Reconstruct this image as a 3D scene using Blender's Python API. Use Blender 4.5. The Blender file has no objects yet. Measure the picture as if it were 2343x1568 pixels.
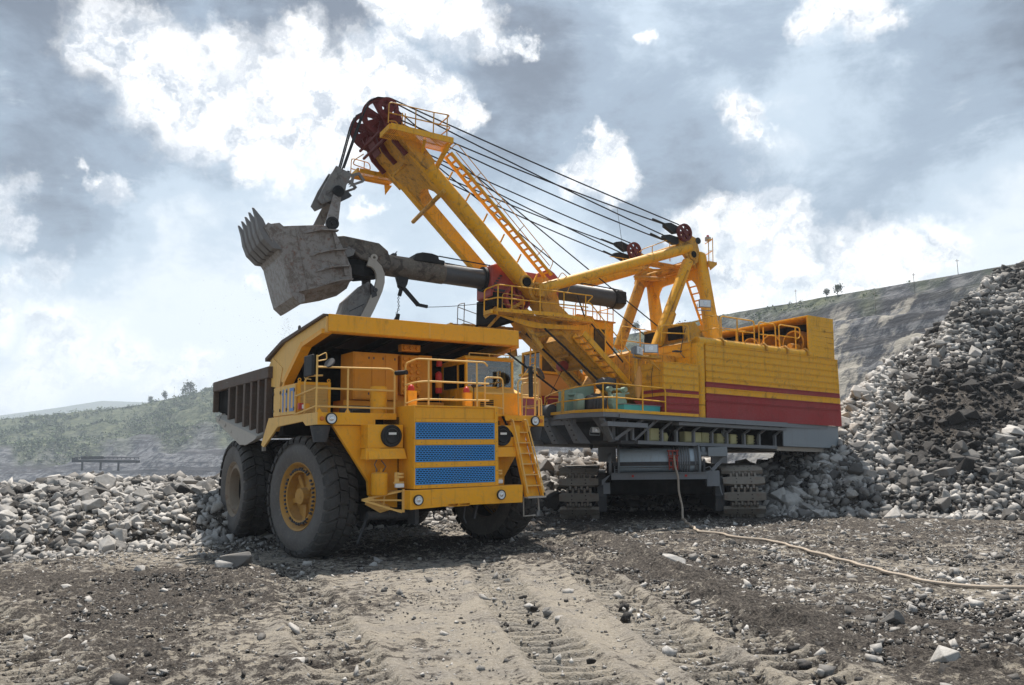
import bpy, bmesh, math, random
import numpy as np
from math import sin, cos, pi, radians, sqrt, atan2, hypot
from mathutils import Vector, Matrix

random.seed(7); RNG = np.random.default_rng(11)
SC = bpy.context.scene
COL = SC.collection

# ---------------------------------------------------------------- camera
CAMZ = 2.55
pitch = math.atan((1030.0 - 784.0) / 1800.0)
cam = bpy.data.cameras.new('camera'); camo = bpy.data.objects.new('camera', cam); COL.objects.link(camo)
cam.sensor_width = 36.0; cam.lens = 36.0 * 1800.0 / 2342.0
cam.clip_start = 0.1; cam.clip_end = 12000
fwd = Vector((0, cos(pitch), sin(pitch))); r0 = Vector((1, 0, 0)); u0 = r0.cross(fwd)
ROLL = 0.014
rt = r0 * cos(ROLL) - u0 * sin(ROLL); up = u0 * cos(ROLL) + r0 * sin(ROLL)
M = Matrix.Identity(4)
for i in range(3):
    M[i][0] = rt[i]; M[i][1] = up[i]; M[i][2] = -fwd[i]
M[2][3] = CAMZ
camo.matrix_world = M
SC.camera = camo

# ---------------------------------------------------------------- light, sky, exposure
SUN_AZ, SUN_EL = radians(-3), radians(66)
sund = bpy.data.lights.new('sun', 'SUN'); sund.energy = 5.0; sund.angle = radians(0.6); sund.color = (1.0, 0.94, 0.86)
suno = bpy.data.objects.new('sun', sund); COL.objects.link(suno)
SUNDIR = Vector((sin(SUN_AZ) * cos(SUN_EL), cos(SUN_AZ) * cos(SUN_EL), sin(SUN_EL)))
suno.rotation_euler = SUNDIR.to_track_quat('Z', 'Y').to_euler()
suno.location = (0, 0, 60)
SC.view_settings.view_transform = 'Standard'; SC.view_settings.look = 'None'
SC.view_settings.exposure = 0.70; SC.view_settings.gamma = 1.0
SC.view_settings.use_curve_mapping = False
SC.cycles.use_denoising = True
SC.cycles.max_bounces = 6; SC.cycles.diffuse_bounces = 3; SC.cycles.glossy_bounces = 3
SC.cycles.transmission_bounces = 4; SC.cycles.transparent_max_bounces = 8; SC.cycles.volume_bounces = 1
SC.cycles.sample_clamp_indirect = 6.0

class NT:
    """tiny node-tree helper"""
    def __init__(s, tree): s.t = tree; s.n = tree.nodes; s.l = tree.links
    def put(s, sock, v):
        if v is None: return
        if isinstance(v, bpy.types.NodeSocket): s.l.new(v, sock)
        else:
            if isinstance(v, (tuple, list)) and sock.type == 'RGBA' and len(v) == 3: v = (*v, 1)
            sock.default_value = v
    def node(s, typ, ins=None, **props):
        nd = s.n.new(typ)
        for k, v in props.items(): setattr(nd, k, v)
        for k, v in (ins or {}).items(): s.put(nd.inputs[k], v)
        return nd
    def math(s, op, a, b=None, c=None, clamp=False):
        nd = s.node('ShaderNodeMath', operation=op, use_clamp=clamp)
        s.put(nd.inputs[0], a); s.put(nd.inputs[1], b); s.put(nd.inputs[2], c)
        return nd.outputs[0]
    def vmath(s, op, a, b=None):
        nd = s.node('ShaderNodeVectorMath', operation=op); s.put(nd.inputs[0], a)
        if b is not None:
            s.put(nd.inputs[1] if op != 'SCALE' else nd.inputs['Scale'], b)
        return nd.outputs['Value'] if op in ('DISTANCE', 'DOT_PRODUCT', 'LENGTH') else nd.outputs[0]
    def mix(s, f, a, b, blend='MIX'):
        nd = s.node('ShaderNodeMix', data_type='RGBA', blend_type=blend)
        s.put(nd.inputs[0], f); s.put(nd.inputs[6], a); s.put(nd.inputs[7], b)
        return nd.outputs[2]
    def noise(s, vec, scale, detail=4, rough=0.55, dist=0.0):
        nd = s.node('ShaderNodeTexNoise', {'Scale': scale, 'Detail': detail, 'Roughness': rough, 'Distortion': dist})
        if vec is not None: s.put(nd.inputs['Vector'], vec)
        return nd
    def ramp(s, v, a, b, c=0.0, d=1.0, smooth=True):
        nd = s.node('ShaderNodeMapRange', {'From Min': a, 'From Max': b, 'To Min': c, 'To Max': d}, clamp=True)
        if smooth: nd.interpolation_type = 'SMOOTHSTEP'
        s.put(nd.inputs[0], v); return nd.outputs[0]

world = bpy.data.worlds.new('World'); SC.world = world; world.use_nodes = True
W = NT(world.node_tree); W.n.clear()
wout = W.n.new('ShaderNodeOutputWorld'); wbg = W.n.new('ShaderNodeBackground')
wbg.inputs['Strength'].default_value = 0.10
nsky = W.node('ShaderNodeTexSky', sky_type='NISHITA', sun_disc=False, sun_elevation=SUN_EL, sun_rotation=SUN_AZ, dust_density=2.5)
geo = W.n.new('ShaderNodeTexCoord'); D0 = geo.outputs['Generated']
n1 = W.noise(D0, 9.0, 5, 0.6); n2 = W.noise(D0, 34.0, 6, 0.62)
w1 = W.vmath('SCALE', W.vmath('SUBTRACT', n1.outputs['Color'], (0.5, 0.5, 0.5)), 0.10)
w2 = W.vmath('SCALE', W.vmath('SUBTRACT', n2.outputs['Color'], (0.5, 0.5, 0.5)), 0.055)
DW = W.vmath('ADD', W.vmath('ADD', D0, w1), w2)
WHITE = [(-0.427, 0.79, 0.44, 0.067), (-0.395, 0.815, 0.424, 0.072), (-0.366, 0.839, 0.403, 0.072), (-0.334, 0.86, 0.386, 0.069), (-0.404, 0.79, 0.461, 0.039), (-0.319, 0.836, 0.447, 0.036), (-0.439, 0.799, 0.412, 0.028), (-0.243, 0.855, 0.459, 0.042), (-0.258, 0.875, 0.41, 0.072), (-0.231, 0.893, 0.385, 0.078), (-0.204, 0.887, 0.415, 0.067), (-0.162, 0.88, 0.446, 0.053), (-0.127, 0.87, 0.476, 0.031), (-0.111, 0.89, 0.442, 0.042), (-0.139, 0.902, 0.409, 0.061), (-0.087, 0.905, 0.416, 0.044), (-0.29, 0.884, 0.366, 0.061), (-0.312, 0.891, 0.331, 0.028), (-0.055, 0.913, 0.405, 0.025), (-0.208, 0.908, 0.363, 0.05), (-0.274, 0.902, 0.334, 0.033), (-0.106, 0.85, 0.516, 0.05), (-0.052, 0.862, 0.504, 0.05), (-0.016, 0.872, 0.489, 0.033), (-0.141, 0.845, 0.516, 0.033), (0.017, 0.877, 0.48, 0.017), (0.371, 0.801, 0.469, 0.044), (0.4, 0.799, 0.45, 0.028), (0.348, 0.815, 0.464, 0.028), (0.157, 0.859, 0.487, 0.016), (0.126, 0.931, 0.342, 0.036), (0.084, 0.936, 0.342, 0.031), (0.142, 0.936, 0.321, 0.028), (0.11, 0.923, 0.368, 0.019), (0.067, 0.936, 0.345, 0.019), (0.247, 0.933, 0.263, 0.039), (0.3, 0.917, 0.261, 0.042), (0.347, 0.906, 0.241, 0.028), (0.216, 0.942, 0.255, 0.028), (0.328, 0.907, 0.263, 0.028), (-0.532, 0.802, 0.271, 0.031), (-0.523, 0.817, 0.244, 0.019), (-0.539, 0.807, 0.241, 0.028), (-0.472, 0.828, 0.303, 0.018), (-0.448, 0.844, 0.295, 0.022), (0.271, 0.882, 0.386, 0.031), (0.291, 0.871, 0.395, 0.022), (0.295, 0.88, 0.372, 0.017), (-0.184, 0.935, 0.303, 0.019), (-0.306, 0.931, 0.198, 0.018), (-0.494, 0.845, 0.202, 0.028), (-0.526, 0.829, 0.189, 0.025), (-0.541, 0.825, 0.165, 0.033), (-0.503, 0.85, 0.157, 0.036), (-0.486, 0.865, 0.127, 0.042), (-0.515, 0.849, 0.12, 0.025), (-0.432, 0.894, 0.12, 0.044), (-0.376, 0.919, 0.115, 0.031), (-0.456, 0.886, 0.09, 0.044), (-0.398, 0.914, 0.081, 0.05), (-0.515, 0.854, 0.078, 0.05), (-0.363, 0.928, 0.082, 0.028), (-0.539, 0.84, 0.068, 0.033), (0.282, 0.938, 0.201, 0.061), (0.339, 0.915, 0.217, 0.05), (0.397, 0.896, 0.201, 0.056), (0.257, 0.94, 0.224, 0.033), (0.252, 0.951, 0.177, 0.05), (0.438, 0.875, 0.206, 0.05), (0.476, 0.851, 0.219, 0.044), (0.376, 0.911, 0.168, 0.067), (0.18, 0.975, 0.133, 0.05), (0.127, 0.978, 0.167, 0.033), (0.099, 0.987, 0.125, 0.033), (0.044, 0.992, 0.115, 0.033)]
SOFT = [(0.493, 0.831, 0.258, 0.111), (0.532, 0.799, 0.28, 0.083), (0.448, 0.858, 0.252, 0.083), (0.174, 0.877, 0.448, 0.194), (0.368, 0.859, 0.356, 0.139), (-0.348, 0.921, 0.175, 0.139), (-0.25, 0.935, 0.252, 0.111), (0.045, 0.96, 0.277, 0.111), (-0.388, 0.884, 0.261, 0.083), (0.072, 0.981, 0.18, 0.111), (-0.455, 0.889, 0.045, 0.167), (0.282, 0.949, 0.139, 0.122), (0.513, 0.836, 0.195, 0.111)]
DARK = [(-0.507, 0.733, 0.453, 0.183), (-0.5, 0.771, 0.394, 0.089), (-0.229, 0.835, 0.501, 0.094), (-0.49, 0.806, 0.332, 0.089), (0.21, 0.924, 0.319, 0.144), (0.372, 0.878, 0.301, 0.111), (0.041, 0.887, 0.46, 0.089), (0.513, 0.767, 0.386, 0.139), (0.268, 0.839, 0.474, 0.083), (-0.422, 0.839, 0.344, 0.067), (-0.488, 0.839, 0.24, 0.072), (-0.003, 0.931, 0.364, 0.067), (0.466, 0.809, 0.359, 0.111)]
def blobs(lst, grow=1.0):
    acc = None
    for x, y, z, r in lst:
        d = W.vmath('DISTANCE', DW, (x, y, z))
        q = W.math('MULTIPLY_ADD', d, -1.0 / (r * grow), 1.0)
        acc = q if acc is None else W.math('MAXIMUM', acc, q)
    return acc
dz = W.node('ShaderNodeSeparateXYZ', {0: D0}).outputs[2]
bw = blobs(WHITE, 1.12); bs = blobs(SOFT, 1.5); bd = blobs(DARK, 1.5)
n3 = W.noise(W.vmath('MULTIPLY', D0, (1, 1, 1.9)), 3.1, 8, 0.6).outputs[0]
n4 = W.noise(W.vmath('MULTIPLY', D0, (1, 1, 2.3)), 6.0, 9, 0.66, 0.4).outputs[0]
n5 = W.noise(DW, 14.0, 6, 0.6).outputs[0]
# grey-blue cloud deck, lighter towards the horizon and the sun
lit = W.math('ADD', W.math('MULTIPLY', W.math('SUBTRACT', n3, 0.5), 1.35), W.ramp(dz, 0.46, 0.04, 0.38, 0.78))
lit = W.math('ADD', lit, W.math('MULTIPLY', W.math('SUBTRACT', n4, 0.5), 0.7))
lit = W.math('ADD', lit, W.math('MULTIPLY', W.ramp(bs, 0.0, 0.9), 0.40))
lit = W.math('SUBTRACT', lit, W.math('MULTIPLY', W.ramp(bd, -0.15, 0.9), 0.36))
cr = W.n.new('ShaderNodeValToRGB'); cr.color_ramp.interpolation = 'EASE'
els = cr.color_ramp.elements
els[0].position = 0.0; els[0].color = (0.11, 0.14, 0.18, 1)
els[1].position = 1.0; els[1].color = (0.78, 0.84, 0.88, 1)
e = els.new(0.35); e.color = (0.27, 0.345, 0.43, 1)
e = els.new(0.68); e.color = (0.50, 0.60, 0.69, 1)
W.l.new(lit, cr.inputs[0])
# bright cumulus
dens = W.math('ADD', bw, W.math('MULTIPLY', W.math('SUBTRACT', n5, 0.5), 0.95))
lowf = W.ramp(W.math('ADD', dz, W.math('MULTIPLY', W.node('ShaderNodeSeparateXYZ', {0: D0}).outputs[0], .35)), 0.05, 0.22, 0.62, 0.96)
alpha = W.math('MULTIPLY', W.ramp(dens, -0.02, 0.80), lowf)
gen = W.ramp(n4, 0.58, 0.80)
alpha = W.math('MAXIMUM', alpha, W.math('MULTIPLY', gen, 0.35))
DS = W.vmath('ADD', DW, (SUNDIR[0] * 0.03, 0.0, SUNDIR[2] * 0.022))
na = W.noise(DW, 20.0, 7, 0.62).outputs[0]; nb2 = W.noise(DS, 20.0, 7, 0.62).outputs[0]
rel = W.math('ADD', W.math('MULTIPLY', W.math('SUBTRACT', na, nb2), 2.6), 0.62)
rel = W.math('ADD', rel, W.math('MULTIPLY', W.math('SUBTRACT', n4, 0.5), -1.6))
body = W.mix(W.ramp(rel, 0.0, 1.0), (0.46, 0.51, 0.57), (1.22, 1.20, 1.17))
edge = W.mix(W.ramp(dens, 0.05, 0.6, 0.55, 1.0), (1.15, 1.15, 1.13), body)
cl = W.mix(alpha, cr.outputs[0], edge)
sd = W.vmath('DOT_PRODUCT', W.vmath('NORMALIZE', D0), tuple(SUNDIR))
glow = W.math('MULTIPLY', W.math('POWER', W.math('MAXIMUM', sd, 0.0), 7.0), 0.5)
cl = W.vmath('SCALE', cl, W.math('ADD', 1.0, glow))
cl = W.vmath('SCALE', cl, 0.73 / 0.10)
fin = W.mix(0.90, nsky.outputs[0], cl)
W.l.new(fin, wbg.inputs['Color']); W.l.new(wbg.outputs[0], wout.inputs['Surface'])

# ---------------------------------------------------------------- materials
def new_mat(name):
    m = bpy.data.materials.new(name); m.use_nodes = True
    t = NT(m.node_tree); b = t.n['Principled BSDF']
    return m, t, b
def paint(name, col, rough=0.5, dirt=0.35, dcol=(0.16, 0.13, 0.10), metal=0.0, fade=0.25, bump=0.15, rust=0.0, scale=1.0, streak=False, spec=0.26, blot=(0.60, 0.76)):
    m, t, b = new_mat(name)
    tc = t.n.new('ShaderNodeTexCoord').outputs['Object']
    n = t.noise(tc, 0.9 * scale, 6, 0.65).outputs[0]; f = t.noise(tc, 14 * scale, 5, 0.7).outputs[0]
    sv = t.vmath('MULTIPLY', tc, (6, 6, 0.7)); st = t.noise(sv, 1.0 * scale, 6, 0.7).outputs[0]
    c = t.mix(t.ramp(n, 0.3, 0.75, 0, fade), col, tuple(min(1, x * 0.72 + 0.10) for x in col))
    g = t.node('ShaderNodeSeparateXYZ', {0: t.n.new('ShaderNodeNewGeometry').outputs['Normal']}).outputs[2]
    dust = t.math('ADD', t.math('MULTIPLY', t.ramp(g, 0.2, 1.0), 0.28), t.ramp(f, 0.48, 0.75, 0, dirt * 0.6))
    c = t.mix(t.math('MULTIPLY', dust, dirt * 1.6, clamp=True), c, (0.30, 0.26, 0.20))
    dm = t.math('MULTIPLY', t.ramp(st, 0.52, 0.80), dirt)
    c = t.mix(dm, c, dcol)
    blot = t.math('MULTIPLY', t.ramp(t.noise(tc, 2.6 * scale, 7, 0.72, 0.6).outputs[0], blot[0], blot[1]), dirt * 0.9)
    c = t.mix(blot, c, dcol)
    if rust:
        c = t.mix(t.math('MULTIPLY', t.ramp(t.noise(tc, 4 * scale, 6, 0.7).outputs[0], 0.52, 0.7), rust), c, (0.16, 0.06, 0.025))
    t.put(b.inputs['Base Color'], c)
    t.put(b.inputs['Roughness'], t.math('ADD', t.math('MULTIPLY', f, 0.3), rough - 0.12, clamp=True))
    b.inputs['Metallic'].default_value = metal; b.inputs['Specular IOR Level'].default_value = spec
    if bump:
        bp = t.node('ShaderNodeBump', {'Strength': bump, 'Distance': 0.02}); t.put(bp.inputs['Height'], f)
        t.put(b.inputs['Normal'], bp.outputs[0])
    return m
MT = {}
MT['ty'] = paint('truck_yellow', (0.90, 0.40, 0.012), 0.45, 0.50, dcol=(0.22, 0.11, 0.03), fade=0.18, blot=(.57, .74), rust=.10)
MT['typale'] = paint('truck_pale_yellow', (0.84, 0.50, 0.14), 0.6, 0.45)  # paler copy of the truck yellow; sky sheen put into the side panel colour
MT['tor'] = paint('truck_orange_cabinet', (0.76, 0.29, 0.015), 0.55, 0.3, rust=0.2)
MT['tred'] = paint('lamp_red', (0.5, 0.03, 0.02), 0.35, 0.1)
MT['blue'] = paint('grille_blue', (0.055, 0.30, 0.70), 0.5, 0.18, fade=0.3)
MT['black'] = paint('black_paint', (0.012, 0.012, 0.013), 0.6, 0.2)
MT['void'] = paint('shade_black', (0.007, 0.0065, 0.006), 0.9, 0.12, spec=0.1)  # near-black: deep shade under and inside the machines put into the colour
MT['rubber'] = paint('tyre_rubber', (0.026, 0.024, 0.023), 0.9, 0.40, dcol=(0.06, 0.055, 0.05), fade=0.6, bump=0.4)
MT['rubside'] = paint('tyre_sidewall', (0.10, 0.092, 0.086), 0.85, 0.6, dcol=(0.19, 0.175, 0.16), fade=0.6, bump=0.3)
MT['rim'] = paint('wheel_rim', (0.48, 0.25, 0.05), 0.6, 0.55, rust=0.5, dcol=(0.10, 0.08, 0.06))
MT['rimgrey'] = paint('dusty_rim', (0.24, 0.19, 0.14), 0.7, 0.5, rust=0.4)
MT['body'] = paint('worn_body_steel', (0.11, 0.078, 0.06), 0.7, 0.5, rust=0.45, dcol=(0.05, 0.045, 0.04))
MT['pale'] = paint('dusty_pale_steel', (0.42, 0.38, 0.33), 0.75, 0.4)
MT['sy'] = paint('shovel_yellow', (0.85, 0.415, 0.012), 0.5, 0.80, dcol=(0.20, 0.10, 0.025), fade=0.2, rust=0.16, blot=(.55, .72))
MT['sydirty'] = paint('shovel_yellow_grimy', (0.66, 0.32, 0.022), 0.5, 0.85, dcol=(0.10, 0.055, 0.025), rust=0.4, blot=(.5, .66))
MT['sorange'] = paint('cab_orange', (0.72, 0.36, 0.10), 0.5, 0.15)
MT['sred'] = paint('stripe_red', (0.33, 0.035, 0.035), 0.55, 0.5, dcol=(0.13, 0.035, 0.03), blot=(.52, .7))
MT['dred'] = paint('dark_red_sheave', (0.13, 0.014, 0.012), 0.5, 0.4, dcol=(0.03, 0.015, 0.012))
MT['saddle'] = paint('saddle_red', (0.36, 0.055, 0.04), 0.45, 0.5, dcol=(0.06, 0.03, 0.025))
MT['grey'] = paint('deck_grey', (0.20, 0.21, 0.225), 0.6, 0.4, dcol=(0.08, 0.08, 0.08))
MT['dgrey'] = paint('dark_grey_steel', (0.055, 0.057, 0.062), 0.6, 0.4)
MT['lgrey'] = paint('counterweight_grey', (0.24, 0.265, 0.285), 0.6, 0.25)
MT['drum'] = paint('drum_pale_blue', (0.50, 0.60, 0.68), 0.45, 0.4, dcol=(0.14, 0.15, 0.16))
MT['bucket'] = paint('bucket_worn_steel', (0.25, 0.225, 0.205), 0.42, 0.75, rust=0.75, dcol=(0.10, 0.065, 0.042), bump=0.8, scale=1.7, spec=0.5, blot=(.46, .62))
MT['tooth'] = paint('tooth_steel', (0.17, 0.16, 0.155), 0.5, 0.4, dcol=(0.08, 0.07, 0.06))
MT['bail'] = paint('bail_grey', (0.19, 0.185, 0.18), 0.55, 0.8, rust=0.35, dcol=(0.06, 0.05, 0.045), blot=(.5, .64))
MT['tube'] = paint('handle_tube', (0.045, 0.047, 0.052), 0.34, 0.35, dcol=(0.10, 0.085, 0.07), spec=0.5)
MT['tubedirty'] = paint('handle_tube_dusty', (0.13, 0.11, 0.09), 0.6, 0.8, rust=0.35, dcol=(0.035, 0.028, 0.025), blot=(.48, .6))
MT['rope'] = paint('steel_rope', (0.018, 0.018, 0.020), 0.6, 0.1, bump=0)
MT['shoe'] = paint('track_shoe_steel', (0.185, 0.165, 0.14), 0.65, 0.5, rust=0.3, dcol=(0.10, 0.08, 0.06))
MT['green'] = paint('machine_green', (0.27, 0.38, 0.29), 0.5, 0.4)
MT['teal'] = paint('teal_chest', (0.06, 0.42, 0.42), 0.5, 0.25)
MT['cream'] = paint('cream_enclosure', (0.56, 0.53, 0.28), 0.6, 0.35)
MT['white'] = paint('white_label', (0.75, 0.75, 0.72), 0.6, 0.1)
MT['lbl'] = paint('number_blue', (0.17, 0.28, 0.55), 0.6, 0.3)
MT['cable'] = paint('cable_sheath', (0.40, 0.33, 0.26), 0.7, 0.3, scale=3)
MT['glasslamp'] = paint('lamp_lens', (0.75, 0.77, 0.78), 0.15, 0.1, bump=0, spec=0.8)
MT['chrome'] = paint('lamp_bowl', (0.6, 0.6, 0.6), 0.2, 0.1, metal=0.8, bump=0)
MT['amber'] = paint('amber_lens', (0.6, 0.16, 0.02), 0.3, 0.1)
m, t, b = new_mat('window_glass')
t.n.remove(b)
tr = t.node('ShaderNodeBsdfTransparent', {'Color': (0.72, 0.76, 0.76)}); gl = t.node('ShaderNodeBsdfGlossy', {'Roughness': 0.02, 'Color': (0.9, 0.9, 0.9)})
lw = t.node('ShaderNodeFresnel', {'IOR': 1.5}); mx = t.n.new('ShaderNodeMixShader')
t.put(mx.inputs[0], t.math('ADD', lw.outputs[0], 0.04)); t.l.new(tr.outputs[0], mx.inputs[1]); t.l.new(gl.outputs[0], mx.inputs[2])
t.l.new(mx.outputs[0], t.n['Material Output'].inputs[0]); MT['glass'] = m
MT['darkglass'] = paint('dark_window', (0.012, 0.014, 0.017), 0.06, 0.1, bump=0, spec=0.7)

def rock_material():
    m, t, b = new_mat('broken_rock')
    tc = t.n.new('ShaderNodeTexCoord').outputs['Object']
    at = t.node('ShaderNodeAttribute', attribute_name='tone').outputs['Fac']
    n = t.noise(tc, 3.0, 6, 0.65).outputs[0]; f = t.noise(tc, 26.0, 6, 0.7).outputs[0]
    c = t.mix(t.ramp(at, 0.0, 1.0), (0.022, 0.020, 0.019), (0.46, 0.44, 0.415))
    c = t.mix(t.ramp(n, 0.40, 0.68, 0, 0.45), c, t.mix(at, (0.05, 0.047, 0.045), (0.30, 0.265, 0.22)))
    c = t.mix(t.ramp(f, 0.45, 0.75, 0, 0.5), c, (0.13, 0.12, 0.11))
    t.put(b.inputs['Base Color'], c); b.inputs['Roughness'].default_value = 0.85; b.inputs['Specular IOR Level'].default_value = 0.25
    bp = t.node('ShaderNodeBump', {'Strength': 0.6, 'Distance': 0.03}); t.put(bp.inputs['Height'], t.math('ADD', n, t.math('MULTIPLY', f, 0.5)))
    t.put(b.inputs['Normal'], bp.outputs[0])
    return m
MT['rock'] = rock_material()

# ---------------------------------------------------------------- mesh helpers
class MB:
    """collects shapes; build() links them as ONE mesh object. flip=True: coordinates are (u, v, w) with v towards the viewer."""
    def __init__(s, flip=False, T=None): s.v = []; s.f = []; s.flip = flip; s.T = T; s.sm = []
    def _t(s, p):
        p = Vector(p)
        if s.flip: p = Vector((p[0], -p[1], p[2]))
        return s.T @ p if s.T is not None else p
    def add(s, vs, fs, smooth=False):
        k = len(s.v); s.v += [tuple(s._t(p)) for p in vs]
        s.f += [tuple(i + k for i in f) for f in fs]; s.sm += [smooth] * len(fs); return s
    def box(s, a, b, R=None, c=None):
        x0, y0, z0 = a; x1, y1, z1 = b
        vs = [(x, y, z) for x in (x0, x1) for y in (y0, y1) for z in (z0, z1)]
        return s.add(vs, [(0, 1, 3, 2), (4, 6, 7, 5), (0, 4, 5, 1), (2, 3, 7, 6), (0, 2, 6, 4), (1, 5, 7, 3)])
    def hexa(s, v8): return s.add(v8, [(0, 1, 3, 2), (4, 6, 7, 5), (0, 4, 5, 1), (2, 3, 7, 6), (0, 2, 6, 4), (1, 5, 7, 3)])
    def beam(s, p, q, w, h=None, upv=(0, 0, 1)):
        h = w if h is None else h
        p = Vector(p); q = Vector(q); d = (q - p).normalized(); a = d.cross(Vector(upv))
        if a.length < 1e-4: a = d.cross(Vector((0, 1, 0)))
        a.normalize(); c = a.cross(d).normalized(); a *= w / 2; c *= h / 2
        return s.hexa([p - a - c, p - a + c, p + a - c, p + a + c, q - a - c, q - a + c, q + a - c, q + a + c])
    def tube(s, p, q, r, n=8, r2=None, cap=True):
        p = Vector(p); q = Vector(q); r2 = r if r2 is None else r2
        d = (q - p).normalized(); a = d.orthogonal().normalized(); b_ = d.cross(a)
        vs = []
        for i in range(n):
            t_ = 2 * pi * i / n; o = a * cos(t_) + b_ * sin(t_)
            vs += [p + o * r, q + o * r2]
        s.add(vs, [(2 * i, 2 * ((i + 1) % n), 2 * ((i + 1) % n) + 1, 2 * i + 1) for i in range(n)], True)
        if cap: s.add([vs[2 * i] for i in range(n)], [tuple(range(n))]); s.add([vs[2 * i + 1] for i in range(n)], [tuple(range(n))])
        return s
    def path(s, pts, r, n=6, closed=False):
        pts = [Vector(p) for p in pts]; m = len(pts); vs = []; a = None
        for i, p in enumerate(pts):
            d = (pts[min(i + 1, m - 1)] - pts[max(i - 1, 0)]) if not closed else (pts[(i + 1) % m] - pts[i - 1])
            d.normalize()
            a = d.orthogonal() if a is None else a - d * a.dot(d)
            if a.length < 1e-3: a = d.orthogonal()
            a.normalize(); b_ = d.cross(a)
            vs += [p + (a * cos(2 * pi * j / n) + b_ * sin(2 * pi * j / n)) * r for j in range(n)]
        fs = [(i * n + j, i * n + (j + 1) % n, ((i + 1) % m) * n + (j + 1) % n, ((i + 1) % m) * n + j) for i in range(m if closed else m - 1) for j in range(n)]
        s.add(vs, fs, True)
        if not closed: s.add(vs[:n], [tuple(range(n))]); s.add(vs[-n:], [tuple(range(n))])
        return s
    def prism(s, poly, f0, f1):
        """poly: list of 2D; f0,f1: functions 2D->3D for the two faces"""
        n = len(poly); vs = [f0(*p) for p in poly] + [f1(*p) for p in poly]
        fs = [tuple(range(n)), tuple(range(2 * n - 1, n - 1, -1))] + [(i, (i + 1) % n, n + (i + 1) % n, n + i) for i in range(n)]
        return s.add(vs, fs)
    def lathe(s, prof, c, ax, n=32, a0=0, a1=2 * pi, smooth=True):
        """prof: (along axis, radius) list"""
        c = Vector(c); ax = Vector(ax).normalized(); a = ax.orthogonal().normalized(); b_ = ax.cross(a)
        full = abs(a1 - a0 - 2 * pi) < 1e-4; m = n if full else n + 1; k = len(prof); vs = []
        for i in range(m):
            t_ = a0 + (a1 - a0) * i / n; o = a * cos(t_) + b_ * sin(t_)
            vs += [c + ax * x + o * r for x, r in prof]
        fs = [(i * k + j, i * k + j + 1, ((i + 1) % m) * k + j + 1, ((i + 1) % m) * k + j) for i in range(n) for j in range(k - 1)]
        return s.add(vs, fs, smooth)
    def ring(s, c, ax, R, r, n=24, m=6): 
        return s.lathe([(r * sin(2 * pi * j / m), R + r * cos(2 * pi * j / m)) for j in range(m + 1)], c, ax, n)
    def build(s, name, mat, parent=None, kind=None, label=None, bevel=0):
        me = bpy.data.meshes.new(name); me.from_pydata(s.v, [], s.f)
        me.polygons.foreach_set('use_smooth', s.sm); me.update()
        bm = bmesh.new(); bm.from_mesh(me)
        bmesh.ops.remove_doubles(bm, verts=bm.verts, dist=1e-5)
        bmesh.ops.recalc_face_normals(bm, faces=bm.faces)
        for e_ in bm.edges:
            if len(e_.link_faces) == 2 and e_.calc_face_angle(0) > 0.7: e_.smooth = False
        bm.to_mesh(me); bm.free()
        me.materials.append(MT[mat] if isinstance(mat, str) else mat)
        o = bpy.data.objects.new(name, me); COL.objects.link(o)
        if parent is not None: o.parent = parent
        if bevel:
            bv = o.modifiers.new('bevel', 'BEVEL'); bv.width = bevel; bv.segments = 2; bv.limit_method = 'ANGLE'; bv.angle_limit = 0.6
        if kind: o['kind'] = kind
        if label: o['label'] = label
        return o
def tag(o, label=None, cat=None, group=None, kind=None):
    if label: o['label'] = label
    if cat: o['category'] = cat
    if group: o['group'] = group
    if kind: o['kind'] = kind
    return o
def empty(name, mw):
    o = bpy.data.objects.new(name, None); COL.objects.link(o); o.matrix_world = mw; o.empty_display_size = 0.5; return o
def clone(o, mat=None, parent=None):
    c = o.copy(); COL.objects.link(c); c.parent = parent if parent is not None else o.parent
    if mat is not None: c.matrix_local = mat
    return c
def rounded(pts, r=0.12, k=4):
    """rounds the inner corners of a polyline"""
    P_ = [Vector(p) for p in pts]; out = [P_[0]]
    for i in range(1, len(P_) - 1):
        a = (P_[i - 1] - P_[i]); b_ = (P_[i + 1] - P_[i]); ra = min(r, a.length * 0.45, b_.length * 0.45)
        A = P_[i] + a.normalized() * ra; B_ = P_[i] + b_.normalized() * ra
        for j in range(k + 1):
            t_ = j / k; out.append(A * (1 - t_) ** 2 + P_[i] * 2 * t_ * (1 - t_) + B_ * t_ ** 2)
    out.append(P_[-1]); return out

# ---------------------------------------------------------------- noise and terrain
def _hash(ix, iy, seed):
    h = (ix.astype(np.int64) * 374761393 + iy.astype(np.int64) * 668265263 + seed * 1442695041) & 0x7fffffff
    h = (h ^ (h >> 13)) * 1274126177 & 0x7fffffff
    return ((h ^ (h >> 16)) & 0xffff) / 65535.0
def vnoise(x, y, seed=0):
    ix = np.floor(x); iy = np.floor(y); fx = x - ix; fy = y - iy
    fx = fx * fx * (3 - 2 * fx); fy = fy * fy * (3 - 2 * fy)
    a = _hash(ix, iy, seed); b_ = _hash(ix + 1, iy, seed); c = _hash(ix, iy + 1, seed); d = _hash(ix + 1, iy + 1, seed)
    return (a * (1 - fx) + b_ * fx) * (1 - fy) + (c * (1 - fx) + d * fx) * fy
def fbm(x, y, f=1.0, o=5, seed=0, g=0.5):
    s = 0; a = 1; tot = 0
    for i in range(o):
        s = s + a * (vnoise(x * f + 17.3 * i, y * f - 9.1 * i, seed + i) - 0.5); tot += a; a *= g; f *= 2.03
    return s / tot
def sstep(a, b_, x):
    t_ = np.clip((x - a) / (b_ - a), 0, 1); return t_ * t_ * (3 - 2 * t_)
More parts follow.
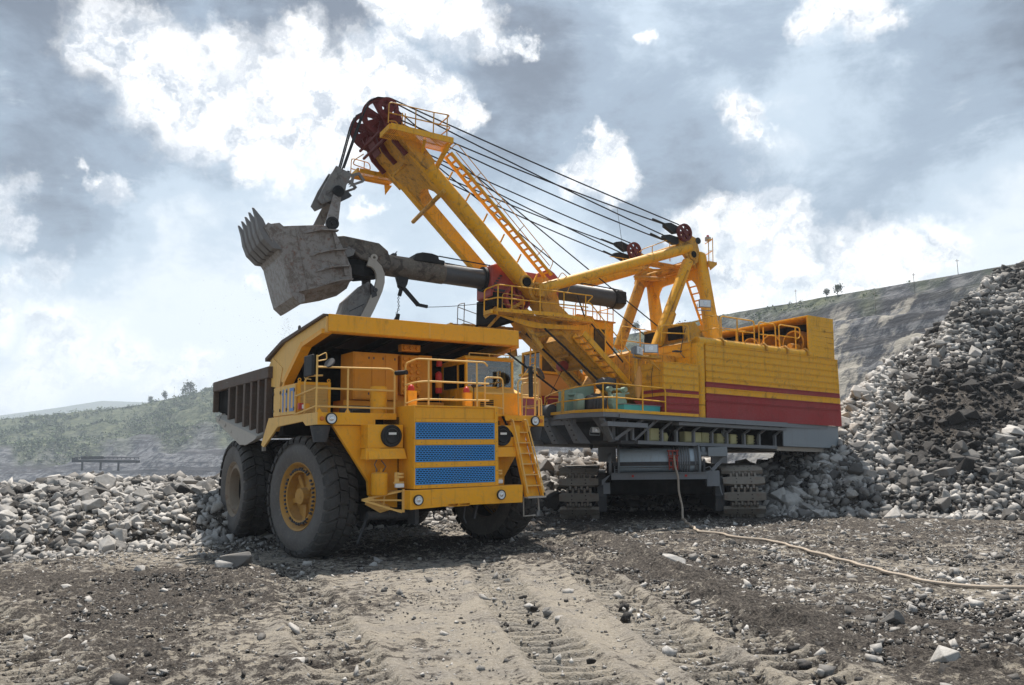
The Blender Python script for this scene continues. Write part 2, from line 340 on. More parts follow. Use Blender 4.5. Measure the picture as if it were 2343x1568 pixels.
BASE = np.array([(-60, -30), (-22, 11.2), (-13, 20.2), (-8.8, 23.9), (0.9, 31.6), (3.5, 34.5), (7.0, 34.2), (9.6, 30.0), (17, 27.4), (26, 22.0), (60, 10)], float)
def sdist(x, y):
    """distance beyond the foot of the rubble (positive behind it)"""
    best = np.full(np.shape(x), 1e9); sg = np.zeros(np.shape(x))
    for (ax, ay), (bx, by) in zip(BASE[:-1], BASE[1:]):
        dx, dy = bx - ax, by - ay; L2 = dx * dx + dy * dy
        t_ = np.clip(((x - ax) * dx + (y - ay) * dy) / L2, 0, 1)
        d = np.hypot(x - ax - t_ * dx, y - ay - t_ * dy); s_ = np.sign(dx * (y - ay) - dy * (x - ax))
        m_ = d < best; best = np.where(m_, d, best); sg = np.where(m_, s_, sg)
    return best * np.where(sg == 0, 1, sg)
TRACKS = [  # tyre ruts: polylines (x, y), half width
    (((-4.9, 17.5), (-3.6, 14.0), (-2.3, 10.5), (-1.2, 7.5), (-0.5, 5)), 0.42),
    (((-0.6, 19), (-0.3, 15.0), (0.3, 11.5), (1.0, 8), (1.3, 5)), 0.42),
    (((0.9, 24), (1.4, 17.5), (1.8, 13.2), (2.2, 10.2), (2.7, 7)), 0.36),
    (((1.8, 24), (2.35, 17.4), (2.9, 12.9), (3.25, 10.0), (3.7, 7)), 0.36),
    (((-10, 14.5), (-7.5, 12.0), (-5.4, 9.6), (-4.0, 7.0)), 0.40)]
WIND = [(2.0, 27), (2.5, 24.5), (3.15, 17.5), (3.8, 13.0), (4.2, 10.3), (5.0, 9.2), (6.6, 8.6), (9, 8.4)]
def pdist(x, y, pts):
    best = np.full(np.shape(x), 1e9)
    for (ax, ay), (bx, by) in zip(pts[:-1], pts[1:]):
        dx, dy = bx - ax, by - ay; t_ = np.clip(((x - ax) * dx + (y - ay) * dy) / (dx * dx + dy * dy), 0, 1)
        best = np.minimum(best, np.hypot(x - ax - t_ * dx, y - ay - t_ * dy))
    return best
def ruts(x, y):
    z = np.zeros_like(x); tan_ = np.zeros_like(x)
    for pts, hw in TRACKS:
        L0 = 0
        for (ax, ay), (bx, by) in zip(pts[:-1], pts[1:]):
            dx, dy = bx - ax, by - ay; L = hypot(dx, dy)
            t_ = ((x - ax) * dx + (y - ay) * dy) / (L * L)
            d = ((x - ax) * dy - (y - ay) * dx) / L
            on = ((t_ >= 0) & (t_ < 1))
            w_ = sstep(hw * 1.25, hw * 0.85, np.abs(d)) * on
            s_ = L0 + t_ * L
            lug = np.sin((s_ + 0.35 * np.abs(d)) * 2 * pi / 0.31)
            z = z + w_ * (-0.05 + 0.055 * np.tanh(lug * 2.0) * sstep(-0.35, 0.1, fbm(x, y, 0.9, 3, 5)))
            rim_ = sstep(hw * 0.9, hw * 1.2, np.abs(d)) * sstep(hw * 1.9, hw * 1.3, np.abs(d)) * on
            z = z + rim_ * 0.05; tan_ = np.maximum(tan_, w_)
            L0 += L
    return z, tan_
PA = [11.6, 14.5, 17.7, 20.7, 22.4, 25, 26.5, 28.5, 30.4, 32.3, 33.0, 38, 45, 60]
PT0 = [-.03, -.02, -.018, .020, .048, .080, .098, .130, .158, .182, .190, .225, .26, .30]
PR0 = [35, 32.6, 31.4, 31.0, 31.0, 31.2, 31.4, 31.7, 31.9, 32.2, 32.3, 33, 33.6, 36]
CRX = [-60, -20, -12, -6, -1, 3, 7, 10.5, 15.4, 21, 28.9, 40, 60]
CRZ = [2.0, 1.85, 1.5, 1.35, 1.9, 2.2, 1.6, 1.7, 5.3, 8.8, 12.9, 18.5, 24.0]
def terrain(x, y, fine=True):
    s_ = sdist(x, y); n1_ = fbm(x, y, 0.22, 4, 3)
    crest = np.interp(x, CRX, CRZ) * (1 + 0.30 * n1_)
    hgt = np.maximum(s_, 0) * (0.60 + 0.12 * n1_)
    pile = crest * (1 - np.exp(-hgt / np.maximum(crest, 0.3) * 1.25)) * sstep(-0.2, 1.2, s_)
    width = np.interp(x, [-60, -5, 5, 12, 20, 40], [8, 8, 9, 14, 22, 40])
    pile = pile * 1.0 - sstep(0, 1, (s_ - width) / 12.0) * (np.abs(pile) + 30)
    ad = np.degrees(np.arctan2(x, y)); r_ = np.hypot(x, y)
    te = np.interp(ad, PA, PT0); r0_ = np.interp(ad, PA, PR0); sl = .60 + .05 * np.sin(ad * .9); rc_ = (CAMZ + sl * r0_) / (sl - te); zc_ = sl * (rc_ - r0_)
    hp_ = np.where(r_ < rc_, sl * (r_ - r0_), zc_ - .12 * (r_ - rc_) - .02 * (r_ - rc_) ** 2)
    hp_ = np.maximum(hp_, -30); hp_ = hp_ + .10 * np.clip(hp_, 0, 6) * (n1_ + .8 * fbm(x, y, .45, 3, 15))
    kk = sstep(13.0, 19.0, ad) * sstep(-0.2, 1.0, s_); pile = pile * (1 - kk) + hp_ * kk
    z = pile + 0.22 * fbm(x, y, 0.18, 3, 21) * sstep(3, 12, np.hypot(x, y))
    z = z + sstep(0, 2, s_) * 0.5 * fbm(x, y, 0.8, 4, 9)
    return z
def darkness(x, y):
    wx = 2.2 * fbm(x, y, .45, 5, 141, .6); wy = 1.6 * fbm(x, y, .5, 5, 151, .6); x = x + wx; y = y + wy
    d = fbm(x, y, 0.35, 5, 40) * 2.2
    d = d + 0.75 * np.exp(-(((x + 8.5 + 0.4 * (y - 17)) / 3.5) ** 2 + ((y - 16.8) / 1.5) ** 2))
    d = d + 0.7 * np.exp(-(((x + 6.5) / 3.0) ** 2 + ((y - 14.3) / 1.2) ** 2))
    d = d + 0.6 * np.exp(-(((x + 3.0) / 2.4) ** 2 + ((y - 10.4) / 0.8) ** 2))
    d = d + 0.8 * np.exp(-(((x - 5.6) / 1.6) ** 2 + ((y - 11.3) / 1.4) ** 2)) + 0.7 * np.exp(-(((x - 7.4) / 1.8) ** 2 + ((y - 11.0) / 1.6) ** 2))
    d = d + 0.7 * np.exp(-(((x - 3.9 + 0.15 * (y - 14)) / 0.7) ** 2 + ((y - 16.5) / 5.0) ** 2))
    d = d + 0.5 * np.exp(-(((x - 8) / 6) ** 2 + ((y - 22) / 5) ** 2)) + 0.55 * sstep(27.0, 30, y) + 0.5 * np.exp(-((y - 6.5) / 1.6) ** 2)
    d = d + .45 - 0.95 * np.exp(-(((x + 0.3 - .1 * (13 - y)) / 3.2) ** 2 + ((y - 13.0) / 5.0) ** 2))
    return d
def grid_mesh(name, X_, Y_, Z_, mat, attrs=None, smooth=True):
    nr, nc = X_.shape
    me = bpy.data.meshes.new(name)
    co = np.stack([X_, Y_, Z_], -1).reshape(-1, 3).astype(np.float32)
    idx = np.arange(nr * nc).reshape(nr, nc)
    q = np.stack([idx[:-1, :-1], idx[:-1, 1:], idx[1:, 1:], idx[1:, :-1]], -1).reshape(-1, 4)
    me.vertices.add(len(co)); me.vertices.foreach_set('co', co.ravel())
    me.loops.add(q.size); me.loops.foreach_set('vertex_index', q.ravel().astype(np.int32))
    me.polygons.add(len(q)); me.polygons.foreach_set('loop_start', np.arange(0, q.size, 4, dtype=np.int32))
    me.polygons.foreach_set('loop_total', np.full(len(q), 4, np.int32))
    me.polygons.foreach_set('use_smooth', np.full(len(q), smooth))
    for k, v in (attrs or {}).items():
        a = me.attributes.new(k, 'FLOAT', 'POINT'); a.data.foreach_set('value', v.ravel().astype(np.float32))
    me.update(calc_edges=True); me.validate()
    me.materials.append(mat); o = bpy.data.objects.new(name, me); COL.objects.link(o); return o

def ground_material():
    m, t, b = new_mat('mine_floor_dirt')
    tc = t.n.new('ShaderNodeTexCoord').outputs['Object']
    at = t.node('ShaderNodeAttribute', attribute_name='dark').outputs['Fac']
    n = t.noise(tc, 1.3, 6, 0.6).outputs[0]; f = t.noise(tc, 24.0, 5, 0.65).outputs[0]; g = t.noise(tc, 7.0, 6, 0.7).outputs[0]
    g2 = t.noise(t.vmath('MULTIPLY', tc, (1, 1.0, 1)), 4.2, 10, 0.78, 0.3).outputs[0]
    c = t.mix(t.ramp(n, 0.35, 0.7), (0.29, 0.255, 0.205), (0.21, 0.19, 0.165))
    c = t.mix(t.ramp(f, 0.45, 0.62, 0, 0.45), c, (0.40, 0.37, 0.325))
    k = t.math('ADD', g2, t.math('MULTIPLY', t.ramp(at, -1.0, 1.3, -0.115, 0.10, smooth=False), 1.0)); k = t.math('ADD', k, t.math('MULTIPLY', t.math('SUBTRACT', f, .5), .18))
    c = t.mix(t.ramp(k, 0.47, 0.53), c, t.mix(t.ramp(f, .4, .65), (0.035, 0.030, 0.027), (0.12, 0.105, 0.09)))
    vo = t.node('ShaderNodeTexVoronoi', {'Scale': 17.0}, feature='F1'); t.put(vo.inputs['Vector'], tc)
    peb = t.ramp(t.node('ShaderNodeSeparateColor', {0: vo.outputs['Color']}).outputs[0], 0.88, 0.90)
    peb = t.math('MULTIPLY', peb, t.ramp(t.math('ADD', vo.outputs['Distance'], t.math('MULTIPLY', f, .4)), 0.5, 0.38))
    c = t.mix(t.math('MULTIPLY', peb, .7), c, (0.36, 0.34, 0.31))
    t.put(b.inputs['Base Color'], c); b.inputs['Roughness'].default_value = 0.92; b.inputs['Specular IOR Level'].default_value = 0.15
    h = t.math('ADD', t.math('MULTIPLY', g, 1.0), t.math('MULTIPLY', f, 0.6)); h = t.math('ADD', h, t.math('MULTIPLY', g2, 0.9))
    h = t.math('ADD', h, t.math('MULTIPLY', peb, 0.25))
    bp = t.node('ShaderNodeBump', {'Strength': 1.0, 'Distance': 0.07}); t.put(bp.inputs['Height'], h); t.put(b.inputs['Normal'], bp.outputs[0])
    return m
MT['ground'] = ground_material()
NR, NC = 760, 540
az = np.linspace(radians(-45), radians(45), NC); rr = np.concatenate([np.geomspace(2.2, 6.4, 40), np.geomspace(6.42, 28, 520), np.geomspace(28.2, 64, 160), np.geomspace(65, 110, 40)])
A_, R_ = np.meshgrid(az, rr); GX = R_ * np.sin(A_); GY = R_ * np.cos(A_)
GZ = terrain(GX, GY); rz, tanm = ruts(GX, GY)
dk = darkness(GX, GY); flat = sstep(1.0, -1.0, sdist(GX, GY))
cl_ = sstep(0.0, 0.8, dk)
GZ = GZ + flat * (rz * sstep(1.2, 0.2, dk) + (0.014 + 0.06 * cl_) * fbm(GX, GY, 6.0, 4, 60, 0.6) * 2.4 + (0.05 + 0.10 * cl_) * fbm(GX, GY, 1.6, 4, 70))
# windrow of churned soil along the right rut and a soft hole
wd_ = pdist(GX + .5 * fbm(GX, GY, .8, 3, 66), GY, WIND); wid = np.interp(GY, [8, 12, 18, 26], [.85, .6, .38, .35]); wr = np.exp(-(wd_ / wid) ** 2) * np.clip(.75 + 2.2 * fbm(GX, GY, 1.1, 4, 161), .1, 1.2)
GZ += flat * wr * (0.13 + .35 * fbm(GX, GY, 2.6, 5, 80, .65))
GZ += flat * cl_ * .10 * np.clip(fbm(GX, GY, 5.0, 4, 83, .7), 0, 1)
GZ -= flat * 0.22 * np.exp(-(((GX - 6.9) / 0.55) ** 2 + ((GY - 12.3) / 0.45) ** 2))
dkf = dk + 1.1 * wr - 0.25 * tanm * (dk < 0.6) + 14 * np.clip(-rz - .03, 0, .08)
slope_dark = sstep(9, 14, GX) * (1 - flat) * (0.9 + 2.2 * fbm(GX + 1.3 * GZ, GY, 0.16, 3, 91))
ground = grid_mesh('ground', GX, GY, GZ, MT['ground'], {'dark': np.where(flat > 0.5, dkf, 0.9 + 0.5 * fbm(GX, GY, 0.4, 4, 33) + slope_dark)})
tag(ground, kind='structure')
# the rest of the pit floor round the camera
m_ = 40; az2 = np.linspace(radians(45), radians(315), 90); rr2 = np.geomspace(2.2, 110, m_); A2, R2 = np.meshgrid(az2, rr2)
tag(grid_mesh('ground_behind', R2 * np.sin(A2), R2 * np.cos(A2), 0.15 * fbm(R2 * np.sin(A2), R2 * np.cos(A2), 0.15, 4, 8), MT['ground'], {'dark': darkness(R2 * np.sin(A2) * 0 + 30, R2 * np.cos(A2)) + 0.2}), kind='structure')
a3 = np.linspace(0, 2 * pi, 60); A3, R3 = np.meshgrid(a3, np.array([0.0, 2.3]))
tag(grid_mesh('ground_underfoot', R3 * np.sin(A3), R3 * np.cos(A3), R3 * 0 + 0.0, MT['ground'], {'dark': R3 * 0 + 0.1}), kind='structure')

# far pit walls: one continuous hillside, closer and higher to the right
SKX = [-60, -45, -33.0, -26, -22.5, -20.7, -11.6, 0.6, 8.2, 14.9, 22.0, 27.3, 33.0, 45, 60]
SKE = [1.0, 2.0, 2.25, 3.15, 3.95, 4.5, 5.5, 6.8, 8.1, 9.2, 10.0, 10.45, 10.9, 11.5, 12]
SKR = [1100, 1000, 900, 860, 800, 780, 640, 520, 420, 340, 280, 245, 215, 200, 190]
NA, NT_ = 820, 180
aza = np.radians(np.linspace(-58, 58, NA)); tt = np.linspace(0, 1, NT_)
AZ_, TT = np.meshgrid(aza, tt); dg = np.degrees(AZ_)
Rt = np.interp(dg, SKX, SKR); El = np.interp(dg, SKX, SKE) + 0.10 * fbm(dg, dg * 0, 0.5, 4, 77)
Zt = CAMZ + Rt * np.tan(np.radians(El)); Rf = Rt * np.interp(dg, [-60, 0, 20, 35, 60], [0.34, 0.34, 0.36, 0.40, 0.40]); Zf = np.interp(dg, [-60, 10, 25, 60], [-42, -40, -14, -8])
tw = TT + 0.03 * fbm(dg, TT * 6, 0.35, 4, 55)
nb = np.interp(dg, [-60, 0, 14, 40], [6, 6, 8, 9]); stair = np.floor(tw * nb) / nb + sstep(0.15, 0.8, (tw * nb) % 1.0) / nb
blend = np.interp(TT, [0, 0.55, 0.88, 1], [1, 0.95, 0.8, 0])
prof = stair * blend + TT * (1 - blend)
prof = np.clip(prof, 0, None)
rad = Rf + (Rt - Rf) * TT ** 0.9
HX = rad * np.sin(AZ_); HY = rad * np.cos(AZ_)
HZ = Zf + (Zt - Zf) * prof ** 1.15
env = np.sin(np.clip(TT, 0, 1) * pi) ** 0.5
gul = fbm(dg * 1.0 + 2 * TT, TT * 5, 0.9, 5, 88)
HZ = HZ + env * (Rt / 500.0) * (9.0 * fbm(HX, HY, 0.02, 5, 12) + 4.0 * gul)
BZ = HZ.copy()
veg = sstep(-0.13, 0.16, TT - np.interp(dg, [-60, -33, -21, 0, 14, 22, 33, 60], [0.62, 0.60, 0.56, 0.66, 0.88, 0.94, 1.05, 1.1]) + 0.55 * fbm(dg * 0.6, TT * 5, 1.0, 5, 99))
def hill_material():
    m, t, b = new_mat('pit_wall')
    tc = t.n.new('ShaderNodeTexCoord').outputs['Object']
    at = t.node('ShaderNodeAttribute', attribute_name='veg').outputs['Fac']
    rgt = t.node('ShaderNodeAttribute', attribute_name='side').outputs['Fac']
    tv = t.node('ShaderNodeAttribute', attribute_name='lev').outputs['Fac']
    n = t.noise(tc, 0.035, 8, 0.68).outputs[0]; g = t.noise(tc, 0.22, 8, 0.72).outputs[0]
    s3 = t.vmath('MULTIPLY', tc, (0.02, 0.02, 0.35)); st = t.noise(s3, 1.0, 6, 0.6).outputs[0]
    c = t.mix(t.ramp(g, 0.40, 0.60), (0.03, 0.034, 0.045), (0.185, 0.185, 0.19))
    led = t.noise(t.vmath('MULTIPLY', tc, (0.010, 0.010, 0.22)), 1.0, 7, 0.7, 0.6).outputs[0]
    c = t.mix(t.ramp(led, 0.50, 0.54, 0, 0.9), c, (0.035, 0.034, 0.038))
    c = t.mix(t.ramp(st, 0.52, 0.62, 0, 0.6), c, (0.05, 0.048, 0.052))
    tanc = t.math('MULTIPLY', t.math('MULTIPLY', rgt, t.ramp(n, 0.46, 0.52)), t.ramp(tv, 0.94, 0.86))
    c = t.mix(tanc, c, (0.36, 0.33, 0.28))
    gr = t.mix(t.ramp(g, 0.4, 0.65), (0.055, 0.070, 0.040), (0.14, 0.15, 0.085))
    c = t.mix(at, c, gr)
    t.put(b.inputs['Base Color'], c); b.inputs['Roughness'].default_value = 0.95; b.inputs['Specular IOR Level'].default_value = 0.1
    bp = t.node('ShaderNodeBump', {'Strength': 1.0, 'Distance': 2.5}); t.put(bp.inputs['Height'], t.math('ADD', g, st)); t.put(b.inputs['Normal'], bp.outputs[0])
    return m
MT['hill'] = hill_material()
hill = grid_mesh('pit_wall_hillside', HX, HY, HZ, MT['hill'], {'veg': veg, 'side': sstep(12, 24, dg), 'lev': TT})
tag(hill, kind='structure')
# ground beyond the rim, falling gently away
A4, R4 = np.meshgrid(aza[::10], np.linspace(0, 1, 8)); d4 = np.degrees(A4)
top = np.interp(d4, SKX, SKR); zz = HZ[-1][::10][None, :] * np.ones_like(R4)
tag(grid_mesh('plateau', (top + R4 * 900) * np.sin(A4), (top + R4 * 900) * np.cos(A4), zz - R4 * 60, MT['hill'], {'veg': R4 * 0 + 1, 'side': R4 * 0, 'lev': R4 * 0 + 1}), kind='structure')
# far blue ridge at the left
a5 = np.radians(np.linspace(-60, 10, 300)); A5, T5 = np.meshgrid(a5, np.linspace(0, 1, 14)); d5 = np.degrees(A5)
e5 = np.interp(d5, [-60, -36, -33, -29.5, -27.6, -24.5, -22, -19, -10, 10], [1.0, 1.9, 2.55, 3.15, 3.5, 3.45, 3.7, 3.4, 2.5, 1.0]) + 0.10 * fbm(d5, d5 * 0, 0.8, 4, 31)
r5 = 2300 + T5 * 500; z5 = -30 + (CAMZ + 2800 * np.tan(np.radians(e5)) + 30) * T5 ** 0.8
tag(grid_mesh('far_ridge', r5 * np.sin(A5), r5 * np.cos(A5), z5, MT['hill'], {'veg': T5 * 0 + .75, 'side': T5 * 0, 'lev': T5}), kind='structure')
# low land under everything out to the horizon
a6, r6 = np.meshgrid(np.linspace(0, 2 * pi, 73), np.array([60, 150, 800, 3000, 4500.0]))
tag(grid_mesh('low_ground', r6 * np.sin(a6), r6 * np.cos(a6), np.where(r6 < 100, -8.0, -46.0), MT['hill'], {'veg': r6 * 0 + 0.5, 'side': r6 * 0, 'lev': r6 * 0}), kind='structure')

# scrub on the hillside: leaf clumps, one mass
def scatter_mass(name, P_, S_, mat, cards, tone=None):
    """many small irregular leaf clumps merged in one mesh"""
    n = len(P_); vs = []; 
    base = RNG.normal(size=(cards, 3)); base /= np.linalg.norm(base, axis=1)[:, None]
    pr = RNG.normal(size=(n, cards, 3)) * np.array([0.45, 0.45, 0.38]) + np.array([0, 0, 0.45])
    a = RNG.normal(size=(n, cards, 3)); b_ = RNG.normal(size=(n, cards, 3))
    a /= np.linalg.norm(a, axis=2)[..., None]; b_ -= a * (a * b_).sum(2)[..., None]; b_ /= np.linalg.norm(b_, axis=2)[..., None]
    k = 0.30
    c0 = P_[:, None, :] + pr * S_[:, None, None]; sa = a * S_[:, None, None] * k; sb = b_ * S_[:, None, None] * k * 0.7
    V_ = np.stack([c0 - sa, c0 + sb, c0 + sa, c0 - sb], 2).reshape(-1, 3)
    me = bpy.data.meshes.new(name); nq = n * cards
    me.vertices.add(len(V_)); me.vertices.foreach_set('co', V_.ravel().astype(np.float32))
    me.loops.add(nq * 4); me.loops.foreach_set('vertex_index', np.arange(nq * 4, dtype=np.int32))
    me.polygons.add(nq); me.polygons.foreach_set('loop_start', np.arange(0, nq * 4, 4, dtype=np.int32)); me.polygons.foreach_set('loop_total', np.full(nq, 4, np.int32))
    tn = np.repeat(RNG.random(n), cards * 4) if tone is None else np.full(nq * 4, tone)
    at = me.attributes.new('tone', 'FLOAT', 'POINT'); at.data.foreach_set('value', tn.astype(np.float32))
    me.update(calc_edges=True); me.materials.append(mat); o = bpy.data.objects.new(name, me); COL.objects.link(o); return o
m, t, b = new_mat('scrub_foliage')
at = t.node('ShaderNodeAttribute', attribute_name='tone').outputs['Fac']
t.put(b.inputs['Base Color'], t.mix(at, (0.035, 0.055, 0.022), (0.13, 0.17, 0.06))); b.inputs['Roughness'].default_value = 0.8
MT['leaf'] = m
MT['bark'] = paint('bark', (0.10, 0.08, 0.06), 0.9, 0.2)
msk = np.argwhere((veg > 0.35) & (TT < 0.995) & (np.abs(dg) < 42))
wgt = veg[msk[:, 0], msk[:, 1]] * np.interp(dg[msk[:, 0], msk[:, 1]], [-42, -20, 0, 15, 42], [1, 1, 0.7, 0.35, 0.2]); wgt = wgt * (0.3 + 1.7 * sstep(-0.1, 0.15, fbm(dg[msk[:, 0], msk[:, 1]], TT[msk[:, 0], msk[:, 1]] * 20, 0.8, 4, 44)))
pick = msk[RNG.choice(len(msk), 9500, p=wgt / wgt.sum())]
PP = np.stack([HX[pick[:, 0], pick[:, 1]], HY[pick[:, 0], pick[:, 1]], HZ[pick[:, 0], pick[:, 1]] - 0.3], 1) + RNG.normal(size=(len(pick), 3)) * np.array([1.5, 1.5, 0])
SS = (1.0 + 2.6 * RNG.random(len(pick)) ** 2) * np.interp(dg[pick[:, 0], pick[:, 1]], [-40, 0, 30], [1.1, 0.7, 0.25])
tag(scatter_mass('hillside_scrub', PP, SS, MT['leaf'], 14), kind='stuff', label='green scrub and bushes covering the distant hillside', cat='scrub')

# ================================================================ dump truck
# local frame: x across the truck from the wheel faces at the viewer's left (0) to the cab side (6.4), y towards the tail, z up
TR = empty('dump_truck', Matrix.Translation((-5.5, 19.95, 0)) @ Matrix.Rotation(radians(34.9), 4, 'Z'))
tag(TR, 'huge yellow mining dump truck with blue radiator grilles and a canopy over its cab', 'dump truck')
def mir(x): return 6.4 - x

# ---- wheels
def wheel(center, steer, outer, front=True, name='wheel'):
    """outer: +1 when the outer face looks towards -x (viewer side), -1 otherwise"""
    ax = Matrix.Rotation(steer, 3, 'Z') @ Vector((-outer, 0, 0)); c = Vector(center)
    R_, hw = 1.5, 0.44
    prof = [(hw - 0.16, 0.80), (hw - 0.05, 0.84), (hw - 0.02, 0.92), (hw + 0.02, 1.06), (hw + 0.015, 1.18), (hw - 0.02, 1.30), (hw - 0.03, 1.325), (hw - 0.02, 1.335), (hw - 0.05, 1.375), (hw - 0.12, 1.40), (hw - 0.2, 1.405)]
    prof = prof + [(0, 1.405)] + [(-x, r) for x, r in reversed(prof)]
    # hub: part; tyre, rim, studs are its sub-parts
    hb = MB()
    if front:
        hb.lathe([(0.10, 0.0), (0.10, 0.20), (0.06, 0.205), (-0.10, 0.21), (-0.14, 0.30), (-0.16, 0.62)], c + ax * 0.24, ax, 28)
        for k in range(5):
            t_ = 2 * pi * k / 5 + 0.4; a = ax.orthogonal().normalized(); b_ = ax.cross(a); d = a * cos(t_) + b_ * sin(t_)
            hb.beam(c + ax * 0.12 + d * 0.17, c + ax * 0.13 + d * 0.60, 0.13, 0.10, ax)
    else:
        hb.lathe([(-0.30, 0.0), (-0.30, 0.30), (-0.22, 0.32), (-0.25, 0.60)], c + ax * 0.30, ax, 28)
    hub = hb.build(name, 'rim' if front else 'void', TR)
    MB().lathe(prof, c, ax, 72).build('tyre', 'rubside', hub)
    rm = MB()
    if front:
        rm.lathe([(-0.30, 0.58), (0.0, 0.60), (0.06, 0.60), (0.075, 0.64), (0.04, 0.70), (-0.02, 0.72), (0.03, 0.78), (0.12, 0.81), (0.14, 0.84), (0.10, 0.86), (-0.02, 0.85)], c + ax * 0.27, ax, 56)
    else:
        rm.lathe([(-0.55, 0.60), (0.02, 0.62), (0.06, 0.64), (0.05, 0.70), (0.02, 0.76), (0.10, 0.81), (0.12, 0.84), (0.06, 0.86), (-0.05, 0.85)], c + ax * 0.28, ax, 56)
    rm.build('rim', 'rim' if front else 'rimgrey', hub)
    if front:
        st = MB(); a = ax.orthogonal().normalized(); b_ = ax.cross(a)
        for k in range(40):
            if k % 10 in (0,): continue
            t_ = 2 * pi * k / 40; d = a * cos(t_) + b_ * sin(t_); p_ = c + ax * 0.33 + d * 0.665
            st.tube(p_, p_ + ax * 0.05, 0.030, 6)
            if k % 10 in (1, 2, 4, 5, 7, 8): st.beam(p_ - d * 0.03, p_ + d * 0.05, 0.035, 0.05, ax)
        st.build('wheel_studs', 'dgrey', hub, kind='stuff')
    # tread blocks: two shoulder rows with curved lugs and a centre row
    tb = MB(); a = ax.orthogonal().normalized(); b_ = ax.cross(a); N_ = 30
    def pt(x, r, t_): return c + ax * x + (a * cos(t_) + b_ * sin(t_)) * r
    step = 2 * pi / N_
    for k in range(N_):
        for sd_ in (-1, 1):
            t0 = k * step + (0.5 * step if sd_ < 0 else 0) + random.uniform(-.004, .004)
            w_ = step * 0.76
            xs = [(0.14, 1.505, 1.39, 0.10), (0.28, 1.51, 1.39, 0.03), (0.40, 1.48, 1.37, -0.06), (0.462, 1.40, 1.31, -0.10)]
            vs = []
            for x, ro, ri, sk in xs:
                for r_ in (ro, ri):
                    for tt_ in (t0 + sk * 0.5 * 1.0, t0 + sk * 0.5 + w_): vs.append(pt(sd_ * x, r_, tt_))
            fs = []
            for i in range(3):
                o = i * 4; fs += [(o, o + 1, o + 5, o + 4), (o + 2, o + 6, o + 7, o + 3), (o, o + 4, o + 6, o + 2), (o + 1, o + 3, o + 7, o + 5)]
            fs += [(0, 2, 3, 1), (12, 13, 15, 14)]
            tb.add(vs, fs)
        t0 = k * step + 0.25 * step; w_ = step * 0.84; sk = 0.02
        vs = [pt(x, r_, tt_) for x in (-0.115, 0.115) for r_ in (1.39, 1.505) for tt_ in (t0 + (sk if x > 0 else -sk), t0 + (sk if x > 0 else -sk) + w_)]
        tb.hexa(vs)
    tb.build('tread_blocks', 'rubber', hub, kind='stuff')
    return hub
wheel((0.45, -0.02, 1.48), radians(10.8), 1)
wheel((5.93, 0.02, 1.48), radians(10.8), -1)
wheel((0.47, 5.62, 1.48), 0, 1, front=False); wheel((1.52, 5.62, 1.48), 0, 1, front=False)
wheel((5.93, 5.62, 1.48), 0, -1, front=False); wheel((4.88, 5.62, 1.48), 0, -1, front=False)

# ---- chassis
q = MB()
for x in (2.05, 3.95): q.box((x, -2.3, 1.25), (x + 0.4, 8.3, 2.05))
for y in (-2.1, -0.4, 2.2, 4.2, 7.6): q.box((2.2, y, 1.35), (4.2, y + 0.35, 1.95))
q.box((2.0, -1.8, 1.95), (4.4, 1.2, 3.4)); q.box((1.9, 1.4, 1.7), (4.5, 4.6, 2.8))
q.build('chassis_frame', 'void', TR)
q = MB(); q.tube((1.0, -0.02, 1.45), (5.4, 0, 1.45), 0.24, 12); q.tube((1.0, 5.62, 1.48), (5.4, 5.62, 1.48), 0.52, 16); q.lathe([(-.7, .3), (-.5, .75), (.5, .75), (.7, .3)], (3.2, 5.62, 1.48), (1, 0, 0), 20)
q.box((2.3, -0.5, 0.95), (4.1, 0.5, 1.4)); q.build('axles', 'void', TR)
q = MB(); q.path([(3.6, -2.3, 1.2), (3.55, -2.3, .9), (3.62, -2.3, .75)], .025); q.build('hose', 'dgrey', TR); q = MB(); q.beam((4.0, -2.2, 1.2), (3.9, -2.2, 0.85), 0.12, 0.05); q.build('tow_lug', 'dgrey', TR); q = MB(); q.path([(2.9 + .16 * sin(a), -2.2, 1.0 + .14 * cos(a)) for a in np.linspace(0.6, 5.4, 12)], .02); q.build('hose', 'dgrey', TR)
q = MB(); q.tube((1.30, -1.5, 1.02), (2.05, -1.5, 1.0), 0.10, 12); q.ring((1.85, -1.5, 1.0), (1, 0, 0), 0.125, 0.02, 16); q.beam((1.35, -1.45, 1.02), (1.2, -1.2, 0.35), 0.06); q.tube((2.05, -1.5, 1.0), (2.5, -1.5, 1.0), 0.14, 10)
q.box((2.35, -2.0, 0.78), (2.45, -1.6, 1.3))
q.build('steering_cylinder', 'dgrey', TR)
for x, y in ((0.9, -0.05), (5.5, -0.05)):
    MB().tube((x + (.45 if x < 3 else -.45), y + 0.25, 1.5), (x + (.45 if x < 3 else -.45), y + 0.25, 3.0), 0.2, 14).build('suspension_strut', 'void', TR)

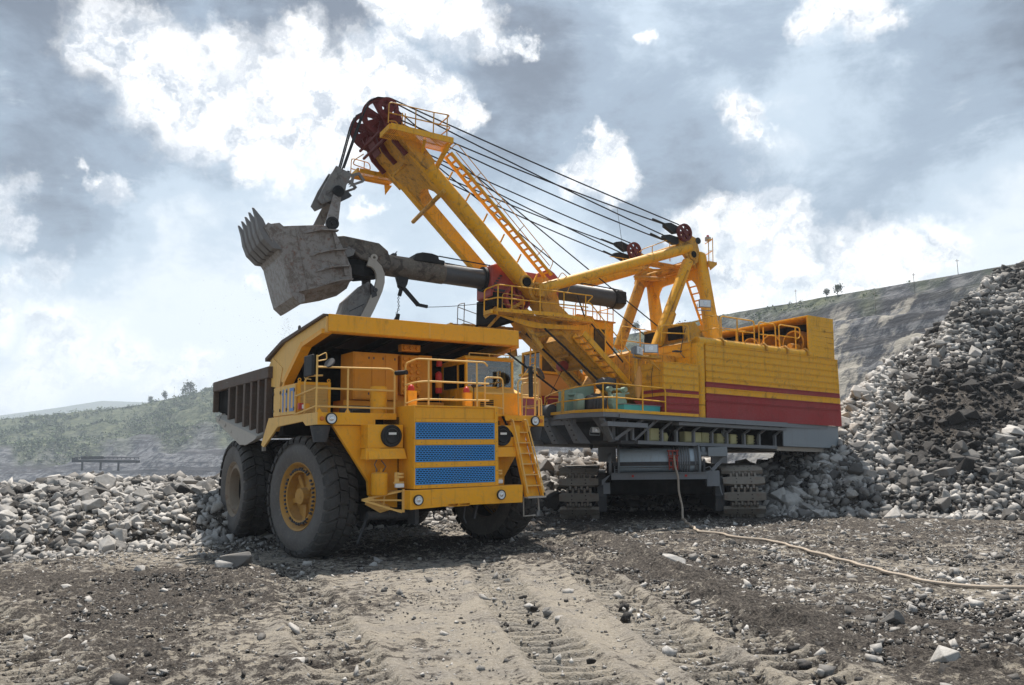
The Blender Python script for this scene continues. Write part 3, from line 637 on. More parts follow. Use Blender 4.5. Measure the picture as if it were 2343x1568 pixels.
# ---- radiator housing with three slotted blue grilles
X0, X1, F = 2.0, 4.42, -2.6
q = MB()
q.box((X0, F + .06, 1.66), (X1, -0.9, 3.66))
gz = ((2.84, 3.24), (2.30, 2.69), (1.76, 2.15))
q.box((X0, F, 1.66), (X0 + 0.035, F + .058, 3.66)); q.box((X1 - .10, F, 1.66), (X1, F + .058, 3.66))
for a, b_ in ((1.66, 1.75), (2.16, 2.29), (2.70, 2.83), (3.25, 3.34), (3.62, 3.66)): q.box((X0 + .037, F, a), (X1 - .102, F + .058, b_))
q.box((X0 + .037, F + .03, 3.342), (X1 - .102, F + .058, 3.618))
rad = q.build('radiator_housing', 'ty', TR, bevel=0.008)
for z0, z1 in gz:
    bk = MB().box((X0 + .04, F + .045, z0 + .002), (X1 - .105, F + .057, z1 - .002)).build('grille', 'void', rad)
    g_ = MB(); xs0, xs1 = X0 + .037, X1 - .102; rows = 8; hh = (z1 - z0 - 0.03) / rows
    g_.box((xs0, F + .012, z0), (xs1, F + .03, z0 + .024)); g_.box((xs0, F + .012, z1 - .024), (xs1, F + .03, z1))
    g_.box((xs0, F + .0125, z0), (xs0 + .03, F + .0295, z1)); g_.box((xs1 - .03, F + .0125, z0), (xs1, F + .0295, z1))
    for r_ in range(1, rows): g_.box((xs0 + .03, F + .015, z0 + .015 + r_ * hh - .009), (xs1 - .03, F + .028, z0 + .015 + r_ * hh + .009))
    nc_ = 26; cw = (xs1 - xs0 - .06) / nc_
    for r_ in range(rows):
        off = 0.5 * cw * (r_ % 2)
        for k in range(nc_ + 1):
            x = xs0 + .03 + k * cw + off
            if x < xs1 - .04 and x > xs0 + .035: g_.box((x - .010, F + .016, z0 + .015 + r_ * hh + .009), (x + .010, F + .027, z0 + .015 + (r_ + 1) * hh - .009))
    g_.build('slotted_panel', 'blue', rad, kind='stuff')
q = MB()
for z_ in (2.225, 2.765, 3.295, 1.705):
    for k in range(6):
        x = X0 + .2 + k * .42; q.tube((x, F - .006, z_), (x, F + .003, z_), .012, 6)
for z_ in np.linspace(1.8, 3.5, 8): q.tube((X1 - .05, F - .006, z_), (X1 - .05, F + .003, z_), .012, 6)
q.build('rivets', 'rimgrey', rad, kind='stuff')

# ---- bumper, lamps, step frame
q = MB()
q.prism([(1.86, 1.19), (2.90, 1.225), (2.90, 1.33), (3.50, 1.33), (3.50, 1.225), (5.10, 1.21), (5.12, 1.66), (1.86, 1.64)], lambda x, z: (x, -2.68, z), lambda x, z: (x, -2.30, z))
q.box((2.88, -2.55, 1.20), (3.52, -2.50, 1.34)); q.box((3.18, -2.66, 1.225), (3.24, -2.55, 1.33)); q.box((2.9, -2.665, 1.205), (3.5, -2.31, 1.226))
bumper = q.build('bumper', 'ty', TR, bevel=0.012)
MB().prism([(2.42, 1.30), (2.47, 1.275), (3.95, 1.275), (4.02, 1.34), (4.02, 1.635), (2.42, 1.625)], lambda x, z: (x, -2.689, z), lambda x, z: (x, -2.6805, z)).build('access_plate', 'ty', bumper)
def lamp(x, y, z, r, name='headlight', mat='glasslamp', par=TR):
    h = MB().lathe([(0.0, r * 1.18), (0.05, r * 1.22), (0.07, r * 1.1), (0.05, r * .98)], (x, y, z), (0, -1, 0), 20).build(name, 'black', par)
    MB().lathe([(0.03, 0), (0.04, r * .5), (0.045, r)], (x, y, z), (0, -1, 0), 20).build('lens', mat, h)
    MB().lathe([(0.05, 0), (0.055, r * .3), (0.047, r * .5)], (x, y, z), (0, -1, 0), 14).build('bulb_bowl', 'chrome', h); return h
lamp(2.06, -2.68, 1.41, .105); lamp(4.42, -2.68, 1.435, .105)
q = MB()
for z_ in (1.16, 1.40, 1.62):
    q.beam((1.84, -2.38, z_), (1.55, -1.55, z_ - .02 if z_ > 1.3 else 1.2), 0.035)
q.beam((1.84, -2.36, 1.12), (1.84, -2.36, 1.66), .05); q.beam((1.84, -2.3, 1.62), (1.05, -1.75, 1.42), .045); q.beam((1.05, -1.75, 1.42), (1.84, -2.3, 1.12), .045)
q.beam((1.84, -2.3, 1.4), (1.05, -1.75, 1.42), .035); q.beam((1.5, -2.05, 1.55), (1.5, -2.0, 1.28), .03); q.beam((1.25, -1.9, 1.48), (1.3, -1.9, 1.35), .03)
q.prism([(1.3, 1.5), (1.86, 1.62), (1.86, 1.14), (1.6, 1.08), (1.2, 1.3)], lambda x, z: (x, -1.62, z), lambda x, z: (x, -1.58, z))
q.build('step_frame', 'typale', TR)
# headlamp clusters beside the grille
for x in (1.72, 4.56):
    q = MB(); q.box((x - .1, -2.32, 1.80), (x + .16, -2.26, 1.84)); q.tube((x - .05, -2.36, 1.95), (x + .12, -2.36, 1.95), .03, 8); q.tube((x - .04, -2.36, 2.02), (x + .12, -2.36, 2.02), .03, 8); q.box((x - .08, -2.34, 1.84), (x + .02, -2.28, 2.06)); lb = q.build('lamp_bracket', 'typale', TR)
    MB().box((x - .10, -2.42, 1.70), (x + .12, -2.32, 1.80)).build('fog_lamp', 'glasslamp', lb, bevel=.02)

# ---- front support plates, air cleaners, air tank
for s_ in (0, 1):
    fx = (lambda x: x) if s_ == 0 else (lambda x: 6.42 - x)
    q = MB(); pl = [(0.30, 3.19), (1.22, 1.85), (1.25, 1.52), (1.9, 1.20), (2.0, 1.20), (2.0, 3.19)]
    q.prism(pl, lambda x, z: (fx(x), -1.72, z), lambda x, z: (fx(x), -1.60, z)); q.build('fender_support', 'ty', TR)
    q = MB(); q.box((min(fx(1.0), fx(1.93)), -2.16, 2.64), (max(fx(1.0), fx(1.93)), -1.723, 3.20)); ab = q.build('air_cleaner', 'ty', TR, bevel=.012)
    MB().prism([(fx(1.0), 2.63), (fx(1.93), 2.63), (fx(1.97), 2.38), (fx(0.97), 2.38)], lambda x, z: (x, -2.22 - (2.63 - z) * .3, z), lambda x, z: (x, -1.8, z)).build('lower_shroud', 'ty', ab)
    MB().box((min(fx(.92), fx(1.28)), -2.24, 2.375), (max(fx(.92), fx(1.28)), -2.19, 2.64)).build('side_plate', 'ty', ab) if s_ == 0 else None
    dsk = MB().lathe([(0.0, .268), (0.06, .268), (0.075, .25), (0.06, .19), (0.09, .17), (0.07, .09), (0.08, 0)], (fx(1.60), -2.16, 2.93), (0, -1, 0), 32).build('intake_cap', 'black', ab)
    MB().box((fx(1.60) - .10, -2.262, 2.955), (fx(1.60) + .10, -2.252, 3.01)).build('label_plate', 'white', ab)
q = MB(); q.lathe([(0, 0), (0, .18), (.03, .205), (.50, .205), (.535, .17), (.54, 0)], (1.39, -2.0, 1.53), (0, 0, 1), 24); q.tube((1.42, -2.0, 2.05), (1.44, -2.0, 2.15), .03, 8)
tk = q.build('air_tank', 'ty', TR)
q = MB(); q.tube((1.3, -2.0, 2.06), (1.3, -2.0, 2.14), .015, 6); q.path([(1.5, -1.95, 2.08), (1.6, -1.9, 2.2), (1.5, -1.85, 2.35)], .018); q.path([(1.35, -1.95, 2.1), (1.3, -1.9, 2.25), (1.38, -1.85, 2.36)], .015); q.build('valve', 'rimgrey', tk)
q = MB(); q.lathe([(0, .165), (.05, .17), (.36, .235), (.38, .24)], (0.04, -1.6, 2.80), (0, 0, 1), 20); q.build('rubber_sleeve', 'dgrey', TR)
q = MB(); q.lathe([(0, .165), (.05, .17), (.36, .235), (.38, .24)], (6.3, -1.6, 2.80), (0, 0, 1), 20); q.build('rubber_sleeve', 'dgrey', TR)

# ---- front deck
for s_ in (0, 1):
    fx = (lambda x: x) if s_ == 0 else (lambda x: 6.40 - x)
    q = MB()
    q.prism([(-0.10, 3.20), (1.36, 3.20), (1.36, 3.335), (1.93, 3.335), (1.93, 3.49), (-0.10, 3.49)], lambda x, z: (fx(x), -1.80, z), lambda x, z: (fx(x), -1.725, z))
    a, b_ = sorted((fx(-.09), fx(1.95))); q.box((a, -1.72, 3.42), (b_, 1.75, 3.475))
    dk_ = q.build('deck', 'ty', TR, bevel=.006)
    q = MB()
    q.prism([(-1.79, 3.492), (1.75, 3.492), (2.35, 2.78), (2.12, 2.72), (1.0, 3.24), (-.85, 3.31), (-1.06, 3.20), (-1.79, 3.20)], lambda y, z: (fx(-.12), y, z), lambda y, z: (fx(-.062), y, z))
    q.build('deck_side_plate', 'typale', dk_, bevel=.006)
    lamp(fx(.22), -1.80, 3.345, .115)
    q = MB().lathe([(0, .055), (.03, .05), (.04, 0)], (fx(-.0), -1.80, 3.345), (0, -1, 0), 14).build('marker_lamp', 'amber', TR)
MB().lathe([(0, .045), (.008, .04), (.01, 0)], (.62, -1.80, 3.35), (0, -1, 0), 14).build('blanking_disc', 'ty', TR)
# battery cabinet with the number on its side and louvres on its front
q = MB(); q.box((-.06, -.24, 3.49), (.80, 1.46, 4.30)); cabn = q.build('side_cabinet', 'ty', TR, bevel=.01)
for y0, y1 in ((-.21, .36), (.38, .86), (.89, 1.43)):
    MB().box((-.10, y0, 3.52), (-.065, y1, 4.27)).build('side_panel', 'typale', cabn, bevel=.006)
q = MB()
for y in (-.2, .37, .87, 1.42):
    for z_ in (3.66, 4.12): q.tube((-.115, y, z_ - .04), (-.115, y, z_ + .04), .014, 6); q.tube((-.13, y - .05, z_), (-.1, y + .05, z_), .012, 6)
q.build('hinges', 'dgrey', cabn, kind='stuff')
def digit1(y): return [(y, 3.62), (y + .055, 3.62), (y + .055, 4.16), (y, 4.22), (y, 4.10)]
q = MB()
for y in (.62, .36): q.box((-.108, y, 3.60), (-.1015, y + .085, 4.19)); q.box((-.108, y + .086, 4.04), (-.1015, y + .14, 4.10))
for a in (-.12, .13): q.box((-.108, a - .04, 3.60), (-.1015, a + .04, 4.19))
q.box((-.108, -.079, 3.60), (-.1015, .089, 3.68)); q.box((-.108, -.079, 4.11), (-.1015, .089, 4.19))
q.build('number_110', 'lbl', cabn)
q = MB(); q.box((-.05, -.29, 3.50), (.02, -.245, 4.34)); q.box((.74, -.29, 3.50), (.81, -.245, 4.34)); q.box((.021, -.285, 4.26), (.739, -.246, 4.33))
for x in (-.01, .76): q.ring((x, -.27, 4.38), (0, 1, 0), .035, .014, 12)
fr = q.build('louvre_frame', 'ty', cabn)
q = MB()
for k in range(19): z_ = 3.53 + k * .0385; q.hexa([(.022, -.285, z_), (.022, -.262, z_ + .03), (.022, -.275, z_ - .006), (.022, -.250, z_ + .024), (.738, -.285, z_), (.738, -.262, z_ + .03), (.738, -.275, z_ - .006), (.738, -.250, z_ + .024)])
q.build('louvres', 'typale', cabn, kind='stuff')
q = MB(); q.box((-.10, -.50, 3.62), (.06, -.42, 3.78)); lmp = q.build('side_lamp', 'tred', TR, bevel=.01); MB().box((.065, -.50, 3.63), (.18, -.40, 3.77)).build('lamp_housing', 'ty', TR)
MB().box((-.02, -.51, 3.64), (.05, -.503, 3.74)).build('lamp_lens', 'glasslamp', lmp)

# electrical cabinets behind the deck
q = MB(); q.box((1.42, -.28, 3.92), (2.72, .55, 5.18)); ec = q.build('electrical_cabinet', 'tor', TR, bevel=.01)
for x0, x1 in ((1.45, 1.93), (1.95, 2.32), (2.34, 2.68)): MB().box((x0, -.30, 3.96), (x1, -.283, 5.13)).build('cabinet_door', 'tor', ec, bevel=.004)
q = MB(); [q.box((x, -.315, z_), (x + .03, -.301, z_ + .06)) for x in (1.84, 1.98, 2.25, 2.6) for z_ in (4.05, 5.0)]; q.build('latches', 'dgrey', ec, kind='stuff')
q = MB(); q.box((1.2, -.2, 3.49), (4.2, .5, 3.90)); q.build('cabinet_base', 'tor', TR)
q = MB(); q.box((1.0, -.9, 3.49), (1.75, -.4, 3.72)); q.tube((1.1, -1.0, 3.6), (1.5, -1.0, 3.66), .05, 8); q.build('hose_box', 'dgrey', TR)
q = MB(); q.box((2.80, -.34, 4.08), (3.40, -.10, 5.16)); q.box((2.80, -.34, 5.27), (3.38, -.12, 5.46)); q.box((3.41, -.2, 3.95), (3.82, .3, 5.2)); q.box((2.72, -.1, 3.9), (3.42, .4, 5.2))
rg = q.build('resistor_panel', 'tor', TR, bevel=.008)
def boss(x, z_): MB().lathe([(0, .066), (.05, .066), (.06, .055), (.045, .04), (.05, 0)], (x, -.34, z_), (0, -1, 0), 16).build('resistor_boss', 'tor', rg)
for k in range(6):
    for j in range(3): boss(2.90 + j * .2, 5.06 - k * .178)
for j in range(3): boss(2.90 + j * .19, 5.365)
q = MB(); q.lathe([(0, 0), (0, .085), (.03, .095), (.55, .095), (.60, .05), (.62, 0)], (3.98, -.3, 4.15), (0, 0, 1), 16); q.lathe([(0, 0), (.02, .09), (.22, .07), (.25, 0)], (3.98, -.33, 4.88), (0, 0, 1), 14); fe = q.build('fire_extinguisher', 'tred', TR)
MB().lathe([(0, .097), (.2, .097)], (3.98, -.3, 4.3), (0, 0, 1), 16).build('tag_band', 'tor', fe)
q = MB(); q.lathe([(0, 0), (0, .20), (.62, .215), (.66, .205), (.67, 0)], (1.58, -1.5, 3.5), (0, 0, 1), 24); q.build('filter_canister', 'ty', TR)
MB().box((2.12, -2.05, 3.67), (2.36, -1.9, 4.05)).build('lamp_post', 'ty', TR); MB().box((3.78, -2.05, 3.67), (3.98, -1.9, 4.05)).build('lamp_post', 'ty', TR); MB().box((4.46, -1.6, 3.7), (4.95, -1.5, 3.95)).build('vent_box', 'ty', TR)
for x in (2.24, 3.86): MB().lathe([(0, .085), (.05, .09), (.13, .06), (.17, 0)], (x, -1.97, 4.05), (0, 0, 1), 16).build('beacon', 'tred', TR)
q = MB(); [q.box((4.52, -1.62, 3.72 + k * .05), (4.94, -1.603, 3.75 + k * .05)) for k in range(4)]; q.build('vent_slats', 'void', TR)
q = MB(); q.tube((3.92, -2.2, 4.22), (3.92, -2.3, 4.22), .055, 10); q.tube((3.94, -2.2, 3.7), (3.94, -2.2, 4.2), .015, 6); q.build('horn', 'black', TR)

# ---- cab
q = MB()
# lower body with sloped cowl
q.prism([(-1.32, 3.50), (-1.32, 4.14), (-.92, 4.30), (.56, 4.28), (.56, 3.50)], lambda y, z: (4.46, y, z), lambda y, z: (6.10, y, z))
cabp = q.build('cab', 'ty', TR, bevel=.03)
q = MB(); q.prism([(-.98, 5.10), (-.90, 5.19), (.45, 5.06), (.45, 4.97)], lambda y, z: (4.46, y, z), lambda y, z: (6.12, y, z)); q.build('cab_roof', 'ty', cabp, bevel=.02)
q = MB()
for x in (4.48, 6.03): q.hexa([(x, -.92, 4.26), (x, -.93, 5.12), (x, -.84, 4.26), (x, -.85, 5.12), (x + .07, -.92, 4.26), (x + .07, -.93, 5.12), (x + .07, -.84, 4.26), (x + .07, -.85, 5.12)]); q.box((x, -.52, 4.28), (x + .06, -.44, 5.05)); q.box((x, .32, 4.28), (x + .06, .44, 5.0))
q.box((4.552, -.925, 4.27), (6.028, -.86, 4.335)); q.box((4.552, -.93, 5.07), (6.028, -.86, 5.12)); q.box((4.48, -.839, 4.95), (4.54, .319, 5.04)); q.box((6.03, -.839, 4.95), (6.09, .319, 5.04))
q.box((4.53, .38, 4.28), (6.03, .43, 4.45)); q.box((4.53, .38, 4.8), (6.03, .43, 5.0)); q.box((5.2, .38, 4.45), (5.3, .43, 4.8)); q.build('window_frame', 'ty', cabp, bevel=.012)
MB().box((4.552, -.90, 4.335), (6.028, -.892, 5.07)).build('windscreen', 'glass', cabp)
MB().box((4.49, -.84, 4.30), (4.497, -.52, 4.95)).build('quarter_window', 'glass', cabp)
MB().box((4.49, -.44, 4.30), (4.497, .32, 4.95)).build('side_window', 'darkglass', cabp)
MB().box((6.07, -.84, 4.30), (6.077, .32, 4.95)).build('side_window', 'glass', cabp)
q = MB(); q.box((4.445, -.46, 3.60), (4.457, .36, 4.27)); q.build('cab_door', 'ty', cabp, bevel=.004)
q = MB(); q.tube((4.43, -.38, 4.06), (4.43, -.28, 4.03), .012, 6); q.tube((4.44, .40, 3.9), (4.44, .40, 4.1), .02, 6); q.tube((4.44, .40, 4.6), (4.44, .40, 4.8), .02, 6); q.build('door_handle', 'dgrey', cabp)
q = MB(); q.box((5.2, -.25, 4.1), (5.6, -.1, 4.75)); q.box((5.22, -.6, 4.2), (5.6, -.15, 4.32)); q.lathe([(-.02, .2), (.02, .2)], (5.4, -.68, 4.45), (0, -1, .5), 20); q.box((4.6, -.8, 4.2), (6.0, -.6, 4.36)); q.tube((4.75, -.3, 4.4), (4.75, -.3, 4.62), .08, 8); q.box((4.56, -.86, 4.96), (6.0, -.5, 5.06)); q.build('cab_interior', 'void', cabp)
q = MB(); q.beam((4.8, -.935, 4.30), (5.35, -.94, 4.42), .015); q.beam((5.5, -.935, 4.30), (5.9, -.94, 4.42), .015); q.build('wipers', 'black', cabp)

# ---- dump body with canopy
q = MB()
CX0, CX1 = .35, 6.08
q.box((CX0, -1.24, 5.52), (CX1, -1.19, 5.95)); q.box((CX0, -1.189, 5.50), (CX1, -.95, 5.55))
body = q.build('dump_body', 'ty', TR, bevel=.006)
q = MB(); q.box((3.17, -1.246, 5.54), (3.185, -1.2415, 5.93)); q.build('weld_seam', 'typale', body)
# canopy roof plate (thick) and its side beams
q = MB(); q.prism([(-1.188, 5.90), (-1.188, 5.95), (1.9, 5.66), (3.3, 5.30), (3.28, 5.20), (1.9, 5.56)], lambda y, z: (.22, y, z), lambda y, z: (6.2, y, z)); q.build('canopy_roof', 'body', body)
for x0, x1 in ((.30, .42), (6.0, 6.12)):
    q = MB(); q.prism([(-1.188, 5.93), (-1.188, 5.50), (.35, 5.30), (1.60, 4.60), (1.62, 4.45), (1.35, 4.5), (1.50, 4.62), (.30, 5.42), (-1.1, 5.60), (1.85, 5.62), (3.2, 5.28), (3.0, 5.5), (1.9, 5.68)], lambda y, z: (x0, y, z), lambda y, z: (x1, y, z))
    q = MB(); q.prism([(-1.188, 5.89), (-1.188, 5.50), (.30, 5.30), (1.05, 5.02), (1.85, 5.58)], lambda y, z: (x0, y, z), lambda y, z: (x1, y, z)); q.prism([(.9, 5.08), (1.75, 5.62), (3.1, 5.22), (3.0, 4.7), (2.0, 4.5), (1.5, 4.5)], lambda y, z: (x0 + .02, y, z), lambda y, z: (x1 - .02, y, z))
    q.build('canopy_side', 'typale', body)
    q = MB(); q.beam((x0 + .05, -1.1, 5.53), (x0 + .05, .35, 5.34), .26, .12); q.beam((x0 + .05, .30, 5.36), (x0 + .05, 1.62, 4.50), .26, .16); q.beam((x0 + .05, 1.6, 4.55), (x0 + .05, 2.6, 3.2), .22, .14); q.build('canopy_brace', 'ty', body)
# underside bearers
q = MB()
for x in (1.3, 2.4, 3.5, 4.6, 5.4): q.beam((x, -1.1, 5.62), (x, 1.9, 5.40), .12, .16)
q.build('canopy_bearers', 'void', body)
# front wall, floor
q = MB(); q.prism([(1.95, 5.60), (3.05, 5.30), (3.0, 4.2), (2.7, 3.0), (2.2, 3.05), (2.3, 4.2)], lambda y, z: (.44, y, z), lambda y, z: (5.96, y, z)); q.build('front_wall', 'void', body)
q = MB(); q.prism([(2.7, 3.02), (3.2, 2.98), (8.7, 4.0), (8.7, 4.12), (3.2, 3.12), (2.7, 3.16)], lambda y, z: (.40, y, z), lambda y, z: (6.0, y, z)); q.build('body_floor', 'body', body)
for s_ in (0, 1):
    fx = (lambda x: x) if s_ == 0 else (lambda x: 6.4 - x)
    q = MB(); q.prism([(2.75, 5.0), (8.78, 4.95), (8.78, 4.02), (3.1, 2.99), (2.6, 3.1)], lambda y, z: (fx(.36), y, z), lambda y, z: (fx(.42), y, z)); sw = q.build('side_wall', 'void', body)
    q = MB(); q.box((min(fx(.16), fx(.36)), 2.8, 4.69), (max(fx(.16), fx(.36)), 8.8, 5.02)); q.box((min(fx(.18), fx(.36)), 8.70, 3.98), (max(fx(.18), fx(.36)), 8.82, 4.688)); q.build('top_rail', 'body', sw, bevel=.02)
    for yb in (3.04, 3.72, 4.42, 5.15, 5.95, 6.82):
        zb = np.interp(yb, [3.1, 8.78], [2.99, 4.02]); MB().hexa([(fx(.17), yb - .12, zb), (fx(.17), yb - .12, 4.685), (fx(.17), yb + .07, zb), (fx(.17), yb + .07, 4.685), (fx(.358), yb - .12, zb), (fx(.358), yb - .12, 4.685), (fx(.358), yb + .07, zb), (fx(.358), yb + .07, 4.685)]).build('rib', 'body', sw, bevel=.01)
    q = MB(); q.prism([(7.95, 3.80), (7.85, 3.62), (4.9, 2.82), (4.25, 2.80), (3.4, 2.95), (3.4, 3.05)], lambda y, z: (fx(.02) if z < 3.0 and y < 5 else fx(.08), y, z), lambda y, z: (fx(.34), y, z + .10)); q.build('heated_floor_edge', 'pale', sw, bevel=.01)
    q = MB(); [q.beam((fx(.03), 7.4 - .75 * k, 3.62 - .205 * k), (fx(.12), 7.5 - .75 * k, 3.80 - .2 * k), .03, .03) for k in range(5)]; q.build('edge_brackets', 'pale', sw)
    MB().beam((fx(.2), 3.1, 2.98), (fx(.2), 3.1, 2.62), .1, .05).build('body_stay', 'pale', sw); MB().beam((fx(.30), 7.9, 3.9), (fx(.30), 7.9, 3.6), .12, .12).build('body_stay', 'pale', sw)
q = MB(); q.prism([(2.85, 5.28), (3.35, 4.92), (3.3, 4.5), (2.2, 4.35), (2.0, 4.9)], lambda y, z: (.30, y, z), lambda y, z: (.36, y, z)); q.build('wing_plate', 'typale', body)
q = MB(); q.ring((.32, .75, 5.86), (1, 0, 0), .055, .022, 14, 6); q.tube((.32, .75, 5.74), (.32, .75, 5.81), .03, 8); q.build('lifting_eye', 'dgrey', body)

# ---- railings
def rail(name, paths, r=.024, mat='typale', par=TR, posts=()):
    q = MB()
    for p in paths: q.path(rounded(p, .12), r, 6)
    for a, b_ in posts: q.tube(a, b_, r, 6)
    return q.build(name, mat, par)
Yf = -1.74
rail('railing', [[(-.10, Yf, 4.56), (1.77, Yf, 4.60), (1.90, Yf, 4.54), (1.90, Yf, 3.49)], [(-.12, -.26, 3.95), (-.14, Yf + .02, 4.06), (-.10, Yf, 4.06), (1.90, Yf, 4.05)], [(-.12, -.26, 3.50), (-.14, Yf + .02, 3.63), (-.10, Yf, 3.63), (1.90, Yf, 3.61)]],
     posts=[((-.12, Yf, 3.49), (-.12, Yf, 4.84)), ((.66, Yf, 3.49), (.66, Yf, 4.57)), ((-.1, -.26, 3.5), (-.1, -.26, 4.0))])
q = MB(); [q.prism([(x - .07, 3.49), (x + .07, 3.49), (x, 3.60)], lambda a, z: (a, Yf - .015, z), lambda a, z: (a, Yf + .015, z)) for x in (-.05, .66)]; q.build('rail_gusset', 'ty', TR)
Yg = -2.55
rail('railing', [[(4.18, Yg + .06, 4.72), (4.05, Yg, 4.80), (2.10, Yg, 4.79), (2.06, -2.02, 4.72), (2.06, -2.02, 3.66)], [(4.18, Yg, 4.25), (2.38, Yg, 4.25), (2.08, Yg, 4.22), (2.06, -2.02, 4.18)], [(4.18, Yg, 3.82), (2.38, Yg, 3.81), (2.08, Yg, 3.79), (2.06, -2.02, 3.72)]],
     posts=[((2.42, Yg, 3.66), (2.42, Yg, 4.79)), ((3.82, Yg, 3.66), (3.82, Yg, 4.79))])
rail('railing', [[(4.48, -1.9, 3.66), (4.48, -1.9, 4.49), (5.06, -1.9, 4.49), (5.06, -1.9, 3.5)]], posts=[((4.48, -1.9, 4.06), (5.06, -1.9, 4.06)), ((4.48, -1.9, 3.72), (5.06, -1.9, 3.66))])
rail('railing', [[(5.68, -1.75, 3.5), (5.66, -1.75, 4.47), (6.35, -1.75, 4.58), (6.37, -1.75, 3.5)], [(5.79, -1.75, 3.5), (5.79, -1.75, 4.39), (6.36, -1.75, 4.40)], [(5.79, -1.75, 4.06), (6.36, -1.75, 4.05)], [(5.67, -1.75, 3.99), (6.5, -1.6, 4.0), (6.5, -1.6, 3.5)], [(6.25, -1.76, 3.55), (6.25, -1.76, 3.95), (6.46, -1.76, 3.98), (6.46, -1.76, 3.5)]])
rail('roof_rail', [[(4.62, -.88, 5.17), (4.62, -.88, 5.27), (6.0, -.88, 5.27), (6.0, -.88, 5.17)]], r=.016, posts=[((5.3, -.88, 5.17), (5.3, -.88, 5.27))])
rail('inner_rail', [[(.35, -.9, 4.45), (-.02, -.9, 4.42), (-.1, -.9, 4.3), (-.1, -.9, 3.5)]])
q = MB(); q.tube((1.93, Yf, 4.50), (2.08, -2.05, 4.50), .06, 10); q.build('rope_binding', 'black', TR)
# ---- mirrors
q = MB(); q.path(rounded([(-.10, -1.2, 4.83), (-.10, -.85, 4.88), (-.10, -.85, 4.36), (-.10, -1.3, 4.30)], .1), .014, 6); ma = q.build('mirror_arm', 'typale', TR)
MB().box((-.13, -1.42, 4.38), (-.05, -.86, 4.90)).build('mirror', 'black', ma, bevel=.03)
q = MB(); q.path(rounded([(-.12, Yf, 4.80), (.1, Yf, 4.92), (.12, Yf, 4.75), (-.1, Yf, 4.70)], .05), .014, 6); mb_ = q.build('mirror_arm', 'typale', TR)
MB().lathe([(0, 0), (0, .14), (.05, .13), (.07, 0)], (.18, Yf, 4.68), (.6, .3, -.5), 20).build('round_mirror', 'dgrey', mb_)
q = MB(); q.path([(5.95, -1.5, 4.55), (6.1, -1.72, 4.86), (6.22, -1.8, 4.88)], .016, 6); q.path([(6.24, -1.78, 4.9), (6.24, -1.75, 3.5)], .03, 6); q.path([(6.2, -1.76, 4.8), (5.95, -1.7, 4.4)], .014); mc_ = q.build('mirror_arm', 'typale', TR)
MB().box((6.0, -1.83, 4.0), (6.14, -1.77, 4.88)).build('mirror', 'black', mc_, bevel=.025)
q = MB(); q.lathe([(-.04, .0), (-.035, .19), (0, .2), (.03, .0)], (6.42, -1.82, 4.70), (.75, -.3, .45), 20); q.build('round_mirror', 'dgrey', mc_)
MB().tube((6.02, -.9, 5.18), (6.02, -.9, 5.62), .008, 5).build('aerial', 'black', TR)

# ---- ladder on the cab side
L0, L1 = Vector((5.22, -1.92, 3.30)), Vector((5.22, -2.62, 1.34)); dx = Vector((.46, 0, 0)); dxb = Vector((.52, 0, 0))
q = MB()
q.hexa([L0 - Vector((.02, 0, 0)), L0 - Vector((.02, .12, 0)), L0 + Vector((.02, 0, 0)), L0 + Vector((.02, -.12, 0)), L1 - Vector((.02, 0, 0)), L1 - Vector((.02, .12, 0)), L1 + Vector((.02, 0, 0)), L1 + Vector((.02, -.12, 0))])
A, B_ = L0 + dx, L1 + dxb
q.hexa([A - Vector((.02, 0, 0)), A - Vector((.02, .12, 0)), A + Vector((.02, 0, 0)), A + Vector((.02, -.12, 0)), B_ - Vector((.02, 0, 0)), B_ - Vector((.02, .12, 0)), B_ + Vector((.02, 0, 0)), B_ + Vector((.02, -.12, 0))])
ld = q.build('ladder', 'ty', TR)
q = MB(); q.hexa([L0 + Vector((.02, .03, 0)), L0 + Vector((.02, .05, 0)), A + Vector((-.02, .03, 0)), A + Vector((-.02, .05, 0)), L1 + Vector((.02, .03, 0)), L1 + Vector((.02, .05, 0)), B_ + Vector((-.02, .03, 0)), B_ + Vector((-.02, .05, 0))]); q.build('ladder_back', 'ty', ld)
for k in range(1, 7):
    t_ = k / 7; a = L0.lerp(L1, t_); b_ = A.lerp(B_, t_); MB().box((a.x + .02, a.y - .12, a.z - .015), (b_.x - .02, a.y + .02, a.z + .015)).build('rung', 'typale', ld)
MB().box((5.20, -2.80, 1.31), (5.78, -2.50, 1.35)).build('rung', 'pale', ld)
for a, b_ in ((L0, L1), (A, B_)): MB().path(rounded([a + Vector((0, .1, .02)), a + Vector((-.02, -.22, .08)), a.lerp(b_, .5) + Vector((0, -.22, 0)), b_ + Vector((0, -.14, .1))], .1), .02, 6).build('handrail', 'typale', ld)
q = MB(); q.path([(5.22, -2.55, 1.33), (5.22, -2.55, .85), (5.6, -2.55, .85)], .02); q.path([(5.66, -2.6, 1.33), (5.68, -2.6, .98)], .02); q.build('lower_step', 'pale', ld)
q = MB(); q.box((5.05, -2.0, 3.33), (5.75, -1.81, 3.47)); q.box((4.45, -1.9, 3.45), (5.2, -1.3, 3.51)); q.build('ladder_landing', 'ty', TR)
q = MB(); q.beam((5.0, -1.95, 3.45), (5.15, -2.2, 2.9), .05, .05); q.build('cable_duct', 'void', TR)

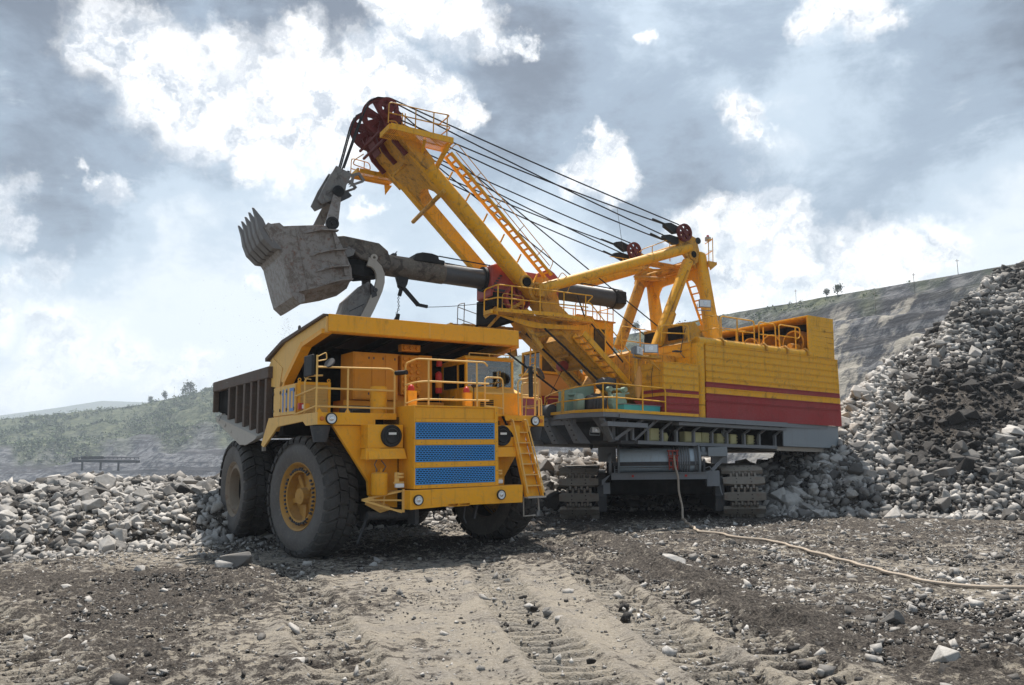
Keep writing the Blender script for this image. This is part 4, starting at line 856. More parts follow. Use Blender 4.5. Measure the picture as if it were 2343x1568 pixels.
# ================================================================ rope shovel
# local frame: u towards the tail, v towards the viewer's side, w up (MB(flip) maps v to -y); slightly nose-up on its tracks
DCEN = 25.0 / sin(radians(60 - 10.4)); SO = Vector((sin(radians(10.4)) * DCEN, cos(radians(10.4)) * DCEN, 0))
SHM = Matrix.Translation(SO) @ Matrix.Rotation(radians(30), 4, 'Z') @ Matrix.Rotation(radians(2.1), 4, 'Y')
SH = empty('rope_shovel', SHM)
tag(SH, 'giant yellow and red electric rope shovel with raised bucket standing on crawler tracks', 'excavator')
def B(): return MB(flip=True)
def pz(v0, v1):      # prism helpers for polygons given as (u, w)
    return (lambda u, w: (u, v0, w)), (lambda u, w: (u, v1, w))
BW = lambda u, off=1.38: (off + .669 * 0 - .669 * u) / .743   # boom centre line w(u)
AX = Vector((-.743, 0, .669)); NRM = Vector((.669, 0, .743))    # up the boom; normal to the boom (towards the tail/top)
def bp(s_, n_, v): # point s metres along the boom axis from u=-2.7, n off the centre line
    o = Vector((-2.7, v, BW(-2.7))); return o + AX * s_ + NRM * n_

# ---- boom: twin round beams joined by head and foot boxes
boom = B().tube(bp(3.9, 0, 1.0), bp(12.5, 0, 1.0), .26, 20).build('boom', 'sy', SH)
B().tube(bp(3.9, 0, -1.0), bp(12.5, 0, -1.0), .26, 20).build('boom_beam', 'sy', boom)
q = B(); q.tube(bp(-.6, 0, .95), bp(3.6, 0, .95), .32, 20); q.build('boom_foot_beam', 'sydirty', boom)
q = B(); q.tube(bp(-.6, 0, -.95), bp(3.6, 0, -.95), .32, 20); q.build('boom_foot_beam', 'sydirty', boom)
q = B()
for v0, v1 in ((-1.28, -.62), (.62, 1.28)): q.prism([(3.2, -.33), (3.2, .33), (4.1, .40), (5.2, .27), (5.2, -.27), (4.1, -.40)], lambda a, n_: bp(a, n_, v0), lambda a, n_: bp(a, n_, v1))
q.build('boom_pivot_box', 'sydirty', boom)
# web between the foot beams with a window
q = B(); 
for a0, a1 in ((.1, .55), (1.9, 3.4)): q.prism([(a0, -.18), (a0, .18), (a1, .18), (a1, -.18)], lambda a, n_: bp(a, n_, -.62), lambda a, n_: bp(a, n_, .62))
q.prism([(.5, -.12), (.5, .12), (2.0, .12), (2.0, -.12)], lambda a, n_: bp(a, n_, -.62), lambda a, n_: bp(a, n_, -.30)); q.prism([(.5, -.12), (.5, .12), (2.0, .12), (2.0, -.12)], lambda a, n_: bp(a, n_, .30), lambda a, n_: bp(a, n_, .62))
for a in (.5, 1.2, 2.0, 2.7): q.prism([(a, -.36), (a, .2), (a + .04, .2), (a + .04, -.36)], lambda s_, n_: bp(s_, n_, -.62), lambda s_, n_: bp(s_, n_, .62))
q.build('foot_web', 'sydirty', boom)
# head box with an arched crotch
q = B(); n_a = 10
prof_ = [(10.0 - 1.0 * 0, .62)]
arch = [(10.1 + .74 * sqrt(max(0, 1 - (v / .74) ** 2)), v) for v in np.linspace(-.74, .74, n_a)]
vs = []; fs = []
for i, (s_, v) in enumerate(arch):
    vs += [bp(s_, -.21, v), bp(11.35, -.21, v), bp(s_, .28, v), bp(11.35, .21, v)]
for i in range(n_a - 1):
    o = 4 * i; fs += [(o, o + 1, o + 5, o + 4), (o + 2, o + 6, o + 7, o + 3), (o, o + 4, o + 6, o + 2), (o + 1, o + 3, o + 7, o + 5)]
fs += [(0, 2, 3, 1), (o + 4, o + 5, o + 7, o + 6)]
q.add(vs, fs)
q.prism([(11.3, -.215), (11.3, .215), (12.5, .28), (12.9, .2), (12.9, -.2), (12.5, -.28)], lambda a, n_: bp(a, n_, -1.27), lambda a, n_: bp(a, n_, 1.27))
q.build('boom_head', 'sydirty', boom)
q = B(); q.tube((-12.3, .75, 11.4), (-11.2, -.1, 12.6), .06, 8); q.tube(bp(10.4, -.42, 1.5), bp(10.1, -.42, -1.7), .08, 8); q.build('head_strut', 'sydirty', boom)
# cheek plates holding the head shaft
HS = Vector((-12.72, 0, 13.42))
for v in (-1.05, .02, 1.0):
    q = B(); a = bp(11.0, 0, v); dv = HS - Vector((HS.x * 0, 0, 0))
    up_ = Vector((HS.x - bp(12.2, 0, 0).x, 0, HS.z - bp(12.2, 0, 0).z)); L_ = up_.length; up_.normalize(); sd_ = Vector((up_.z, 0, -up_.x))
    bs_ = bp(12.2, 0, 0)
    def f_(o): return lambda a_, n_: Vector((0, v + o, 0)) + bs_ + up_ * a_ + sd_ * n_
    q.prism([(-.1, -.42), (-.1, .36), (.5, .34), (L_ + .12, .16), (L_ + .12, -.16), (.5, -.46)], f_(-.045), f_(.045)); q.build('cheek_plate', 'dred', boom)
q = B(); q.tube((-12.9, -1.0, 12.75), (-12.9, 1.0, 12.75), .05, 8); q.tube((-12.75, -1.0, 12.5), (-12.75, 1.0, 12.5), .05, 8); q.prism([(-12.95, 12.85), (-12.6, 12.3), (-12.55, 12.32), (-12.9, 12.88)], *pz(-.3, .25)); q.tube((HS.x, -1.25, HS.z), (HS.x, 1.42, HS.z), .12, 14); q.build('head_shaft', 'dred', boom)
def sheave(c, R_, name='sheave', spokes=7, hub=.14, th=.16, par=boom, mat='dred', rimw=.13):
    c = Vector(c); q = B()
    q.lathe([(-th / 2, R_ - rimw), (-th / 2, R_), (-th / 5, R_ - .05), (th / 5, R_ - .05), (th / 2, R_), (th / 2, R_ - rimw), (-th / 2, R_ - rimw)], c, (0, 1, 0), 44, smooth=False)
    q.lathe([(-th * .7, 0), (-th * .7, hub), (th * .7, hub), (th * .7, 0)], c, (0, 1, 0), 18)
    for k in range(spokes):
        t_ = 2 * pi * k / spokes + .2; d = Vector((cos(t_), 0, sin(t_))); e_ = Vector((-sin(t_), 0, cos(t_)))
        r1 = R_ - rimw + .02
        q.prism([(hub * .8, -.055), (hub * .8, .055), (r1, .12 * R_ / .65), (r1, -.12 * R_ / .65)], lambda a, b2: c + d * a + e_ * b2 + Vector((0, -.03, 0)), lambda a, b2: c + d * a + e_ * b2 + Vector((0, .03, 0)))
    return q.build(name, mat, par)
sheave((HS.x, .62, HS.z), .70); sheave((HS.x, -.62, HS.z - .05), .70); sheave((HS.x, 1.2, HS.z + .12), .36, spokes=5, hub=.12, th=.14, rimw=.12); sheave((HS.x, -1.2, HS.z + .1), .36, spokes=5, hub=.12, th=.14, rimw=.12)

for s_ in (-1, 1): q = B(); q.prism([(5.2, -.235), (5.2, .235), (11.3, .235), (11.3, -.235)], lambda a, n_: bp(a, n_, s_ * .74), lambda a, n_: bp(a, n_, s_ * .99)); q.build('inner_web', 'sy', boom)
# ---- railings / walkways helper
def srail(paths, r=.02, posts=(), name='railing', mat='sy', par=SH):
    q = B()
    for p in paths: q.path(rounded(p, .12), r, 6)
    for a, b_ in posts: q.tube(a, b_, r, 6)
    return q.build(name, mat, par)
def grating(par, u0, u1, v0, v1, w, n=18, mat='sy'):
    q = B()
    for k in range(n): u = u0 + (u1 - u0) * k / (n - 1); q.box((u - .012, v0, w - .02), (u + .012, v1, w + .01))
    for v in (v0, (v0 + v1) / 2, v1): q.box((u0, v - .01, w - .03), (u1, v + .01, w + .005))
    return q.build('grating', mat, par, kind='stuff')
# upper platform on the near side of the boom head
q = B(); q.box((-12.85, 1.86, 12.52), (-10.6, 1.92, 12.72)); q.box((-12.9, 1.0, 12.52), (-12.84, 1.86, 12.70)); q.box((-10.66, 1.0, 12.52), (-10.6, 1.86, 12.68)); q.beam((-10.7, 1.8, 12.55), (-10.9, 1.0, 11.7), .12); q.beam((-11.6, 1.8, 12.5), (-11.4, 1.0, 12.1), .10)
up1 = q.build('upper_platform', 'sy', boom); grating(up1, -12.82, -10.66, 1.0, 1.85, 12.56, 36)
srail([[(-12.95, 1.9, 12.7), (-12.95, 1.9, 13.42), (-11.4, 1.9, 13.45), (-10.75, 1.9, 13.5), (-10.85, 1.2, 13.4)], [(-12.95, 1.9, 13.05), (-10.7, 1.9, 13.08), (-10.8, 1.2, 13.0)], [(-12.7, 1.2, 13.1), (-12.4, 1.2, 13.15), (-12.3, 1.2, 12.9)]], r=.022, posts=[((-12.0, 1.9, 12.7), (-12.0, 1.9, 13.44)), ((-11.35, 1.9, 12.7), (-11.35, 1.9, 13.45)), ((-10.85, 1.9, 12.7), (-10.85, 1.9, 13.48)), ((-12.1, 1.2, 12.6), (-12.1, 1.2, 13.5)), ((-12.2, 1.2, 12.6), (-12.2, 1.2, 13.5))], mat='sydirty')
# lower platform on the far side
q = B(); q.box((-12.85, -2.0, 12.05), (-11.4, -1.93, 12.24)); q.box((-12.9, -1.93, 12.05), (-12.84, -1.2, 12.2)); q.box((-12.8, -1.26, 12.05), (-11.4, -1.2, 12.2)); q.prism([(-11.6, 12.05), (-11.3, 12.05), (-11.55, 11.65)], *pz(-1.95, -1.9)); q.beam((-12.0, -1.9, 12.2), (-11.5, -1.3, 12.9), .09)
lp1 = q.build('lower_platform', 'sy', boom); grating(lp1, -12.82, -11.4, -1.92, -1.27, 12.1, 26)
srail([[(-12.9, -1.97, 12.2), (-12.9, -1.97, 12.82), (-12.2, -1.97, 12.78), (-12.15, -1.97, 12.5), (-12.95, -1.6, 12.45), (-13.0, -1.3, 12.5), (-12.7, -1.2, 12.75)], [(-12.9, -1.97, 12.42), (-11.6, -1.97, 12.3)]], posts=[((-12.4, -1.97, 12.2), (-12.4, -1.97, 12.8))], mat='sydirty')
# ladder way up the boom
q = B(); o1 = .74; lv0, lv1 = 1.1, 1.55
for v in (lv0, lv1): q.beam(bp(5.6, o1, v), bp(11.2, o1, v), .06, .14, upv=(0, 1, 0))
lad = q.build('boom_ladder', 'sy', boom)
for k in range(20): B().beam(bp(5.75 + k * .285, o1, lv0 + .03), bp(5.75 + k * .285, o1, lv1 - .03), .07, .05).build('rung', 'sy', lad)
q = B(); [q.beam(bp(5.8 + k * .95, .25, 1.1), bp(5.9 + k * .95, .58, 1.1), .05) for k in range(6)]; q.build('ladder_brackets', 'sy', lad, kind='stuff')
srail([[bp(11.3, .6, 1.6), bp(11.3, 1.15, 1.6), bp(9.2, 1.15, 1.6), bp(5.9, 1.15, 1.6), bp(5.75, .65, 1.6)], [bp(11.1, .9, 1.6), bp(5.9, .9, 1.6)]], r=.016, posts=[(bp(a, .62, 1.6), bp(a, 1.15, 1.6)) for a in (10, 8.8, 7.6, 6.5)], mat='sydirty', name='ladder_handrail')
srail([[bp(5.3, .6, 1.6), bp(5.4, 1.15, 1.6), bp(4.9, 1.2, 1.6), bp(4.7, .7, 1.6)], [bp(5.2, .6, 1.3), bp(5.3, 1.0, 1.3), bp(4.95, 1.05, 1.3)]], r=.016, mat='sydirty')

# ---- pivot pins and collars near the handle
for s_ in (-1, 1):
    q = B(); q.lathe([(0, .0), (0, .26), (.08, .26), (.10, .20), (.06, .16)], (-7.28, s_ * 1.26, 8.25), (0, s_, 0), 24); c_ = q.build('pivot_collar', 'sydirty', boom)
    B().lathe([(0, 0), (.12, 0.001), (.12, .16), (0, .16)], (-7.28, s_ * 1.27, 8.25), (0, s_, 0), 20).build('pin', 'void', c_)
    q = B(); q.lathe([(0, 0), (0, .34), (.06, .34), (.10, .28), (.07, .22), (.12, .20), (.10, .10), (.12, 0)], (-6.85, s_ * 1.32, 7.95), (0, s_, 0), 28); q.build('strut_collar', 'sydirty', boom)
# the loops and lugs beside the boom foot
q = B(); q.prism([(4.2, .36), (5.9, .36), (5.6, .9), (5.2, .95), (4.6, .7)], lambda a, n_: bp(a, n_, .7), lambda a, n_: bp(a, n_, .95)); q.build('stay_lug', 'sydirty', boom)

# ---- dipper handle: smooth tube in a red saddle block, with a steel-sleeved front half
HZ_ = 8.46
hd = B().lathe([(-10.2, .36), (-2.5, .36), (-2.45, .40), (-2.1, .41), (-2.0, .36), (-1.98, .0)], (0, 0, HZ_), (1, 0, 0), 32).build('dipper_handle', 'tube', SH)
B().lathe([(-12.3, .0), (-12.3, .37), (-10.2, .385), (-9.98, .385), (-9.97, .36)], (0, 0, HZ_), (1, 0, 0), 32).build('handle_sleeve', 'tubedirty', hd)
q = B(); q.prism([(-11.2, 8.80), (-11.15, 8.95), (-10.9, 9.03), (-10.55, 9.04), (-10.3, 8.99), (-10.28, 8.86), (-10.05, 8.85), (-10.05, 8.70), (-11.2, 8.70)], *pz(-.34, .34)); q.build('rope_guide', 'black', hd, bevel=.03)
q = B(); q.lathe([(0, .40), (.03, .46), (.05, .40)], (-2.55, 0, HZ_), (1, 0, 0), 24); q.box((-2.5, -.28, 8.2), (-2.05, .42, 8.72)); q.build('end_clamp', 'black', hd, bevel=.04)
for u in (-11.85, -12.35): q = B(); q.box((u - .06, -.2, 8.83), (u + .08, .1, 8.9)); q.beam((u, 0, 8.86), (u + .12, 0, 9.0), .03); q.build('cleat', 'dgrey', hd)
q = B(); q.path([(-10.3, .34, 8.97), (-9, .38, 8.93), (-8.1, .42, 8.9), (-7.2, .44, 8.86), (-5.5, .42, 8.82), (-2.4, .38, 8.75)], .025, 6); q.path([(-10.3, -.34, 8.97), (-8, -.4, 8.92), (-2.4, -.38, 8.78)], .025, 6); q.build('crowd_rope', 'rope', hd)
q = B(); q.prism([(-8.30, 7.75), (-8.32, 8.9), (-8.2, 8.95), (-8.0, 9.0), (-7.85, 9.15), (-7.65, 9.18), (-7.45, 8.95), (-7.3, 8.85), (-7.3, 7.75)], *pz(-.60, .60)); sad = q.build('saddle_block', 'saddle', SH, bevel=.06)
q = B(); q.prism([(-7.2, 8.0), (-7.2, 8.85), (-6.4, 8.85), (-6.1, 9.0), (-5.85, 9.12), (-5.6, 8.98), (-5.4, 8.8), (-5.4, 8.0)], *pz(-.58, .58)); q.build('saddle_block_rear', 'saddle', SH, bevel=.06)
q = B(); q.lathe([(0, .38), (0, .46), (.10, .47), (.10, .38)], (-8.42, 0, HZ_), (1, 0, 0), 28); q.build('front_collar', 'black', sad)
q = B(); q.box((-8.1, -.95, 6.9), (-7.3, .50, 7.8)); q.box((-8.25, .2, 7.4), (-7.4, .62, 7.9)); q.build('crowd_casing', 'void', sad)
q = B(); q.lathe([(-.10, .42), (-.1, .52), (.1, .52), (.1, .42)], (-7.35, .78, 7.72), (0, 1, 0), 30); [q.beam((-7.35, .78, 7.72), (-7.35 + .45 * cos(a), .78, 7.72 + .45 * sin(a)), .07, .1) for a in np.linspace(0, 2 * pi, 7)[:-1]]; q.lathe([(-.12, 0), (-.12, .12), (.12, .12), (.12, 0)], (-7.35, .78, 7.72), (0, 1, 0), 14); q.build('crowd_wheel', 'saddle', sad)
q = B(); [q.box((-8.35 + .07 * k, .61, 8.0 + .1 * k), (-8.25 + .07 * k, .64, 8.05 + .1 * k)) for k in range(6)]; q.lathe([(0, .1), (.05, .1), (.05, 0)], (-7.6, .6, 8.75), (0, 1, 0), 12); q.box((-8.2, .6, 7.95), (-7.35, .66, 8.02)); q.build('saddle_bolts', 'dgrey', sad)
q = B(); q.beam((-8.0, .5, 7.4), (-8.4, .3, 7.0), .12); q.beam((-7.8, .9, 7.2), (-7.2, .9, 7.6), .1); q.beam((-7.5, .9, 6.95), (-7.0, .9, 7.35), .1); q.build('crowd_levers', 'sydirty', sad)

# ---- crowd platform on the near side, and its far twin
def platform(v0, v1, s_):
    q = B(); a, b_ = sorted((v0, v1))
    q.prism([(-8.75, 6.93), (-8.75, 7.05), (-6.1, 7.16), (-4.75, 7.08), (-4.7, 6.96), (-6.1, 7.02)], *pz(v1 - .03 * s_, v1 + .03 * s_))
    q.box((-8.98, a, 6.85), (-8.9, b_, 6.98)); q.prism([(-8.75, v1), (-8.98, v1 - .5 * s_), (-8.90, v1 - .5 * s_), (-8.7, v1)], lambda u, v: (u, v, 6.85), lambda u, v: (u, v, 7.0))
    q.prism([(-8.6, 6.92), (-6.7, 6.78), (-5.0, 6.86), (-5.0, 6.72), (-6.7, 6.6), (-7.2, 6.6)], *pz(v0 + .1 * s_, v0 + .16 * s_))
    p_ = q.build('crowd_platform', 'sy', SH)
    q = B(); [q.box((-8.6 + .42 * k, v1 + .031 * s_, 6.99), (-8.57 + .42 * k, v1 + .05 * s_, 7.05)) for k in range(9)]; q.build('clips', 'sydirty', p_)
    grating(p_, -8.85, -4.75, a + .02, b_ - .05, 6.96, 44, 'sydirty'); return p_
platform(1.3, 1.85, 1)
v = 1.9
srail([[(-8.98, 1.35, 6.95), (-8.98, 1.35, 7.75), (-8.75, v, 7.86), (-6.3, v, 7.92), (-4.75, v, 7.95), (-5.0, v, 7.7)], [(-8.98, 1.35, 7.38), (-8.75, v, 7.41), (-6.3, v, 7.46), (-5.0, v, 7.5)]], r=.024, posts=[((-8.75, v, 7.0), (-8.75, v, 7.86)), ((-8.2, v, 7.0), (-8.2, v, 7.88)), ((-7.05, v, 7.05), (-7.05, v, 7.9)), ((-6.05, v, 7.1), (-6.05, v, 7.92)), ((-5.1, v, 7.05), (-5.1, v, 7.94))])
srail([[(-8.35, 1.5, 7.0), (-8.35, 1.5, 7.68), (-7.5, 1.5, 7.66), (-7.5, 1.5, 7.0)]], r=.018, mat='sydirty'); srail([[(-8.35, 1.5, 7.3), (-7.5, 1.5, 7.28)]], r=.018, mat='sydirty')
q = B(); q.beam((-7.5, 1.3, 6.95), (-6.6, 1.3, 5.9), .16); q.beam((-5.9, 1.3, 6.8), (-5.2, 1.1, 6.5), .22); q.box((-6.2, 1.05, 6.45), (-5.9, 1.3, 6.95)); q.tube((-6.9, 1.2, 6.35), (-4.9, 1.2, 6.75), .12, 10); q.beam((-8.4, 1.4, 6.9), (-8.8, 1.0, 6.3), .08); q.build('platform_brackets', 'sydirty', SH, kind='stuff')
platform(-1.3, -1.9, -1)
v = -1.95
srail([[(-8.4, v, 7.0), (-8.4, v, 7.85), (-8.15, v, 7.93)], [(-8.4, v, 7.75), (-7.5, v, 7.55), (-6.3, v, 7.6)], [(-8.4, v, 7.3), (-7.5, v, 7.1), (-6.3, v, 7.2)]], r=.018, mat='grey', posts=[((-8.12, v, 7.0), (-8.12, v, 7.95)), ((-7.5, v, 6.9), (-7.5, v, 7.95)), ((-7.3, v, 6.9), (-7.3, v, 7.5)), ((-6.8, v, 6.9), (-6.8, v, 7.5)), ((-6.5, v, 6.9), (-6.5, v, 7.5))])
q = B(); q.prism([(-8.3, 6.9), (-6.5, 7.0), (-6.3, 5.9), (-7.6, 6.3)], *pz(-1.2, -.9)); q.box((-8.6, -1.4, 6.75), (-7.0, -1.0, 6.95)); q.build('under_saddle_frame', 'sydirty', SH)
q = B(); q.lathe([(0, .0), (.02, .2), (.3, .2), (.32, 0)], (-4.75, -.3, 5.55), (0, 1, 0), 16); q.build('limit_drum', 'saddle', SH)

# ---- suspension ropes
q = B()
F1 = [(-.30, 1.60, 11.50), (-.80, 1.50, 10.92), (-1.05, 1.70, 11.33), (-1.12, 1.56, 10.74)]
T1 = [(HS.x + .10, 1.24, HS.z + .46), (HS.x + .14, 1.14, HS.z + .42), (HS.x + .45, 1.26, HS.z - .22), (HS.x + .42, 1.14, HS.z - .26)]
def sag(a, b_, s_, n=14): a = Vector(a); b_ = Vector(b_); return [a.lerp(b_, i / n) - Vector((0, 0, s_ * 4 * (i / n) * (1 - i / n))) for i in range(n + 1)]
for i, (a, b_) in enumerate(zip(T1, F1)): B().path(sag(a, b_, .06 + .03 * i), .026, 6).build('suspension_rope', 'rope', SH)
for i, (a, b_) in enumerate(zip(T1, F1)): B().path(sag((a[0], -a[1], a[2]), (b_[0] + .1, -b_[1], b_[2]), .08 + .03 * i), .026, 6).build('suspension_rope', 'rope', SH)
# hoist ropes: boom head down to the drum in the house, and down to the bail
for v in (.6, -.6):
    B().path(sag((HS.x + .2, v, HS.z + .62), (1.2, v, 6.45), .04), .024, 6).build('hoist_rope', 'rope', SH)
for i, (u, v) in enumerate(((-13.37, .78), (-13.40, .52), (-13.40, -.48), (-13.42, -.74))):
    B().path([(HS.x + .1, v, HS.z + .68), (HS.x - .25, v, HS.z + .62), (HS.x - .55, v, HS.z + .38), (HS.x - .68, v, HS.z), (-13.88, .40 - .26 * i, 11.44)], .026, 6).build('hoist_rope', 'rope', SH)
# crowd ropes passing over the front of the boom foot
for v, o_ in ((1.5, 0), (.2, .0)):
    B().path([(-6.6, v, 6.6), (-5.6, v, 5.9), (-3.3, v, 4.2)], .04, 6).build('crowd_haul_rope', 'rope', SH)
B().path([(-8.55 + .4, -.9, 6.9), (-6.6, -.9, 5.9), (-4.2, -.9, 4.5)], .04, 6).build('crowd_haul_rope', 'rope', SH)
B().path([(-5.2, 1.5, 8.0), (-4.9, 1.5, 7.3), (-1.9, 1.5, 4.6)], .03, 6).build('crowd_haul_rope', 'rope', SH)

# ---- bail and dipper
q = B()
bu = Vector((-14.42, 0, 9.55)); bt = Vector((-13.78, 0, 11.3))
# equalizer block: two side plates and a box
for v in (-.42, .42):
    q = B(); q.prism([(-14.16, 11.46), (-13.60, 11.28), (-13.95, 10.45), (-14.55, 10.05), (-14.70, 10.2), (-14.5, 10.75)], *pz(v - .04, v + .04))
    eq = q.build('equalizer', 'bail', SH, bevel=.015)
    for poly in ([(-13.62, 11.28), (-13.36, 11.40), (-13.14, 11.16), (-13.20, 11.08), (-13.68, 10.82), (-13.72, 10.98)],):
        q = B(); 
        q.prism([poly[0], poly[1], (-13.38, 11.30), (-13.60, 11.18)], *pz(v - .035, v + .035)); q.prism([(-13.38, 11.30), poly[1], poly[2], (-13.25, 11.14)], *pz(v - .035, v + .035)); q.prism([(-13.25, 11.14), poly[2], poly[3], poly[4], (-13.62, 10.93)], *pz(v - .035, v + .035)); q.prism([(-13.60, 11.18), (-13.52, 11.22), (-13.55, 10.96), (-13.70, 10.9)], *pz(v - .035, v + .035)); q.build('stop_bracket', 'bail', eq)
q = B(); q.prism([(-14.13, 11.42), (-13.66, 11.26), (-13.96, 10.55), (-14.45, 10.3)], *pz(-.375, .375)); q.build('equalizer_box', 'bail', SH, bevel=.02)
q = B(); [q.lathe([(0, .05), (.12, .05), (.13, 0)], (-14.0 + .1 * k, -.3 + .2 * k, 11.38 - .03 * k), (.1, 0, 1), 10) for k in range(4)]; q.build('rope_sockets', 'black', SH)
q = B(); q.tube((-14.07, -.55, 10.56), (-14.07, .55, 10.56), .17, 18); q.lathe([(0, .10), (.02, .19), (.08, .19), (.1, .1)], (-14.07, .5, 10.56), (0, 1, 0), 20); q.build('bail_pin', 'black', SH)
q = B(); q.prism([(-13.95, 10.62), (-13.72, 10.62), (-13.60, 10.50), (-13.66, 10.44), (-13.98, 10.22), (-14.1, 10.3)], *pz(.46, .53)); q.build('stop_bracket_lower', 'dgrey', SH)
for s_ in (-1, 1):
    q = B(); vb, vt = s_ * 1.12, s_ * .36
    q.hexa([(-14.16, vt, 10.6), (-14.16, vt + .1 * s_, 10.6), (-13.93, vt, 10.5), (-13.93, vt + .1 * s_, 10.5), (-14.62, vb, 9.2), (-14.62, vb + .1 * s_, 9.2), (-14.22, vb, 9.2), (-14.22, vb + .1 * s_, 9.2)])
    q.lathe([(0, .0), (0, .20), (.14, .20), (.14, 0)], (-14.42, vb, 9.22), (0, s_, 0), 20)
    bl = q.build('bail_arm', 'bucket' if s_ > 0 else 'bail', SH, bevel=.01)
    B().lathe([(.12, .21), (.17, .21), (.18, .14), (.16, .13), (.16, .06), (.20, .05), (.2, 0)], (-14.42, vb, 9.22), (0, s_, 0), 24).build('bail_boss', 'black', bl)
# dipper shell (open top and bottom)
NS = [(-15.62, 7.0), (-15.93, 7.98), (-16.08, 8.18), (-16.32, 8.34), (-16.50, 8.78), (-16.28, 8.90), (-16.05, 8.97), (-15.92, 8.88), (-15.70, 8.93), (-14.85, 9.10), (-14.62, 9.12), (-14.30, 8.98), (-13.95, 8.35), (-13.72, 7.88), (-13.66, 7.48), (-14.60, 7.16), (-15.35, 6.88), (-15.16, 6.82), (-15.12, 6.62), (-15.27, 6.52), (-15.52, 6.72)]
for s_ in (-1, 1):
    v0 = s_ * 1.16; q = B(); q.prism(NS, *pz(v0, v0 + .07 * s_)); sidew = q.build('dipper', 'bucket', SH, bevel=.01) if s_ < 0 else q.build('dipper', 'bucket', SH, bevel=.01)
    # stiffening flanges, bowed outward
    for (ua, wa, ub, wb) in ((-15.28, 8.76, -14.25, 8.98), (-15.06, 8.07, -13.95, 8.42), (-14.88, 7.58, -13.80, 7.90), (-14.72, 7.14, -13.70, 7.48)):
        n_ = 8; vs = []
        for i in range(n_ + 1):
            t_ = i / n_; u = ua + (ub - ua) * t_; w = wa + (wb - wa) * t_ + .05 * sin(pi * t_); o_ = .03 + .16 * sin(min(1, t_ * 1.5) * pi / 2)
            vs += [(u, v0 + .07 * s_, w - .02), (u, v0 + (.07 + o_) * s_, w - .02), (u, v0 + .07 * s_, w + .02), (u, v0 + (.07 + o_) * s_, w + .02)]
        fs = []
        for i in range(n_): o = 4 * i; fs += [(o, o + 1, o + 5, o + 4), (o + 2, o + 6, o + 7, o + 3), (o + 1, o + 3, o + 7, o + 5)]
        fs += [(0, 2, 3, 1), (o + 4, o + 5, o + 7, o + 6)]
        B().add(vs, fs).build('flange', 'bucket', sidew)
    q = B(); q.prism([(-16.22, 8.28), (-16.52, 8.75), (-16.40, 8.90), (-16.2, 8.84), (-16.3, 8.70), (-16.25, 8.5)], *pz(v0 + .07 * s_, v0 + .12 * s_)); q.beam((-15.55, v0 + .08 * s_, 8.9), (-15.05, v0 + .08 * s_, 7.0), .02, .03); q.beam((-14.35, v0 + .1 * s_, 8.9), (-14.2, v0 + .1 * s_, 8.4), .1, .1); q.beam((-13.95, v0 + .1 * s_, 7.85), (-13.9, v0 + .1 * s_, 7.6), .1, .1); q.build('wear_plate', 'bucket', sidew)
q = B(); fr_ = [(-16.40, 8.5), (-16.32, 8.34), (-16.08, 8.18), (-15.93, 7.98), (-15.62, 7.0), (-15.52, 6.72), (-15.27, 6.52), (-15.12, 6.62), (-15.40, 6.85), (-15.50, 7.05), (-15.80, 8.02), (-16.05, 8.35), (-16.25, 8.6)]
q.prism(fr_, *pz(-1.155, 1.155)); q.build('dipper_front', 'bucket', SH, bevel=.01)
q = B(); q.prism([(-14.62, 9.10), (-14.30, 8.98), (-13.95, 8.35), (-13.68, 7.85), (-13.66, 7.48), (-13.80, 7.5), (-14.12, 8.3), (-14.45, 8.88)], *pz(-1.155, 1.155)); q.build('dipper_back', 'tubedirty', SH)
nb_ = [(-15.40, 6.86), (-15.25, 6.90), (-14.74, 7.13), (-14.0, 7.36), (-13.70, 7.48)]; lb_ = [(-15.35, 6.58), (-15.1, 6.64), (-14.5, 6.82), (-13.95, 7.05), (-13.62, 7.34)]
q = B(); vs = []
for (a, b_), (c_, d_) in zip(nb_, lb_): vs += [(a, 1.15, b_), (a, 1.10, b_ + .03), (c_, .55, d_), (c_, .50, d_ + .03)]
fs = []
for i in range(4): o = 4 * i; fs += [(o, o + 2, o + 6, o + 4), (o + 1, o + 5, o + 7, o + 3), (o + 2, o + 3, o + 7, o + 6)]
q.add(vs, fs); q.build('dipper_lower_band', 'bucket', SH)
for v in np.linspace(-1.08, 1.08, 5):
    q = B(); sp = [(-16.06, 8.12, .14, .20), (-16.34, 8.38, .17, .19), (-16.52, 8.70, .14, .165), (-16.64, 9.02, .10, .12), (-16.84, 9.34, .03, .035)]
    vs = []
    for (u, w, a, b_) in sp: vs += [(u - a, v - b_, w), (u + a, v - b_, w), (u + a, v + b_, w), (u - a, v + b_, w)]
    fs = [(0, 1, 2, 3), (16, 17, 18, 19)]
    for i in range(4):
        for j in range(4): fs.append((4 * i + j, 4 * i + (j + 1) % 4, 4 * i + 4 + (j + 1) % 4, 4 * i + 4 + j))
    q.add(vs, fs); q.build('tooth', 'tooth', SH, bevel=.015)
